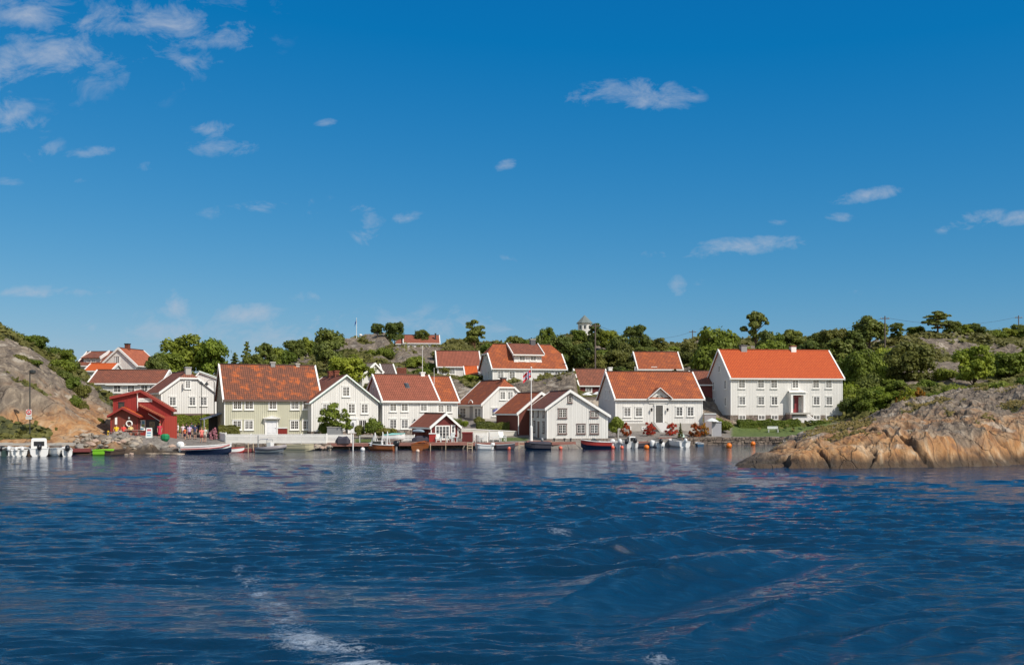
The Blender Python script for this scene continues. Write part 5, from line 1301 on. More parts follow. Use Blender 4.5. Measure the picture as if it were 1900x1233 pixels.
tree(640, 158, 656, 78, 'round', BR, 'bright green spreading tree behind the twin-chimney house', var=0, sink=.5)
tree(670, 160, 668, 60, 'round', G, 'green tree at the right shoulder of the bright spreading tree', var=1, sink=.5)
# gardens by the quay
tree(622, 125, 738, 66, 'open', G, 'thin-leaved young tree in front of the green-edged gable', var=0)
tree(602, 126, 768, 20, 'shrub', G, 'narrow green bush at the corner of the pale green house', 'bush', var=0)
tree(666, 127.2, 778, 22, 'shrub', OL, 'small olive bush at the white door of the green-edged gable', 'bush', var=3)
tree(693, 127, 757, 38, 'shrub', G, 'tall green bush at the corner of the skylight house', 'bush', var=2)
tree(719, 126.5, 783, 44, 'shrub', OL, 'rounded olive bush before the skylight house', 'bush', var=1)
tree(1144, 131.5, 758, 32, 'shrub', G, 'tall green bush between boarded gable and gablet house', 'bush', var=3)
tree(966, 138, 737, 36, 'shrub', OL, 'round bush against the clipped gable by the flagpole', 'bush', var=0, base=3.2)
tree(889, 138.5, 766, 24, 'shrub', OL, 'conical yellow-green bush by the corner of the clipped gable house', 'bush', var=2, base=2.6)
tree(862, 136, 774, 14, 'shrub', BR, 'small lime green bush above the garden wall', 'bush', var=1, base=2.2)
tree(845, 136, 762, 26, 'shrub', DK, 'dark hedge bush right behind the boathouse roof', 'bush', var=1, base=1.5)
tree(1341, 143, 769, 38, 'shrub', G, 'big green bush at the left corner of the clipped hedge', 'bush', var=0)
tree(1332, 144.5, 765, 26, 'shrub', BR, 'yellow-green bush top at the foot of the shaded gable', 'bush', var=3)
tree(870, 172, 690, 42, 'shrub', BR, 'leafy green bush below the vivid orange lean-to', 'bush', var=3)
M_flred = foliage_mat('red_blossom', (.08, .10, .02), (.50, .04, .025), (.70, .14, .10), 5.5)
M_flor = foliage_mat('orange_blossom', (.10, .12, .02), (.42, .17, .02), (.60, .24, .04), 5.0)
M_flyel = foliage_mat('yellow_leaf', (.14, .17, .02), (.34, .33, .02), (.45, .40, .04), 1.0)
M_flpk = foliage_mat('pink_blossom', (.16, .10, .08), (.50, .22, .26), (.60, .45, .45), 1.5)
for px, D, yt, w_, m_, lb in ((1161, 132.5, 780, 22, M_flred, 'rusty red flower bush left of the cellar window'), (1204, 134, 779, 26, M_flred, 'crimson flower bush left of the straight stone stairs'),
    (1245, 134.5, 779, 26, M_flred, 'crimson flower bush right of the straight stone stairs'), (1292, 137, 778, 28, M_flred, 'scarlet flower bush at the right corner of the gablet house'),
    (1307, 138.5, 781, 20, M_flor, 'orange flower bush beside the scarlet one'), (1682, 121, 712, 32, M_flyel, 'yellow-green shrub behind the headland crest'),
    (1705, 124, 714, 32, M_flor, 'orange flowering shrub behind the headland crest'), (1672, 124, 722, 22, M_flor, 'small orange flower clump left of the yellow-green shrub'),
    (397, 120.8, 789, 17, M_flpk, 'pink flower tub before the dark canopy')):
    tree(px, D, yt, w_, 'open', m_, lb, 'bush' if 'tub' not in lb else 'flowers', name='flowering_bush', sink=.5)
tree(1262.5, 134.5, 783, 10, 'spruce', OL, 'tiny pointed conifer beside the right-hand garden chairs', 'shrub', var=1)
# --- thickets whose members look alike
ORD = 'first second third fourth fifth sixth seventh eighth ninth tenth eleventh twelfth thirteenth fourteenth fifteenth sixteenth seventeenth eighteenth nineteenth twentieth twenty-first twenty-second twenty-third twenty-fourth twenty-fifth'.split()
def thicket(pts, kinds, mats, label, group, cat='bush', sink=.6):
    for i, (px, D, yt, w_) in enumerate(sorted(pts)):
        k_ = _tr.choice(kinds); tree(px, D, yt, w_, k_, _tr.choice(mats), label+', '+ORD[i]+' from the left', cat, group, sink=sink)
thicket([(4,152,590,46),(28,156,606,40),(50,160,619,36),(72,160,618,38),(92,160,628,36),(108,158,634,36),(126,158,644,34),(136,154,656,30)], ['round', 'shrub'], [DK, G],
        'dark tree in the row along the crest of the left rock', 'trees on the left rock crest', 'tree')
thicket([(100,142,664,40),(118,140,676,38),(135,138,688,34),(152,136,700,30),(60,134,660,36),(40,130,648,34),(140,128,718,26),(155,128,730,22),(185,126,770,20),(0,120,690,30),(118,146,650,44)], ['shrub'], [G, OL, DK],
        'green bush clinging to the slope of the left rock', 'bushes on the left rock slope')
thicket([(508,190,640,40),(527,200,630,46),(548,208,626,44),(568,214,622,40),(583,214,616,28),(500,172,664,40),(520,176,660,36),(545,178,664,26)], ['round', 'shrub'], [DK, G],
        'dark leafy tree in the thicket above the pale green roof', 'thicket above the pale green roof', 'tree')
thicket([(955,212,618,48),(975,212,608,44),(996,214,602,44),(1015,214,600,40),(940,200,632,40),(965,196,630,46),(1000,190,626,50),(1062,210,618,44),(1058,188,636,50),(1074,222,609,36),(1096,222,610,34),(1128,214,608,44),(1146,212,606,44),
         (1160,200,618,48),(1120,196,634,56),(1140,188,645,60),(1165,184,655,50),(1108,184,652,44),(1205,212,614,34),(1222,208,624,40),(1200,196,640,50),(1170,180,668,44),(1150,178,676,40)],
        ['round', 'shrub'], [DK, G, OL], 'mixed green tree in the grove behind the lookout slope', 'grove behind the middle houses', 'tree')
thicket([(1240,212,634,46),(1262,214,630,44),(1285,212,624,40),(1255,196,645,50),(1280,192,640,44),(1296,180,652,40),(1310,186,628,36)], ['shrub', 'round'], [OL, G],
        'low scrub bush on the hill between gablet roof and orange roof', 'scrub between the two big roofs')
thicket([(1362,196,618,40),(1382,196,624,40),(1420,196,606,44),(1445,196,612,40),(1470,198,608,44),(1492,198,604,36),(1515,198,612,44),(1540,196,606,44),(1562,196,604,40),(1585,192,612,40),
         (1430,186,628,50),(1500,184,628,50),(1550,180,626,56),(1578,176,630,46)], ['round', 'shrub', 'tall'], [DK, G, OL],
        'leafy tree in the wood right behind the orange ridge', 'wood behind the orange ridge', 'tree')
thicket([(1580,168,650,60),(1600,166,640,56),(1630,176,630,60),(1650,180,622,56),(1575,160,685,52),(1590,158,700,50),(1612,160,672,60),(1640,165,660,56),(1580,154,720,50),(1605,152,715,54),(1632,152,712,60),
         (1655,152,700,54),(1640,148,728,50),(1610,148,736,46),(1670,146,724,40)], ['round', 'shrub'], [BR, G, G, DK],
        'sunlit green tree in the dense slope right of the orange roof', 'dense slope right of the big white house', 'tree')
thicket([(1700,212,604,40),(1765,206,592,44),(1785,206,600,40),(1808,208,596,42),(1830,208,602,40),(1850,208,600,40),(1872,208,606,42),(1890,208,598,38),(1908,206,604,40),(1725,210,608,36)], ['round', 'shrub'], [DK, G],
        'dark tree in the row along the right-hand skyline', 'trees on the right skyline', 'tree')
thicket([(1720,150,694,50),(1745,146,706,50),(1770,142,700,50),(1752,158,672,44),(1795,140,706,50),(1825,138,706,50),(1850,140,690,54),(1850,160,652,40),(1880,138,702,50),(1905,140,684,50),(1735,138,716,44),(1700,142,712,36)],
        ['shrub'], [G, DK, G], 'dense green bush just behind the headland crest', 'bushes behind the headland', 'bush')
thicket([(690,214,640,34),(712,212,636,36),(820,212,640,40),(845,208,646,40),(770,196,650,44),(800,190,660,44),(825,186,668,36),(780,184,676,36),(795,176,690,40),(660,206,650,34),(640,212,640,34),(585,190,676,30)],
        ['shrub'], [OL, G], 'low rounded bush among the bare rocks of the middle hill', 'bushes on the middle hill')
# --- clipped hedges
def hedge(name, label, p0, p1, z0, z1, dep, mat, seed):
    a = Vector((P(*p0), p0[1], 0)); b_ = Vector((P(*p1), p1[1], 0)); d = b_-a; L = d.length; ux = d.normalized(); uy = Vector((-ux.y, ux.x, 0))
    rg = np.random.default_rng(seed); n = int(L*dep*160+L*(z1-z0)*420)
    face = rg.random(n); u = rg.uniform(0, L, n); v = rg.uniform(0, dep, n); z = rg.uniform(z0, z1, n)
    top = face < .4; fr = (face >= .4) & (face < .85)
    zt = z1+.10*np.sin(u*1.7)+.06*np.sin(u*4.1+1)
    z = np.where(top, zt+rg.normal(0, .04, n), np.minimum(z, zt)); v = np.where(fr, rg.normal(0, .05, n), v); u = np.where(face >= .85, np.where(rg.random(n) < .5, 0, L)+rg.normal(0, .05, n), u)
    nr = np.where(top[:, None], [[0, 0, 1.]], np.where(fr[:, None], [[-uy.x, -uy.y, .3]], [[0, -.5, .4]]))
    C = np.stack([a.x+ux.x*u+uy.x*v, a.y+ux.y*u+uy.y*v, z], 1)
    root = empty(name, (0, 0, 0), 0, label, 'hedge')
    o = quads_mesh('foliage', leaf_quads(C, nr, .075, rg, 1.3), mat); o.parent = root
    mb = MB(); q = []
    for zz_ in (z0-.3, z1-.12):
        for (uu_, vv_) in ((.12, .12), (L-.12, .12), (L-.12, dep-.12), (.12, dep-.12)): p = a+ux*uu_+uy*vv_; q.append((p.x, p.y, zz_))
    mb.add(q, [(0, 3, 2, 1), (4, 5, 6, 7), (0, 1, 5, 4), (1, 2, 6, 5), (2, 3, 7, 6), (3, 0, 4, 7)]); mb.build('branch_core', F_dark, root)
    return root
hedge('hedge', 'long clipped green hedge before the basement of the orange-roofed house', (1372, 147.5), (1485, 148.3), 1.5, 3.05, 1.3, F_green, 1)
hedge('hedge', 'short clipped hedge right of the flaring stairs', (1505, 148.3), (1540, 148.6), 1.8, 2.9, 1.2, F_green, 2)
hedge('hedge', 'clipped hedge corner by the white picket fence', (407, 121.6), (444, 122.4), 1.2, 2.6, 1.0, F_olive, 3)
hedge('hedge', 'shaded green hedge under the overhanging white storey', (318, 136.2), (392, 138.4), 1.6, 3.8, 1.0, F_green, 4)
hedge('hedge', 'dark flowering hedge along the garden wall under the clipped gable', (886, 134.4), (961, 135.2), 1.6, 2.9, .9, F_dark, 5)
# ================================================================ jetties and quays
M_deck = paint('weathered_planks', (0.36, 0.25, 0.20), .85, .3, 4); M_pile = paint('dark_pile', (0.07, 0.045, 0.03), .9, .3, 4)
M_fasc = paint('reddish_fascia', (0.30, 0.13, 0.10), .8, .3, 3); M_pont = paint('dark_red_pontoon', (0.22, 0.05, 0.045), .6, .25, 3)
M_palewood = paint('pale_wood', (0.55, 0.42, 0.28), .7, .2, 5)
def jetty(name, label, p0, p1, dep, z=.72, mat=None, fascia=None, posts=True, plank=.18, low=False):
    """deck between two (px, D) front points running back by dep"""
    a = Vector((P(*p0), p0[1], 0)); b_ = Vector((P(*p1), p1[1], 0)); d = b_-a; L = d.length; th = math.atan2(d.y, d.x)
    root = empty(name, (a.x, a.y, 0), th, label, 'jetty')
    mb = MB(); n = max(int(L/plank), 2)
    for i in range(n): mb.box(i*L/n+.008, 0, z-.07, (i+1)*L/n-.008, dep, z-.0+_tr.uniform(-.006, .006))
    mb.build('deck', mat or M_deck, root)
    f = MB(); f.box(-.01, -.06, z-.34, L+.01, -.004, z-.075); f.box(-.01, -.055, z-.07, L+.01, -.005, z+.03); f.build('fascia', fascia or M_fasc, root)
    for k in range(3): MB().box(0, .25+k*(dep-.5)/2-.07, z-.26, L, .25+k*(dep-.5)/2+.07, z-.075).build('bearer', M_pile, root)
    if posts:
        m_ = max(int(L/2.2), 1)
        for i in range(m_+1):
            x = .12+(L-.24)*i/m_
            for y in (.12, dep-.15):
                MB().tube([(x, y, -1.6), (x+_tr.uniform(-.03, .03), y, z-.08)], .085, 7).build('pile', M_pile, root)
    return root
jetty('jetty', 'low dark red jetty between white boat and lime green boat', (128, 105), (168, 105.4), 2.0, .62, fascia=M_pont)
jetty('floating_pontoon', 'low red floating pontoon with pale posts between speedboat and inflatable', (430, 111), (487, 111.6), 2.0, .38, M_deck, M_pont, posts=False)
MB().box(0, 0, -.25, 3.3, 1.9, .02).build('float_block', M_dark, bpy.data.objects['floating_pontoon'])
jetty('jetty', 'weathered plank jetty on piles left of the white-frame boat', (606, 118.6), (690, 119), 2.6, .72)
jetty('jetty', 'reddish jetty behind the white-frame boat', (690.5, 119.8), (770, 120), 2.4, .74)
jetty('jetty', 'plank deck in front of the red boathouse', (770.5, 119.0), (868, 120.4), 3.6, .80)
jetty('jetty', 'long plank jetty between boathouse and flagpole', (869, 120.6), (977, 122.0), 2.0, .72)
jetty('jetty', 'quay of pale planks below the boarded gable house', (1024, 121.6), (1068, 122.2), 3.0, .78, M_palewood)
jetty('jetty', 'dark quay behind the covered boat at the flagpole', (977.5, 123.0), (1023.5, 123.4), 2.6, .85)
jetty('jetty', 'narrow brown jetty right of the black outboards', (1178, 128.2), (1203, 128.6), 1.8, .62)
jetty('jetty', 'red-brown landing at the foot of the straight stone stairs', (1222, 130.6), (1254, 131), 2.6, 1.05)
def ladder(label, px, D, w, z0, z1, n=4):
    root = empty('ladder', (P(px, D), D, 0), 0, label, 'ladder')
    for k in (-1, 1): MB().box(k*w/2-.05, -.07, z0, k*w/2+.05, 0, z1).build('rail', M_palewood, root)
    for i in range(n): zz_ = z0+.1+(z1-z0-.2)*i/(n-1); MB().box(-w/2+.052, -.10, zz_-.05, w/2-.052, .02, zz_+.05).build('rung', M_palewood, root)
ladder('pale wooden ladder at the right end of the boathouse deck', 872, 118.6, .55, -.2, .86)
ladder('wide pale wooden steps left of the flagpole boat', 969, 119.6, .75, -.2, .9)
def post(name, label, px, D, ytop, r=.05, z0=-.6, mat=None, cat='post', group=None, lean=0):
    zt = Z(ytop, D); o = MB().tube([(0, 0, z0), (lean, 0, zt-.04), (lean, 0, zt)], [r, r, r*.6], 8).build(name, mat or M_palewood, None, (P(px, D), D, 0)); tag(o, label, cat, group); return o
post('mooring_post', 'tall grey mooring post left of the inflatable boat', 479, 110.6, 807, .06, mat=M_grey)
post('mooring_post', 'pale short post on the red pontoon, left one', 460.5, 110.5, 821, .05); post('mooring_post', 'pale short post on the red pontoon, right one', 470, 110.5, 822, .05)
post('mooring_post', 'slim white mooring post left of the white-frame boat', 655, 117.8, 805, .07, mat=M_trim)
post('mooring_post', 'thin pale post before the boathouse doors', 827, 118.2, 812, .04); post('mooring_post', 'stubby pale post at the left end of the boathouse deck', 798.5, 118.4, 823, .06)
post('mooring_post', 'thin dark post right of the wooden ladder', 884.5, 118.4, 806, .04, mat=M_brown)
post('mooring_post', 'grey post by the black outboards', 1147, 127.2, 795, .08, mat=M_conc); post('mooring_post', 'thin dark post right of the black outboards', 1177, 126.8, 812, .04, mat=M_pile)
for i, px in enumerate((1028.5, 1047.3, 1059)):
    b_ = MB().tube([(0, 0, 0), (0, 0, .28), (0, 0, .30), (0, 0, .40)], [.09, .08, .14, .12], 8).build('bollard', M_dark, None, (P(px, 123.6), 123.6, .80)); tag(b_, ['left', 'middle', 'right'][i]+' dark bollard on the pale plank quay', 'bollard', 'bollards on the pale quay')
MB
yb = MB().tube([(0, 0, 0), (0, 0, .5), (0, 0, .55)], [.11, .11, .05], 8).build('bollard', paint('yellow', (.75, .48, .03)), None, (P(200.7, 113.6), 113.6, gz(P(200.7, 113.6), 113.6))); tag(yb, 'short yellow bollard left of the small red shed', 'bollard')

# stone walls: real blocks
M_wall1 = stone_mat('wall_block', (0.20, 0.15, 0.115), (0.36, 0.28, 0.21), 1.4)
def block_wall(name, label, p0, p1, z0, z1, thick, rows, bl=.55, cat='wall', mat=None, jit=.05):
    a = Vector((P(*p0), p0[1], 0)); b_ = Vector((P(*p1), p1[1], 0)); d = b_-a; L = d.length; th = math.atan2(d.y, d.x); mb = MB(); h_ = (z1-z0)/rows
    for r_ in range(rows):
        x = -_tr.uniform(0, bl)
        while x < L:
            w_ = _tr.uniform(.6, 1.5)*bl; j = [_tr.uniform(-jit, jit) for _ in range(12)]
            xa, xb = x+.012, x+w_-.012; y0 = -.05+_tr.uniform(-jit, jit)*1.5; za, zb_ = z0+r_*h_+.01, z0+(r_+1)*h_-.01+(0 if r_ < rows-1 else _tr.uniform(-.06, .06))
            mb.add([(xa+j[0]*.3, y0+j[1], za), (xb+j[2]*.3, y0+j[3], za), (xb, thick, za), (xa, thick, za), (xa+j[4]*.6, y0+j[5]+.04, zb_+j[6]*.3), (xb+j[7]*.6, y0+j[8]+.04, zb_+j[9]*.3), (xb, thick, zb_), (xa, thick, zb_)],
                   [(0, 3, 2, 1), (4, 5, 6, 7), (0, 1, 5, 4), (1, 2, 6, 5), (2, 3, 7, 6), (3, 0, 4, 7)])
            x += w_
    o = mb.build(name, mat or M_wall1, None, (a.x, a.y, 0), rz=th); return tag(o, label, cat)
block_wall('sea_wall', 'rough brown dry-stone sea wall below the lawn', (1296, 136.2), (1466, 137.3), -.9, .95, .6, 5)
block_wall('sea_wall', 'rough stone quay behind the white fenders', (1252, 129.6), (1300, 135.8), -.9, 1.0, .7, 5)
block_wall('quay_wall', 'stone quay wall below the white picket fence', (400, 117.6), (606, 118.6), -.9, .66, .8, 4, .7)
block_wall('quay_wall', 'grey concrete-topped quay behind the row of small white boats', (-30, 106.4), (128, 106.8), -.9, 1.15, .9, 2, 1.6, mat=M_conc, jit=.02)
block_wall('garden_wall', 'grey stone garden wall under the clipped gable house', (884, 134.0), (962, 134.8), .6, 1.9, .4, 4, .5)
wl = MB(); a = Vector((P(856, 128.5), 128.5, 0)); b_ = Vector((P(962, 133.4), 133.4, 0)); d = b_-a; L = d.length
wl.add([(0, 0, .3), (L, 0, .6), (L, .3, .6), (0, .3, .3), (0, 0, 2.2), (L, 0, 1.75), (L, .3, 1.75), (0, .3, 2.2)], [(0, 3, 2, 1), (4, 5, 6, 7), (0, 1, 5, 4), (1, 2, 6, 5), (2, 3, 7, 6), (3, 0, 4, 7)])
o = wl.build('garden_wall', paint('limewashed_wall', (.55, .52, .46), .8, .2, 2), None, (a.x, a.y, 0), rz=math.atan2(d.y, d.x)); tag(o, 'long sloping whitewashed wall right of the red boathouse', 'wall')
cp = MB(); cp.add([(-.05, -.06, 2.205), (L+.05, -.06, 1.755), (L+.05, .36, 1.755), (-.05, .36, 2.205), (-.05, -.06, 2.29), (L+.05, -.06, 1.84), (L+.05, .36, 1.84), (-.05, .36, 2.29)], [(0, 3, 2, 1), (4, 5, 6, 7), (0, 1, 5, 4), (1, 2, 6, 5), (2, 3, 7, 6), (3, 0, 4, 7)]); cp.build('coping', M_trim, o)

# boulders in the rubble shore
M_bould = stone_mat('boulder_stone', (0.34, 0.28, 0.215), (0.50, 0.42, 0.33), .6, .9); M_bould2 = paint('pinkish_boulder', (.42, .30, .23), .9, .3, 2); M_bould3 = paint('grey_boulder', (.26, .235, .20), .9, .3, 2)
bprotos = []
for k in range(5):
    mb = MB(); rg = random.Random(k+50); rings = []
    for i in range(6):
        t = i/5; z = -.5+t; rr_ = math.sin(math.pi*(.12+.80*t))**.7*.55
        rings.append([(rr_*math.cos(a_)*(1+rg.uniform(-.2, .2)), rr_*math.sin(a_)*(1+rg.uniform(-.2, .2))*.85, z*.75+rg.uniform(-.06, .06)) for a_ in [2*math.pi*j/9 for j in range(9)]])
    mb.loft(rings); me = bpy.data.meshes.new('boulder'); me.from_pydata(mb.v, [], mb.f); bprotos.append(me)
bmats = {}
def boulder(x, d, s, group, label, z=None):
    k = _tr.randrange(5); mm = _tr.choice((M_bould, M_bould, M_bould2, M_bould3)); key = (k, mm.name)
    if key not in bmats: m2 = bprotos[k].copy(); m2.materials.append(mm); bmats[key] = m2
    o = bpy.data.objects.new('boulder', bmats[key]); COL.objects.link(o)
    z = gz(x, d) if z is None else z
    o.location = (x, d, z+s*.12); o.scale = (s*_tr.uniform(.9, 1.5), s, s*_tr.uniform(.6, .95)); o.rotation_euler = (_tr.uniform(-.3, .3), _tr.uniform(-.3, .3), _tr.uniform(0, 6.28))
    return tag(o, label, 'boulder', group)
for i in range(120):
    px = _tr.uniform(140, 330); d = _tr.uniform(105.4, 112.2)
    if px > 262 and d > 110.4-(px-262)*.02: continue
    if px > 255 and d < 108.4: continue
    boulder(P(px, d), d, _tr.uniform(.35, .95), 'boulders in the shore rubble', 'rounded stone in the rubble bank below the red shop')
for i in range(26):
    px = _tr.uniform(578, 614); d = _tr.uniform(117.0, 118.5); boulder(P(px, d), d, _tr.uniform(.3, .7), 'stones at the fence corner', 'stone in the small heap at the right end of the picket fence', z=_tr.uniform(-.1, .35))
for i in range(30):
    px = _tr.uniform(1455, 1520); d = _tr.uniform(112, 134); 
    boulder(P(px, d), d, _tr.uniform(.4, .9), 'stones on the headland shoulder', 'stone scattered on the left shoulder of the headland', z=max(gz(P(px, d), d), hz(P(px, d), d)))

# ---- sandy slipway
sb_ = MB(); pts = [(P(262, 108), 107.2), (P(300, 107.6), 106.9), (P(345, 107.8), 107.0), (P(345, 112), 112), (P(280, 112), 112)]
gx, gy = np.meshgrid(np.linspace(256, 350, 60), np.linspace(106.4, 113.2, 30)); GX = (gx-950)/F*gy
gzv = np.array([[gz(GX[i, j], gy[i, j]) for j in range(60)] for i in range(30)])
edge = np.minimum(np.minimum(sstep(256, 272, gx), sstep(350, 338, gx)), sstep(113.2, 112, gy))
ramp_z = np.interp(gy, [106.4, 107.6, 109, 113.2], [-.35, .02, .36, .98])
bz_ = gzv*(1-edge)+np.maximum(ramp_z, gzv*.3)*edge+.05*edge-.06*(1-edge)
M_sand = paint('pale_sand', (0.60, 0.48, 0.35), .9, .2, 3)
sand = grid_mesh('sand_slipway', GX, gy, bz_, M_sand); tag(sand, kind='structure')

# ================================================================ fences
def fence(name, label, p0, p1, z0, z1, pitch=.125, mat=None, pw=.09):
    a = Vector((P(*p0), p0[1], 0)); b_ = Vector((P(*p1), p1[1], 0)); d = b_-a; L = d.length
    root = empty(name, (a.x, a.y, z0), math.atan2(d.y, d.x), label, 'fence'); mat = mat or M_trim; h_ = z1-z0
    mb = MB(); n = int(L/pitch)
    for i in range(n):
        x = (i+.5)*L/n; q = [(x-pw/2, -.03, .06), (x+pw/2, -.03, .06), (x+pw/2, -.03, h_-.04), (x, -.03, h_), (x-pw/2, -.03, h_-.04)]
        mb.add(q+[(a_[0], -.008, a_[2]) for a_ in q], [(0, 1, 2, 3, 4), (9, 8, 7, 6, 5), (0, 5, 6, 1), (1, 6, 7, 2), (2, 7, 8, 3), (3, 8, 9, 4), (4, 9, 5, 0)])
    mb.build('pickets', mat, root)
    for zz_ in (.25, h_-.25): MB().box(0, -.006, zz_-.04, L, .04, zz_+.04).build('rail', mat, root)
    k = max(int(L/2.4), 1)
    for i in range(k+1): x = L*i/k; MB().box(x-.06, .042, -.3, x+.06, .15, h_+.05).build('fence_post', mat, root)
    return root
fence('picket_fence', 'long white picket fence along the quay before the pale green house', (418.5, 118.6), (606, 119.4), .66, 1.82)
fence('picket_fence', 'white picket fence section behind the covered goods', (607, 119.8), (652, 120.2), .70, 1.75)
fence('picket_fence', 'short white picket side fence by the pink flowers', (404.5, 122.6), (417.8, 118.7), .75, 1.95)
fence('picket_fence', 'low white garden fence right of the dark red bin', (878, 123.6), (905, 123.9), .78, 1.85, .14)
fence('picket_fence', 'white gate panel in front of the flowering hedge', (908, 125.8), (926, 126), .85, 1.95, .11)
fence('picket_fence', 'white garden fence below the pale blue dinghy boat', (737, 123.0), (769, 123.4), .80, 1.6, .15)

# ================================================================ boats
M_hwhite = paint('white_gelcoat', (0.80, 0.79, 0.76), .25, .05); M_navy = paint('navy_hull', (0.012, 0.02, 0.05), .25, .1); M_hred = paint('red_stripe', (0.45, 0.05, 0.04), .3, .1)
M_lime = paint('lime_hull', (0.25, 0.62, 0.03), .35, .08); M_beige = paint('beige_hull', (0.52, 0.46, 0.30), .5, .12); M_var = paint('varnished_wood', (0.30, 0.09, 0.025), .25, .3, 4)
M_black = paint('black_plastic', (0.015, 0.015, 0.018), .35); M_rib = paint('grey_rubber', (0.30, 0.27, 0.27), .5, .15); M_dgreen = paint('dark_green_hull', (.02, .05, .045), .4)
M_steel = paint('stainless', (.6, .6, .62), .25, .05, metallic=.9); M_teal = paint('teal_cover', (.25, .55, .50), .7); M_tarp = paint('dark_tarpaulin', (.05, .045, .06), .7, .3, 3)
M_clear = new_mat('windscreen')[0]; b0_ = M_clear.node_tree.nodes['Principled BSDF']; b0_.inputs['Base Color'].default_value = (.05, .07, .08, 1); b0_.inputs['Roughness'].default_value = .05; b0_.inputs['Alpha'].default_value = .55
def outboard(parent, x, y=0.0, cowl=None, s=1.0, tilt=0.0, z=.45, name='outboard_motor'):
    root = empty(name, (x, y, z), 0, parent=parent); root.rotation_euler = (0, R(tilt), 0)
    mb = MB(); mb.loft([[(-.12*s+r_*s*.30*math.cos(a_), r_*s*.19*math.sin(a_), z_*s) for a_ in [j*math.pi/5 for j in range(10)]] for r_, z_ in ((.7, .02), (1, .10), (1.02, .28), (.85, .42), (.4, .50))])
    mb.build('cowling', cowl or M_black, root, smooth=True)
    mb = MB(); mb.loft([[(-.12*s+r_*s*.12*math.cos(a_), r_*s*.07*math.sin(a_), z_*s) for a_ in [j*math.pi/4 for j in range(8)]] for r_, z_ in ((1, .03), (.9, -.35), (.8, -.62))]); mb.box(-.30*s, -.015, -.72*s, .05*s, .015, -.55*s); mb.box(-.36*s, -.10*s, -.46*s, .02*s, .10*s, -.43*s)
    mb.build('leg', M_grey if cowl is None else cowl, root)
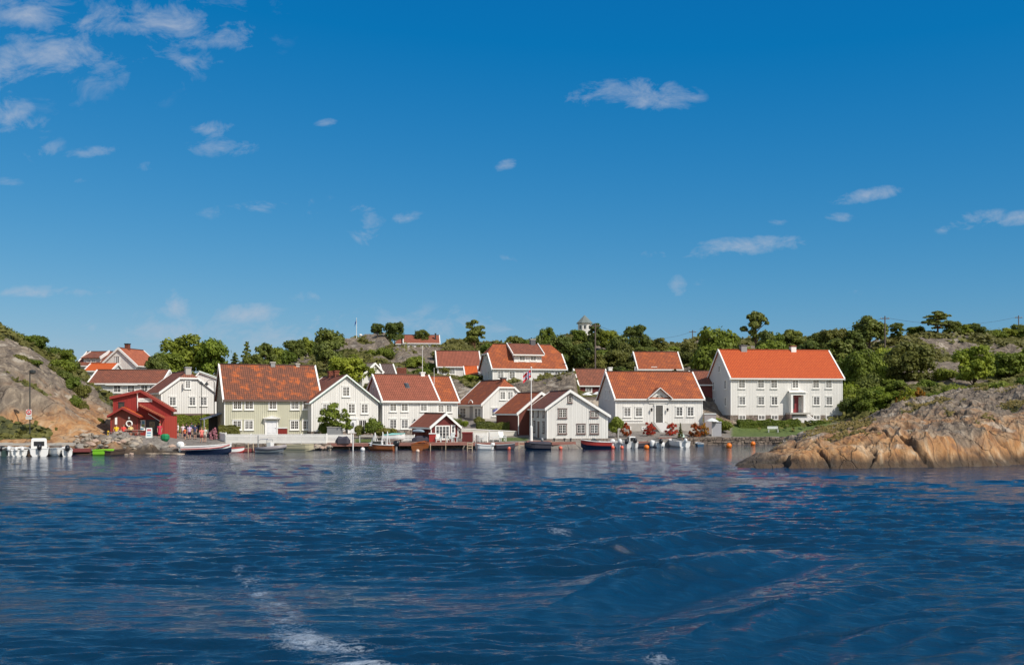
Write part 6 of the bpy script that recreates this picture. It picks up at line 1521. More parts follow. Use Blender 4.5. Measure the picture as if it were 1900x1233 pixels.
def boat(name, label, px, D, yaw, L, B, H, top, bottom=None, sheer=.35, cat='boat', deck=None, split=.45, benches=2, windscreen=False, motor=None, motors=1, cabin=None, bow=.55, rim=None, group=None, flat=False, mtilt=0, zoff=0.0, console=False, deckz=.35, ms=1.0):
    root = empty(name, (P(px, D), D, zoff), yaw, label, cat, group)
    bottom = bottom or top; sts = []; NS = 11
    for i in range(NS):
        t = i/(NS-1); x = -L/2+L*t
        wv = B/2*(1-max(0, (t-bow)/(1-bow))**2.0*.96) if t > bow else B/2*(.90+.10*t/bow)
        gh = H*(1+sheer*t*t); kz = -.22+.22*max(0, (t-.65)/.35)**2*(1 if not flat else .5)+.0
        if t > .93: kz += (t-.93)*H*4
        sts.append((x, wv, gh, kz))
    rings = []
    for (x, w_, gh, kz) in sts:
        zs = kz+(gh-kz)*split
        rings.append([(x, -w_, gh), (x+.0, -w_*.94, zs), (x, -w_*.70, kz+(gh-kz)*.18), (x, 0, kz), (x, w_*.70, kz+(gh-kz)*.18), (x, w_*.94, zs), (x, w_, gh)])
    mb = MB(); nn = 7
    for i in range(NS-1):
        for j in range(6):
            b = len(mb.v); mb.add([rings[i][j], rings[i][j+1], rings[i+1][j+1], rings[i+1][j]], [(0, 1, 2, 3)], 0 if j in (0, 5) else 1)
    mb.add(rings[0], [tuple(range(6, -1, -1))], 0)
    hull = mb.build('hull', [top, bottom], root)
    g_ = MB()
    for sgn in (-1, 1): g_.tube([(x, sgn*w_, gh+.01) for x, w_, gh, kz in sts], .045, 6)
    g_.tube([(sts[0][0], -sts[0][1], sts[0][2]+.01), (sts[0][0], sts[0][1], sts[0][2]+.01)], .045, 6)
    g_.build('gunwale', rim or M_hwhite, root)
    dk = MB(); ring = [(x, -w_*.93, H*deckz) for x, w_, gh, kz in sts[:-1]]+[(x, w_*.93, H*deckz) for x, w_, gh, kz in reversed(sts[:-1])]
    dk.add(ring, [tuple(range(len(ring)))]); dk.build('floor', deck or M_conc, root)
    fd = MB(); q = sts[7:]; ring = [(x, -w_*.95, gh-.03) for x, w_, gh, kz in q]+[(x, w_*.95, gh-.03) for x, w_, gh, kz in reversed(q)]
    fd.add(ring, [tuple(range(len(ring)))]); fd.build('foredeck', top if deck is None else deck, root)
    for i in range(benches):
        x = -L*.28+L*.28*i; MB().box(x-.14, -B*.43, H*.70, x+.14, B*.43, H*.75).build('bench', M_palewood if top is M_var else M_hwhite, root)
    if windscreen:
        ws = MB(); x = L*.10; z = H*1.05
        ws.add([(x, -B*.40, z), (x+.35, -B*.16, z+.02), (x+.35, B*.16, z+.02), (x, B*.40, z), (x-.22, -B*.36, z+.42), (x+.08, -B*.15, z+.44), (x+.08, B*.15, z+.44), (x-.22, B*.36, z+.42), (x-.75, -B*.42, z), (x-.75, B*.42, z)],
               [(0, 1, 5, 4), (1, 2, 6, 5), (2, 3, 7, 6), (8, 0, 4), (9, 7, 3)]); ws.build('windscreen', M_clear, root)
        MB().box(x-.28, -B*.38, H*.5, x-.02, B*.38, H*1.04).build('dashboard', M_hwhite, root)
    if console:
        MB().box(-.35, -.3, H*.4, .15, .3, H*.4+.95).build('console', M_hwhite, root); st_ = MB(); st_.box(-1.0, -.28, H*.4, -.6, .28, H*.4+.5); st_.build('seat', M_black, root)
    if cabin:
        x0, x1, ch_ = cabin; cb_ = MB()
        cb_.loft([[(x0, -B*.40, H*.6), (x1+.3, -B*.34, H*.9), (x1+.3, B*.34, H*.9), (x0, B*.40, H*.6)], [(x0, -B*.38, ch_-.1), (x1, -B*.32, ch_-.1), (x1, B*.32, ch_-.1), (x0, B*.38, ch_-.1)], [(x0+.05, -B*.34, ch_), (x1-.06, -B*.28, ch_), (x1-.06, B*.28, ch_), (x0+.05, B*.34, ch_)]])
        c_ = cb_.build('cabin', M_hwhite, root)
        zc_ = (H*.9+ch_)/2+.08
        for sgn in (-1, 1):
            MB().add([(x0+.1, sgn*(B*.405), zc_-.18), (x1-.05, sgn*(B*.36), zc_-.18), (x1-.12, sgn*(B*.35), zc_+.18), (x0+.1, sgn*(B*.395), zc_+.18)], [(0, 1, 2, 3)]).build('cabin_window', M_glass, c_)
        MB().add([(x0-.012, -B*.26, zc_-.3), (x0-.012, B*.26, zc_-.3), (x0-.012, B*.26, zc_+.16), (x0-.012, -B*.26, zc_+.16)], [(0, 1, 2, 3)]).build('cabin_opening', M_black, c_)
    if motor is not None:
        for k in range(motors): outboard(root, -L/2-.04, (k-(motors-1)/2)*.55, motor if motor != 'k' else None, ms, mtilt, H*.85)
    return root
STERN = R(90)
boat('motorboat', 'dark green boat cut by the left edge of the photo', 2, 103, R(115), 4.5, 1.6, .65, M_dgreen, rim=M_dark, motor='k')
boat('motorboat', 'small white boat moored stern-out behind the leftmost red buoy', 17, 103.2, R(115), 4.2, 1.3, .62, M_hwhite, M_grey, benches=1, motor=M_hwhite)
boat('motorboat', 'white open boat with white outboard beside the cabin boat', 38, 103.4, R(113), 4.6, 1.6, .60, M_hwhite, M_navy, benches=1, motor=M_hwhite, motors=2, ms=.9)
boat('cabin_boat', 'white cabin cruiser moored stern-out, tallest in the left row', 72, 103.0, R(116), 4.4, 1.85, .76, M_hwhite, M_beige, motor='k', cabin=(-.9, 1.2, 1.75), benches=0, ms=1.2)
boat('motorboat', 'white motorboat pointing out right of the cabin cruiser', 103, 103.0, R(-62), 4.4, 1.5, .62, M_hwhite, M_hwhite, windscreen=True, benches=1)
boat('motorboat', 'small white boat with raised black outboard behind a red buoy', 122.5, 103.0, R(117), 3.8, 1.05, .62, M_hwhite, M_grey, motor='k', ms=1.2, mtilt=0, benches=1)
boat('rowing_boat', 'lime green rowing boat lying broadside by the rubble shore', 193, 104.2, R(4), 1.95, 1.1, .52, M_lime, rim=M_lime, bow=.7, benches=2, sheer=.1)
boat('rowing_boat', 'small dark brown boat behind the lime green one', 216, 104.8, R(70), 2.6, .95, .42, M_pile, rim=M_pile)
boat('speedboat', 'long white speedboat with navy hull and red stripe by the sandy slip', 384, 108.0, R(4), 5.1, 1.8, .72, M_hwhite, M_navy, sheer=.45, split=.62, windscreen=False, motor=M_hwhite, bow=.4, ms=1.35, rim=M_hwhite, deck=M_hwhite, deckz=.75, benches=1)
st = MB(); st.tube([(-2.5, -.88, .48), (-1, -.93, .50), (.5, -.90, .56), (1.6, -.60, .68), (2.4, -.16, .92)], .05, 6); st.build('stripe', M_hred, bpy.data.objects['speedboat'])
boat('rowing_boat', 'white dinghy with red interior nosed between speedboat and pontoon', 432, 110.4, R(20), 2.4, 1.0, .42, M_hwhite, M_hred, rim=M_hred, deck=M_hred)
# inflatable with stainless frame
root = boat('inflatable_boat', 'grey inflatable boat with steel frame at the red pontoon', 503, 110.2, R(-24), 3.3, 1.55, .42, M_hwhite, M_grey, benches=0, console=True, deck=M_grey)
tb = MB(); pts = [(-1.45, -.85, .42), (.2, -.87, .44), (1.2, -.62, .56), (1.85, 0, .70), (1.2, .62, .56), (.2, .87, .44), (-1.45, .85, .42)]
tb.tube(pts, [.16, .24, .24, .22, .24, .24, .16], 10); tb.build('inflated_tube', M_rib, root, smooth=True)
fr = MB(); fr.tube([(-1.1, -.7, .5), (-1.1, -.7, 1.35), (-.9, -.6, 1.45), (-.9, .6, 1.45), (-1.1, .7, 1.35), (-1.1, .7, .5)], .03, 6); fr.tube([(-.2, -.5, .9), (-.2, -.5, 1.4), (-.2, .5, 1.4), (-.2, .5, .9)], .025, 6); fr.build('steel_frame', M_steel, root)
boat('skiff', 'long beige wooden skiff moored below the picket fence', 549, 115.2, R(-5), 4.1, 1.2, .62, M_beige, rim=M_beige, bow=.75, sheer=.15, benches=3, split=.7, zoff=.02)
root = boat('motorboat', 'wooden-hulled boat with white frames and covers by the plank jetty', 708, 116.6, R(164), 3.2, 1.5, .60, M_var, M_var, rim=M_hwhite, cabin=(-.3, 1.0, 1.05), benches=1, motor='k', ms=1.25)
for (xa, xb, zt) in ((-.35, .25, 2.1), (-.9, -.35, 2.15), (.55, 1.25, 2.0)):
    fr = MB(); fr.tube([(xa, -.45, .6), ((xa+xb)/2, -.25, zt), (xb, -.45, .6)], .045, 6); fr.tube([(xa, .45, .6), ((xa+xb)/2, -.22, zt), ], .04, 6); fr.build('frame_pole', M_hwhite, root)
fr = MB(); fr.tube([(1.5, -.3, .7), (1.05, -.35, 1.75)], .05, 6); fr.build('boom_pole', M_hwhite, root)
boat('rowing_boat', 'varnished brown rowing boat seen end-on left of the boathouse deck', 782, 117.4, R(80), 3.6, 1.6, .72, M_var, M_var, rim=M_var, deck=M_var, benches=2)
boat('skiff', 'small white skiff with two white outboards below the garden fence', 897, 118.8, R(176), 1.9, 1.0, .48, M_hwhite, M_hwhite, benches=1, motor=M_hwhite, motors=2, ms=.8, bow=.7)
boat('rowing_boat', 'dark grey rowing boat left of the wide pale steps', 938, 119.2, R(6), 2.2, 1.1, .52, M_tarp, rim=M_grey, deck=M_tarp, benches=1)
root = boat('motorboat', 'boat under dark tarpaulin with grey outboard below the flagpole', 998, 119.0, R(178), 3.1, 1.4, .60, M_tarp, M_navy, rim=M_black, motor=None, benches=0)
tp = MB(); tp.loft([[(x, -.62*s_, .55), (x, -.3*s_, .55+.32*s_), (x, .0, .6+.36*s_), (x, .3*s_, .55+.32*s_), (x, .62*s_, .55)] for x, s_ in ((-1.5, .8), (-.7, 1), (.2, .9), (.9, 1), (1.4, .4))], closed=False); tp.build('tarpaulin', M_tarp, root)
o = empty('motor_mount', (-.5, -.5, .7), R(90), parent=root); outboard(o, 0, 0, M_grey, .8, 20, 0.2)
boat('speedboat', 'white speedboat with red sides and navy bottom below the boarded house', 1106, 121.6, R(177), 3.6, 1.5, .78, M_hred, M_navy, sheer=.35, split=.58, motor=M_hwhite, rim=M_hwhite, bow=.45, deck=M_hwhite, deckz=.8, benches=1, windscreen=True)
boat('motorboat', 'small white motorboat with raised white outboard left of the grey post', 1143, 124.4, R(100), 3.0, 1.1, .6, M_hwhite, M_grey, motor=M_hwhite, ms=1.3, benches=1)
boat('motorboat', 'white boat with black outboard under the rusty flower bush', 1160, 124.6, R(88), 4.0, 1.3, .62, M_hwhite, M_navy, motor='k', ms=1.2, windscreen=True, benches=0)
boat('motorboat', 'grey-white boat with pale cover and black outboard by the thin dark post', 1171, 125.6, R(95), 4.2, 1.0, .70, M_hwhite, M_black, motor='k', ms=1.3, cabin=(-.8, .8, 1.35), benches=0)
boat('motorboat', 'low dark boat between orange buoy and white fender', 1192, 125.8, R(10), 2.2, 1.1, .45, M_tarp, rim=M_brown, benches=2)
boat('motorboat', 'white boat with dark outboard right of the white fender', 1218, 126.6, R(96), 4.0, 1.2, .6, M_hwhite, M_hwhite, motor='k', ms=1.2, windscreen=True, benches=1)
boat('motorboat', 'white boat with steel rail moored at the red-brown landing', 1257, 127.2, R(105), 4.4, 1.6, .7, M_hwhite, M_hwhite, windscreen=True, benches=1, motor=M_hwhite, ms=1.1)
boat('rowing_boat', 'small blue-grey boat lying off the sea wall', 1297, 131.5, R(90), 2.4, .9, .3, paint('blue_hull', (.05, .12, .2)), benches=1)

# ---- buoys and fenders
M_bor = paint('orange_buoy', (0.85, 0.20, 0.015), .4, .05); M_bred = paint('red_buoy', (0.75, 0.03, 0.02), .4, .05); M_bcor = paint('coral_buoy', (0.80, 0.16, 0.09), .4, .08)
def buoy(px, py, dia, mat, label, Dd=None):
    D = Dd or water_D(py+dia*.35); r_ = dia/2/F*D
    root = empty('buoy', (P(px, D), D, 0), 0, label, 'buoy')
    mb = MB(); mb.ball((0, 0, r_*.62), r_, 0, 16); mb.build('float', mat, root, smooth=True)
    MB().tube([(0, 0, r_*1.55), (0, 0, r_*1.82)], r_*.16, 8).build('eye', M_dark if mat is not M_hwhite else M_bcor, root)
for a in ((18.5, 839.5, 8, M_bred, 'leftmost red buoy, before the small white boat'), (71.5, 840.5, 8, M_bred, 'red buoy under the stern of the cabin cruiser'), (123.5, 840.5, 8, M_bred, 'red buoy before the black outboard, left of the low jetty'),
          (673, 833, 8.5, M_hwhite, 'white buoy left of the white-frame boat'), (775, 836, 7, paint('cream_buoy', (.75, .55, .42)), 'cream and orange buoy under the varnished boat'),
          (943.8, 830.5, 8.5, M_bcor, 'coral buoy before the dark grey rowing boat'), (1040, 830.5, 7.5, M_bcor, 'coral buoy below the pale plank quay'), (1137, 829.5, 7, M_bcor, 'coral buoy at the stern of the red-sided speedboat'),
          (1154, 829.5, 7, M_bcor, 'coral buoy under the black outboards'), (1199.5, 829, 10, M_bor, 'orange buoy left of the white cylinder fenders'), (1352.5, 826, 11, M_bor, 'larger orange buoy off the sea wall'),
          (1397, 822.5, 9.5, M_bor, 'smaller orange buoy farther along the sea wall')): buoy(*a)
def fender(px, py, w_, h_, label):
    D = water_D(py+h_*.45); r_ = w_/2/F*D; hh = h_/F*D
    o = MB(); o.loft([[(r_*k*math.cos(a_), r_*k*math.sin(a_), z) for a_ in [j*math.pi/6 for j in range(12)]] for k, z in ((.3, 0), (.9, hh*.1), (1, hh*.3), (1, hh*.7), (.85, hh*.92), (.25, hh))])
    o = o.build('fender', M_hwhite, None, (P(px, D), D, .05), smooth=True); tag(o, label, 'fender')
fender(1210.5, 824, 9, 13, 'tall white cylinder fender right of the orange buoy'); fender(1228, 826, 10, 9, 'round white fender right of the tall cylinder fender')
fender(1257, 821, 7, 8, 'left white fender hanging on the boat by the landing'); fender(1270, 822, 8, 8, 'right white fender hanging on the boat by the landing')
# ================================================================ street furniture, poles, flags
M_pole = paint('tarred_pole', (0.13, 0.10, 0.085), .85, .2, 3); M_lampm = paint('lamp_iron', (0.03, 0.035, 0.035), .5); M_flagw = paint('flag_white', (.8, .8, .8), .8, .03); M_flagb = paint('flag_blue', (.02, .04, .25), .8, .03); M_flagr = paint('flag_red', (.60, .03, .05), .8, .03)
def flagpole(label, px, D, ytop, ybot, r=.06, base=None):
    z1 = Z(ytop, D); z0 = Z(ybot, D)
    root = empty('flagpole', (P(px, D), D, z0), 0, label, 'flagpole'); H = z1-z0
    MB().tube([(0, 0, -.5), (0, 0, H*.35), (0, 0, H)], [r, r*.85, r*.5], 10).build('pole', M_trim, root); MB().ball((0, 0, H+r), r*1.3, n=8).build('finial', M_trim, root)
    if base: MB().tube([(0, 0, -.3), (0, 0, base), (0, 0, base+.15)], [r*2.3, r*1.9, r*1.0], 10).build('footing', M_trim, root)
    return root, H
rt, Hh_ = flagpole('tall white flagpole with red flag beside the boarded gable house', 985.7, 124, 683, 816, .085, base=1.6)
# drooping flag: red field, white-edged blue cross, pleated cloth
def flag(root, H, L, hoist, droop):
    rows, cols = 22, 26; vs = []; mi = []
    for i in range(rows+1):
        for j in range(cols+1):
            t = j/cols; s_ = i/rows
            x = -L*t*(.62)-.03; z = H-.15-hoist*s_-droop*t**1.3; y = .13*math.sin(t*9+s_*2)*t+.05*math.sin(t*21)
            vs.append((x, y, z))
    f = []; m_ = []
    for i in range(rows):
        for j in range(cols):
            f.append((i*(cols+1)+j, i*(cols+1)+j+1, (i+1)*(cols+1)+j+1, (i+1)*(cols+1)+j))
            a = (j+.5)/cols*22; b_ = (i+.5)/rows*16
            blue = abs(a-8) < 1 or abs(b_-8) < 1; white = abs(a-8) < 2 or abs(b_-8) < 2
            m_.append(2 if blue else (1 if white else 0))
    mb = MB(); mb.v = vs; mb.f = f; mb.m = m_
    return mb.build('flag', [M_flagr, M_flagw, M_flagb], root)
flag(rt, Hh_, 1.55, .95, .75)
flagpole('bare white flagpole behind the skylight roof', 783.8, 146, 643, 700, .05)
flagpole('shorter bare pole at the right verge of the skylight house', 805.5, 142, 684, 730, .045)
rt, Hh_ = flagpole('white flagpole with blue pennant on the bare hilltop', 661.5, 243, 591, 624, .075)
pn = MB(); pn.add([(-.05, 0, Hh_-.2), (-.05, 0, Hh_-.9), (-.45, .1, Hh_-1.9), (-.30, .05, Hh_-.8), (-.62, .15, Hh_-2.0)], [(0, 1, 2, 3), (0, 3, 4)]); pn.build('pennant', M_flagb, rt)
bl = MB(); bl.ball((0, 0, .3), .45, n=10, sz=.7); o = bl.build('white_boulder', M_hwhite, None, (P(669, 242), 242, Z(624, 242)), smooth=True); tag(o, 'small white dome beside the hilltop flagpole', 'dome')
def upole(label, px, D, ytop, ybot=None, arm=True, group=None):
    z1 = Z(ytop, D); z0 = gz(P(px, D), D) if ybot is None else Z(ybot, D)
    root = empty('power_pole', (P(px, D), D, z0), 0, label, 'power pole', group); H = z1-z0
    MB().tube([(0, 0, -1), (0, 0, H)], [.15, .10], 9).build('pole', M_pole, root)
    if arm:
        MB().box(-.8, -.06, H-.55, .8, .06, H-.42).build('crossarm', M_pole, root)
        for x in (-.7, 0, .7): MB().tube([(x, 0, H-.42), (x, 0, H-.22)], .05, 6).build('insulator', M_conc, root)
    return Vector((P(px, D), D, z1-.25))
pA = upole('power pole rising from the rock in the middle grove', 1104.5, 172, 599)
pB = upole('power pole standing in front of the big dark right-hand tree', 1642, 186, 586)
pC = upole('short thin pole against the sky at the far right thicket', 1890, 225, 585)
pD = upole('thin far pole over the dark tree left of the orange ridge', 1285, 240, 612)
def wire(a, b_, label, sag):
    pts = [a.lerp(b_, i/16)+Vector((0, 0, -sag*4*(i/16)*(1-i/16))) for i in range(17)]
    o = MB().tube(pts, .022, 5).build('power_line', M_dark); tag(o, label, 'power line')
wire(pA, pD, 'power line from the grove pole towards the orange ridge', 2.0); wire(pD, pB, 'power line over the wood behind the orange ridge', 3.0); wire(pB, pC, 'power line running to the right edge of the photo', 1.5)
# street lamps
def lamp(label, px, D, ytop, ybot, double=False, arm=0):
    z1 = Z(ytop, D); z0 = Z(ybot, D); root = empty('street_lamp', (P(px, D), D, z0), 0, label, 'street lamp'); H = z1-z0
    MB().tube([(0, 0, -.3), (0, 0, .5), (0, 0, .55), (0, 0, H)], [.10, .09, .05, .045], 8).build('pole', M_lampm, root)
    xs = (0,) if not arm else (arm,)
    for x in xs:
        if arm: MB().tube([(0, 0, H), (arm*.3, 0, H+.25), (arm*.8, 0, H+.2), (arm, 0, H-.05)], .03, 6).build('arm', M_lampm, root)
        l_ = MB(); l_.loft([[(x+r_*math.cos(a_), r_*math.sin(a_), H+z) for a_ in [j*math.pi/5 for j in range(10)]] for r_, z in ((.10, -.42), (.26, -.36), (.24, -.25), (.08, -.08), (.03, .0))]); l_.build('lamp_shade', M_lampm, root)
        MB().ball((x, 0, H-.44), .09, n=8).build('bulb', M_hwhite, root)
lamp('tall dark lamp post in front of the overhanging white storey', 373.5, 131, 707, 808); lamp('curved-arm street lamp at the gable of the pale green house', 397.5, 129, 708, 805, arm=-.95)
# sign on pole, left
zp = gz(P(55.5, 110.5), 110.5)
root = empty('sign_pole', (P(55.5, 110.5), 110.5, zp), 0, 'thin pole with round red-ringed sign and white plate before the left rock', 'sign')
Hp = Z(692, 110.5)-zp; MB().tube([(0, 0, -.4), (0, 0, Hp)], .06, 8).build('pole', M_lampm, root)
MB().tube([(0, 0, Hp-.1), (0, 0, Hp-.04)], .0, 4)
hd = MB(); hd.loft([[(.28+r_*math.cos(a_), r_*.8*math.sin(a_), Hp+z) for a_ in [j*math.pi/6 for j in range(12)]] for r_, z in ((.08, .35), (.34, .28), (.34, .02), (.1, -.1))]); hd.build('lamp_head', M_lampm, root)
zs = Z(765, 110.5)-zp
sg = MB(); sg.box(-.36, -.10, zs-.36, .22, -.07, zs+.34); sg.build('sign_panel', M_hwhite, root)
rg_ = MB(); ring = [[(-.07+(.23+.045*math.cos(b_))*math.cos(a_), -.112+.008*math.sin(b_), zs+.04+(.23+.045*math.cos(b_))*math.sin(a_)) for b_ in [j*math.pi/3 for j in range(6)]] for a_ in [i*math.pi/12 for i in range(25)]]
rg_.loft(ring, cap=False); rg_.beam((-.23, -.112, zs+.20), (.09, -.112, zs-.12), .012, .05, up=(0, 1, 0)); rg_.build('prohibition_ring', M_bred, root)
an = MB(); an.box(-.085, -.108, zs-.12, -.055, -.102, zs+.18); an.tube([(-.2, -.106, zs-.02), (-.15, -.106, zs-.11), (-.07, -.106, zs-.13), (.01, -.106, zs-.11), (.06, -.106, zs-.02)], .014, 5); an.box(-.13, -.108, zs+.1, -.01, -.102, zs+.125); an.build('anchor_symbol', M_dark, root)
pl = MB(); pl.box(-.42, -.10, zs-.72, .26, -.07, zs-.42); pl.build('text_plate', M_hwhite, root)
tx = MB()
for k in range(2):
    x = -.36
    while x < .18: w_ = _tr.uniform(.04, .09); tx.box(x, -.106, zs-.52-.1*k, x+w_, -.1005, zs-.49-.1*k); x += w_+.03
tx.build('lettering', M_dark, root)

# ================================================================ garden furniture and quay clutter
M_chairw = paint('chair_white', (.78, .80, .76), .4, .04); M_chairg = paint('chair_pale_green', (.55, .70, .62), .45, .05)
def gchair(label, px, D, yaw, mat, z=None, s=1.0, adir=False, group=None):
    z = gz(P(px, D), D) if z is None else z
    root = empty('garden_chair', (P(px, D), D, z), yaw, label, 'chair', group); root.scale = (s, s, s)
    t = .18 if adir else .08
    mb = MB()
    for i in range(5): mb.box(-.26, -.26+i*.105, .40-(.03*i if adir else 0), .26, -.17+i*.105, .43-(.03*i if adir else 0))
    mb.build('seat', mat, root)
    mb = MB()
    for i in range(5): x = -.26+i*.108; mb.add([(x, .26, .32), (x+.09, .26, .32), (x+.09, .28, .32), (x, .28, .32), (x, .26+t*1.5, 1.0), (x+.09, .26+t*1.5, 1.0), (x+.09, .28+t*1.5, 1.0), (x, .28+t*1.5, 1.0)], [(0, 3, 2, 1), (4, 5, 6, 7), (0, 1, 5, 4), (1, 2, 6, 5), (2, 3, 7, 6), (3, 0, 4, 7)])
    mb.build('backrest', mat, root)
    for x in (-.28, .28):
        MB().box(x-.04, -.30, .60, x+.04, .34, .635).build('armrest', mat, root)
        for y in (-.24, .24): MB().box(x-.03, y-.03, 0, x+.03, y+.03, .598).build('leg', mat, root)
def table(label, px, D, mat, z=None, w=.9, h=.72, name='table'):
    z = gz(P(px, D), D) if z is None else z
    root = empty(name, (P(px, D), D, z), 0, label, 'table'); MB().box(-w/2, -.35, h-.04, w/2, .35, h).build('tabletop', mat, root)
    for x in (-w/2+.06, w/2-.06):
        for y in (-.28, .28): MB().box(x-.03, y-.03, 0, x+.03, y+.03, h-.042).build('leg', mat, root)
FR = 0.0
gchair('white chair left of the glazed boathouse doors', 813.5, 120.6, FR+.3, M_chairw, .80); gchair('tall white deck chair right of the glazed boathouse doors', 836, 120.4, FR-.5, M_chairw, .80, 1.1, True)
table('small white table before the boathouse doors', 824, 120.0, M_chairw, .80, .8, .5); table('white side table right of the boathouse chairs', 844, 120.6, M_chairw, .80, .6, .6)
gchair('white deck chair on the lawn left of the flagpole', 932.5, 124.6, .4, M_chairw, None, 1.15, True); table('low white table on the lawn left of the deck chair', 921, 124.4, M_chairw, None, .9, .55)
gchair('left pale garden chair beside the sea wall', 1271, 134.0, .5, M_chairg, None, 1.2, True); gchair('right pale garden chair beside the sea wall', 1286, 134.2, -.35, M_chairg, None, 1.2, True)
gchair('white chair at the fence right of the dark red bin', 898, 122.9, -2.6, M_chairw, None)
gchair('white chair left of the fence gate panel', 888, 122.8, 2.8, M_chairw, None)
table('low white table by the skylight house bush', 681, 122.4, M_chairw, None, 1.8, .85)
def cabinet(name, label, px, D, w, h, dep, mat, lid=None, z=None, cat='box', boards=True):
    z = gz(P(px, D), D) if z is None else z
    root = empty(name, (P(px, D), D, z), 0, label, cat)
    mb = MB(); mb.box(-w/2, 0, 0, w/2, dep, h)
    if boards:
        n = int(w/.13)
        for i in range(n): mb.box(-w/2+i*w/n+.01, -.02, .03, -w/2+(i+1)*w/n-.01, -.001, h-.03)
    mb.build('body', mat, root); lb_ = MB(); lb_.slab([(-w/2-.05, -.08, h+.05), (w/2+.05, -.08, h+.05), (w/2+.05, dep+.05, h+.12), (-w/2-.05, dep+.05, h+.12)], .05); lb_.build('lid', lid or mat, root)
cabinet('storage_box', 'bright red storage cabinet at the left corner of the boathouse', 802.5, 120.8, .8, .95, .5, paint('bright_red', (.42, .04, .03)), M_chairw, .80)
cabinet('storage_box', 'dark red wooden bin right of the boathouse', 867, 122.4, 1.25, 1.05, .9, M_dred, M_redtrim, .78)
cabinet('storage_box', 'red box with pale lid beside the pale green house door', 523.5, 124.4, 1.05, .75, .5, M_redtrim, M_chairw, 1.6)
cabinet('grey_shed', 'grey crate shed by the right corner of the pale green house', 620, 123.4, 1.7, 1.3, 1.2, M_grey, M_conc, 1.2, 'shed')
cabinet('grey_hoarding', 'pale grey hoarding by the bush left of the sea wall lawn', 1330, 139.4, 1.25, 2.0, .4, paint('pale_grey_panel', (.42, .42, .44)), None, .9, 'screen', False)
cabinet('stone_gate_pillar', 'square grey pillar with flat cap between flower bushes and hedge bush', 1318, 141.5, 1.6, 3.1, .6, paint('mauve_grey', (.38, .33, .32)), M_chairw, .9, 'pillar', False)
cg = MB(); cg.loft([[(x, -.4*s_, 0), (x, -.34*s_, .6*s_), (x, 0, .85*s_), (x, .34*s_, .6*s_), (x, .4*s_, 0)] for x, s_ in ((-.85, .4), (-.5, 1), (0, .9), (.5, 1), (.85, .5))], closed=False)
o = cg.build('covered_goods', M_tarp, None, (P(636, 118.9), 118.9, .72)); tag(o, 'dark tarpaulin-covered goods by the white fence section', 'covered goods')
cg = MB(); cg.loft([[(x, -.5*s_, 0), (x, -.42*s_, .5*s_), (x, 0, .72*s_), (x, .42*s_, .5*s_), (x, .5*s_, 0)] for x, s_ in ((-1.2, .5), (-.6, 1), (.2, 1), (.8, .9), (1.3, .4))], closed=False)
o = cg.build('covered_goods', M_tarp, None, (P(783, 122.4), 122.4, .80)); tag(o, 'dark covered heap left of the bright red cabinet', 'covered goods')
o = boat('dinghy', 'white dinghy with teal cover propped behind the white-frame boat', 731, 120.9, R(4), 2.6, 1.1, .5, M_hwhite, M_hwhite, rim=M_teal, zoff=1.15, benches=0)
cv = MB(); cv.add([(-1.2, -.5, .52), (.9, -.45, .6), (1.3, 0, .7), (.9, .45, .6), (-1.2, .5, .52), (-.2, 0, .72)], [(0, 1, 5), (1, 2, 5), (2, 3, 5), (3, 4, 5), (4, 0, 5)]); cv.build('cover', M_teal, o)
for x in (-.8, .8): MB().box(x-.06, -.4, -.4, x+.06, .4, -.02).build('trestle', M_pile, o)
bn = empty('bench', (P(1434.5, 145.2), 145.2, gz(P(1434.5, 145.2), 145.2)), 0, 'white slatted bench on the lawn before the long hedge', 'bench')
for i in range(3): MB().box(-.75, -.2+i*.14, .42, .75, -.08+i*.14, .45).build('seat_slat', M_chairw, bn)
for i in range(2): MB().box(-.75, .26, .55+i*.18, .75, .29, .68+i*.18).build('back_slat', M_chairw, bn)
for x in (-.65, .65): MB().box(x-.04, -.2, 0, x+.04, .3, .418).build('leg', M_chairw, bn)
def parasol(label, px, D, ytop, z0, r_, mat, closed=False):
    H = Z(ytop, D)-z0; root = empty('parasol', (P(px, D), D, z0), 0, label, 'parasol'); MB().tube([(0, 0, 0), (0, 0, H)], .03, 6).build('pole', M_trim, root)
    mb = MB(); n = 8
    if closed: mb.loft([[(q*math.cos(a_), q*math.sin(a_), H+z) for a_ in [j*math.pi/5 for j in range(10)]] for q, z in ((.05, -1.5), (.2, -1.3), (.13, -.6), (.03, 0))])
    else: mb.loft([[(q*math.cos(2*math.pi*j/n)*(1 if j % 2 else .96), q*math.sin(2*math.pi*j/n), H+z) for j in range(n)] for q, z in ((r_, -.48), (r_*.98, -.40), (r_*.5, -.16), (.03, 0))], cap=False)
    mb.build('canopy', mat, root)
parasol('blue and violet parasol before the clipped gable', 921, 139.6, 757, 3.0, .62, paint('violet_cloth', (.12, .11, .30)))
parasol('left white parasol before the dark red cottage', 1089, 158, 727, Z(738, 158), .9, M_chairw); parasol('right white parasol before the dark red cottage', 1108, 158, 726, Z(738, 158), .8, M_chairw)
parasol('white parasol over the grey pillar left of the bush', 1321, 139.0, 775, .95, .95, M_chairw)
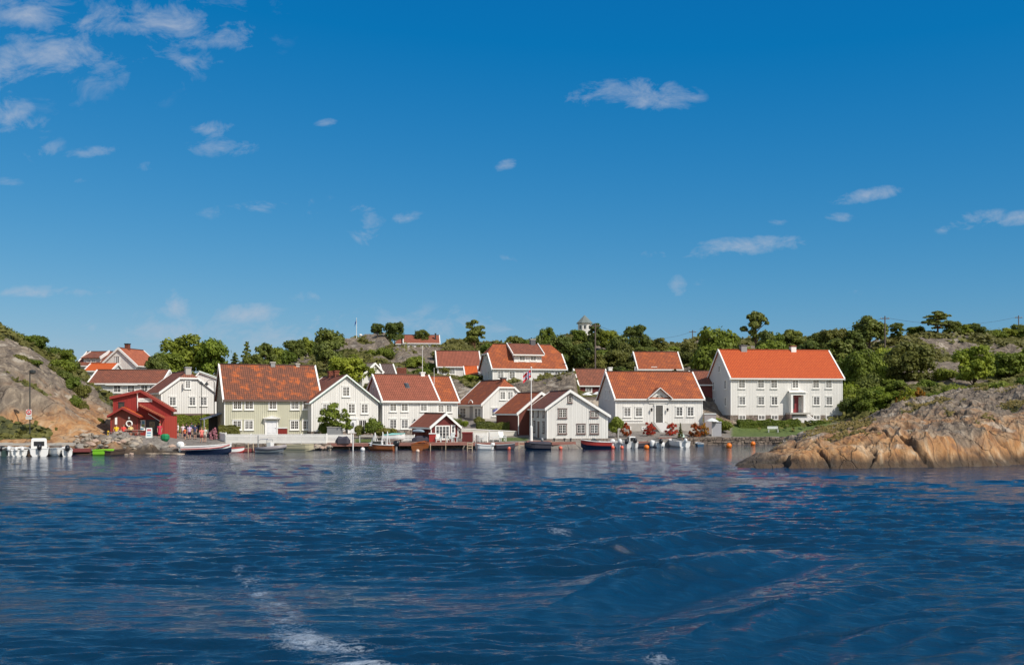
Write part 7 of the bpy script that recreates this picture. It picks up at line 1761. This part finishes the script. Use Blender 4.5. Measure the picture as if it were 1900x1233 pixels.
# life jackets, board and tubs by the shop
sw = empty('sandwich_board', (P(277, 113.6), 113.6, gz(P(277, 113.6), 113.6)), .1, 'white A-shaped notice board before the shop doorway', 'sign')
for k in (-1, 1):
    pn = MB(); pn.add([(-.34, k*.28, 0), (.34, k*.28, 0), (.30, k*.03, 1.1), (-.30, k*.03, 1.1), (-.34, k*.28+.03, 0), (.34, k*.28+.03, 0), (.30, k*.03+.03, 1.1), (-.30, k*.03+.03, 1.1)], [(0, 1, 2, 3), (7, 6, 5, 4), (0, 4, 5, 1), (1, 5, 6, 2), (2, 6, 7, 3), (3, 7, 4, 0)]); pn.build('panel', M_chairw, sw)
for (z0_, z1_, c_) in ((.75, .98, (.55, .10, .12)), (.48, .62, (.12, .22, .42)), (.2, .38, (.3, .5, .55))):
    y0_ = -.28+.25*z0_/1.1-.012; y1_ = -.28+.25*z1_/1.1-.012
    MB().add([(-.22, y0_, z0_), (.22, y0_, z0_), (.22, y1_, z1_), (-.22, y1_, z1_)], [(0, 1, 2, 3)]).build('print_block', paint('print_%d' % int(c_[0]*100), c_), sw)
gb = MB(); gb.loft([[(.42*s_*math.cos(a_)*1.1, .42*s_*math.sin(a_), z) for a_ in [j*math.pi/4+.3 for j in range(8)]] for s_, z in ((.55, 0), (1, .25), (1.05, .6), (.6, .8))]); o = gb.build('covered_bin', paint('deep_green', (.01, .22, .08), .6), None, (P(306.5, 112.6), 112.6, gz(P(306.5, 112.6), 112.6))); tag(o, 'deep green covered bin in front of the shop', 'bin')
tt = empty('picnic_table', (P(247, 113.2), 113.2, gz(P(247, 113.2), 113.2)), .1, 'weathered picnic table below the small red shed', 'table')
MB().box(-.9, -.35, .68, .9, .35, .73).build('tabletop', M_deck, tt)
for y in (-.7, .7): MB().box(-.9, y-.13, .42, .9, y+.13, .46).build('seat_plank', M_deck, tt)
for x in (-.6, .6):
    MB().beam((x, -.6, .0), (x, -.05, .66), .08, .06).build('leg', M_deck, tt); MB().beam((x, .6, .0), (x, .05, .66), .08, .06).build('leg', M_deck, tt)
sk_ = MB(); sk_.box(-1.5, -.2, .40, 1.5, .2, .45); so_ = sk_.build('bench', M_deck, None, (P(226, 113.6), 113.6, gz(P(226, 113.6), 113.6))); tag(so_, 'long plank bench before the small red shed', 'bench')
for x in (-1.3, 0, 1.3): MB().box(x-.05, -.18, -.1, x+.05, .18, .398).build('leg', M_deck, so_)

# ================================================================ people
M_skin = paint('skin', (.62, .36, .25), .6, .06); M_skin2 = paint('tanned_skin', (.45, .24, .16), .6, .06)
def person(label, px, D, hgt=1.72, shirt=(.7, .7, .7), legs=(.05, .06, .1), hair=(.08, .05, .03), sit=False, yaw=0.0, shorts=True, arm=(0, 0), z=None, skin=None, hat=None, stride=.0, dress=False, group=None):
    z = gz(P(px, D), D) if z is None else z; k = hgt/1.75
    root = empty('person', (P(px, D), D, z+(.0 if not sit else 0)), yaw, label, 'person', group); skin = skin or M_skin
    V = []; E = []; Rr = []
    def add(p, r_, par=None): V.append(Vector(p)*k); Rr.append(r_*k); (E.append((par, len(V)-1)) if par is not None else None); return len(V)-1
    ph = .93 if not sit else .52
    pel = add((0, 0, ph), .13); bel = add((0, 0, ph+.18), .125, pel); ch = add((0, .01, ph+.38), .15, bel); nk = add((0, .02, ph+.55), .065, ch); hd_ = add((0, .0, ph+.63), .085, nk); h2_ = add((0, -.005, ph+.72), .098, hd_); add((0, 0, ph+.79), .07, h2_); 
    hips = []
    for s_ in (-1, 1):
        fy = -stride*s_
        hp_ = add((s_*.10, 0, ph-.06), .095, pel)
        if sit: kn = add((s_*.13, -.42, ph-.02), .065, hp_); an_ = add((s_*.13, -.44, .09), .045, kn)
        else: kn = add((s_*.11, fy*.5-.02, .50), .062, hp_); an_ = add((s_*.11, fy, .09), .042, kn)
        ft = add((s_*.13, V[an_].y/k-.16, .035), .035, an_)
        sh = add((s_*.19, .0, ph+.47), .062, ch); a_ = arm[0 if s_ < 0 else 1]
        el = add((s_*(.26+.06*abs(a_)), -.05-.10*a_, ph+.21+.05*a_), .045, sh); wr = add((s_*(.24-.06*a_), -.12-.22*a_, ph-.03+.28*a_), .030, el)
        hn = add((s_*(.235-.06*a_), -.14-.24*a_, ph-.10+.27*a_), .036, wr)
        for q in range(5):
            fx = (q-2)*.016; tip = (-.03 if q == 0 else .0)
            f1 = add((s_*(.235-.06*a_)+fx*.5, -.145-.25*a_+(q-2)*.014, ph-.145+.26*a_), .010, hn); add((s_*(.23-.06*a_)+fx*.5-s_*.01, -.16-.26*a_+(q-2)*.016, ph-.185+tip*-1+.25*a_-.004*abs(q-2)), .008, f1)
    me = bpy.data.meshes.new('body'); me.from_pydata(V, E, []); me.materials.append(skin)
    o = bpy.data.objects.new('body', me); COL.objects.link(o); o.parent = root
    md = o.modifiers.new('skin', 'SKIN'); md.use_smooth_shade = True
    for i, r_ in enumerate(Rr): me.skin_vertices[0].data[i].radius = (r_, r_*.85)
    me.skin_vertices[0].data[0].use_root = True
    sd = o.modifiers.new('sub', 'SUBSURF'); sd.levels = 1; sd.render_levels = 1
    ms_ = paint('cloth_%02d%02d%02d' % tuple(int(c*99) for c in shirt), shirt, .8, .1, 4); ml = paint('cloth_%02d%02d%02d' % tuple(int(c*99) for c in legs), legs, .8, .1, 4); mh = paint('hair_%02d%02d' % (int(hair[0]*99), int(hair[1]*99)), hair, .8, .15, 6)
    def ell(c_, rx, ry, z_): return [(c_[0]*k+rx*k*math.cos(a_), c_[1]*k+ry*k*math.sin(a_), z_*k) for a_ in [j*math.pi/6 for j in range(12)]]
    sm_ = MB(); zb = ph-.02 if not dress else ph-.42
    sm_.loft(([ell((0, 0), .26, .20, zb)] if dress else [ell((0, 0), .185, .145, zb)])+[ell((0, 0), .165, .135, ph+.14), ell((0, .01), .195, .15, ph+.34), ell((0, .01), .20, .13, ph+.48), ell((0, .015), .09, .08, ph+.555)], cap=False)
    for s_ in (-1, 1):
        a0, a1 = V[sh]/k if s_ > 0 else None, None
    sm_.build('shirt' if not dress else 'dress', ms_, root, smooth=True)
    for s_, ia in ((-1, 0), (1, 1)):
        a_ = arm[ia]; MB().tube([tuple(Vector((s_*.15, .0, ph+.49))*k), tuple(Vector((s_*.20, 0, ph+.46))*k), tuple(Vector((s_*(.235+.04*abs(a_)), -.03-.05*a_, ph+.30+.02*a_))*k)], [.07*k, .08*k, .07*k], 8).build('sleeve', ms_, root, smooth=True)
    for s_ in (-1, 1):
        fy = -stride*s_
        if sit: pts = [(s_*.09, .02, ph-.03), (s_*.12, -.22, ph-.02), (s_*.13, -.38, ph-.01)]; rr_ = [.12, .105, .09]
        elif shorts: pts = [(s_*.08, 0, ph+.02), (s_*.10, fy*.1, ph-.16), (s_*.11, fy*.3, ph-.36)]; rr_ = [.13, .11, .10]
        else: pts = [(s_*.08, 0, ph+.02), (s_*.10, fy*.2, ph-.2), (s_*.11, fy*.5-.02, .50), (s_*.11, fy, .11)]; rr_ = [.13, .11, .085, .07]
        if not dress: MB().tube([tuple(Vector(p)*k) for p in pts], [q*k for q in rr_], 8).build('trouser_leg', ml, root, smooth=True)
        sy = (-.44 if sit else fy); MB().loft([[(s_*.12*k+.05*k*c2*math.cos(a_), (sy-.07)*k+.14*k*c2*math.sin(a_), zz_*k) for a_ in [j*math.pi/5 for j in range(10)]] for c2, zz_ in ((1, .0), (1.05, .03), (.7, .085))]).build('shoe', M_black, root)
    hm = MB(); hz_ = (ph+.735)*k
    hm.loft([[(rx*k*math.cos(a_), .018*k+ry*k*math.sin(a_), hz_+zz_*k) for a_ in [j*math.pi/6 for j in range(12)]] for rx, ry, zz_ in ((.098, .098, -.03), (.110, .112, .02), (.105, .105, .07), (.06, .06, .115), (.01, .01, .125))]); hm.build('hair' if not hat else 'hat', mh if not hat else paint('hat_white', hat, .7), root, smooth=True)
    fz = (ph+.705)*k
    MB().ball((0, -.100*k, fz-.01*k), .016*k, n=6, sz=1.4).build('nose', skin, root)
    for s_ in (-1, 1):
        MB().ball((s_*.034*k, -.088*k, fz+.018*k), .011*k, n=6).build('eye', M_dark, root); MB().ball((s_*.098*k, 0, fz), .022*k, n=6, sx=.5).build('ear', skin, root)
    MB().box(-.025*k, -.098*k, fz-.052*k, .025*k, -.085*k, fz-.043*k).build('mouth', M_redtrim, root)
    return root
W_ = (.75, .73, .70); K_ = (.02, .02, .03)
person('person in pink-white top standing in the square, behind the orange skirt', 339.5, 124.5, 1.70, (.72, .60, .62), (.05, .03, .04), (.30, .2, .1), yaw=.3)
person('person in bright orange shirt and dark shorts stooping in the square', 342.8, 119.0, 1.45, (.85, .14, .03), (.04, .02, .06), (.08, .05, .03), yaw=-.6, arm=(.5, .6))
person('person in dark top holding something white, mid-square', 346, 127.5, 1.75, K_, (.06, .07, .1), (.05, .04, .03), yaw=2.8)
person('person in lilac shirt and dark red shorts, middle of the square', 351.5, 122, 1.72, (.58, .45, .62), (.12, .01, .04), (.1, .06, .04), yaw=.2, arm=(0, .4))
person('person in navy shirt beside the lilac shirt', 362, 122.4, 1.78, (.06, .06, .13), (.16, .15, .14), (.05, .04, .03), yaw=-.2, arm=(.2, 0))
person('person in coral top nearest the water at the sand slip', 374, 114.6, 1.68, (.80, .22, .18), (.35, .06, .05), (.35, .2, .12), yaw=.5, arm=(.4, .2), stride=.12)
person('blond person in pale mint top next to the coral top', 380.5, 114.9, 1.72, (.62, .70, .60), (.50, .42, .38), (.45, .30, .14), yaw=-.4, shorts=True)
person('person in black clothes by the red shop corner', 324.5, 126, 1.75, K_, K_, (.05, .04, .03), shorts=False, yaw=1.2, stride=.15)
person('person in white top walking right of the shop corner', 330, 126.4, 1.68, W_, (.30, .22, .2), (.3, .2, .1), yaw=-1.2, stride=.12)
person('person in red dress standing at the shop porch', 296.5, 114.0, 1.65, (.60, .04, .08), K_, (.4, .25, .12), dress=True, yaw=.1)
person('dark-dressed person at the back of the square by the hedge', 355.5, 130, 1.78, (.04, .07, .1), K_, (.04, .03, .03), yaw=.4)
person('dark-dressed person left of the lamp post at the back', 368, 130.2, 1.72, (.03, .05, .08), (.1, .1, .12), (.04, .03, .03), yaw=-.5)
def sat(lb, px, col): person(lb, px, 113.45, 1.68, col, (.06, .07, .1), (.2, .12, .07), sit=True, z=gz(P(226, 113.6), 113.6)-.02, arm=(.5, .5), yaw=.1)
sat('person in yellow top sitting on the bench before the red shed', 216, (.85, .55, .02)); sat('person in bright red top sitting mid-bench before the red shed', 229.5, (.85, .08, .06)); sat('person in pale yellow top sitting at the picnic end of the bench', 242.5, (.72, .55, .22))
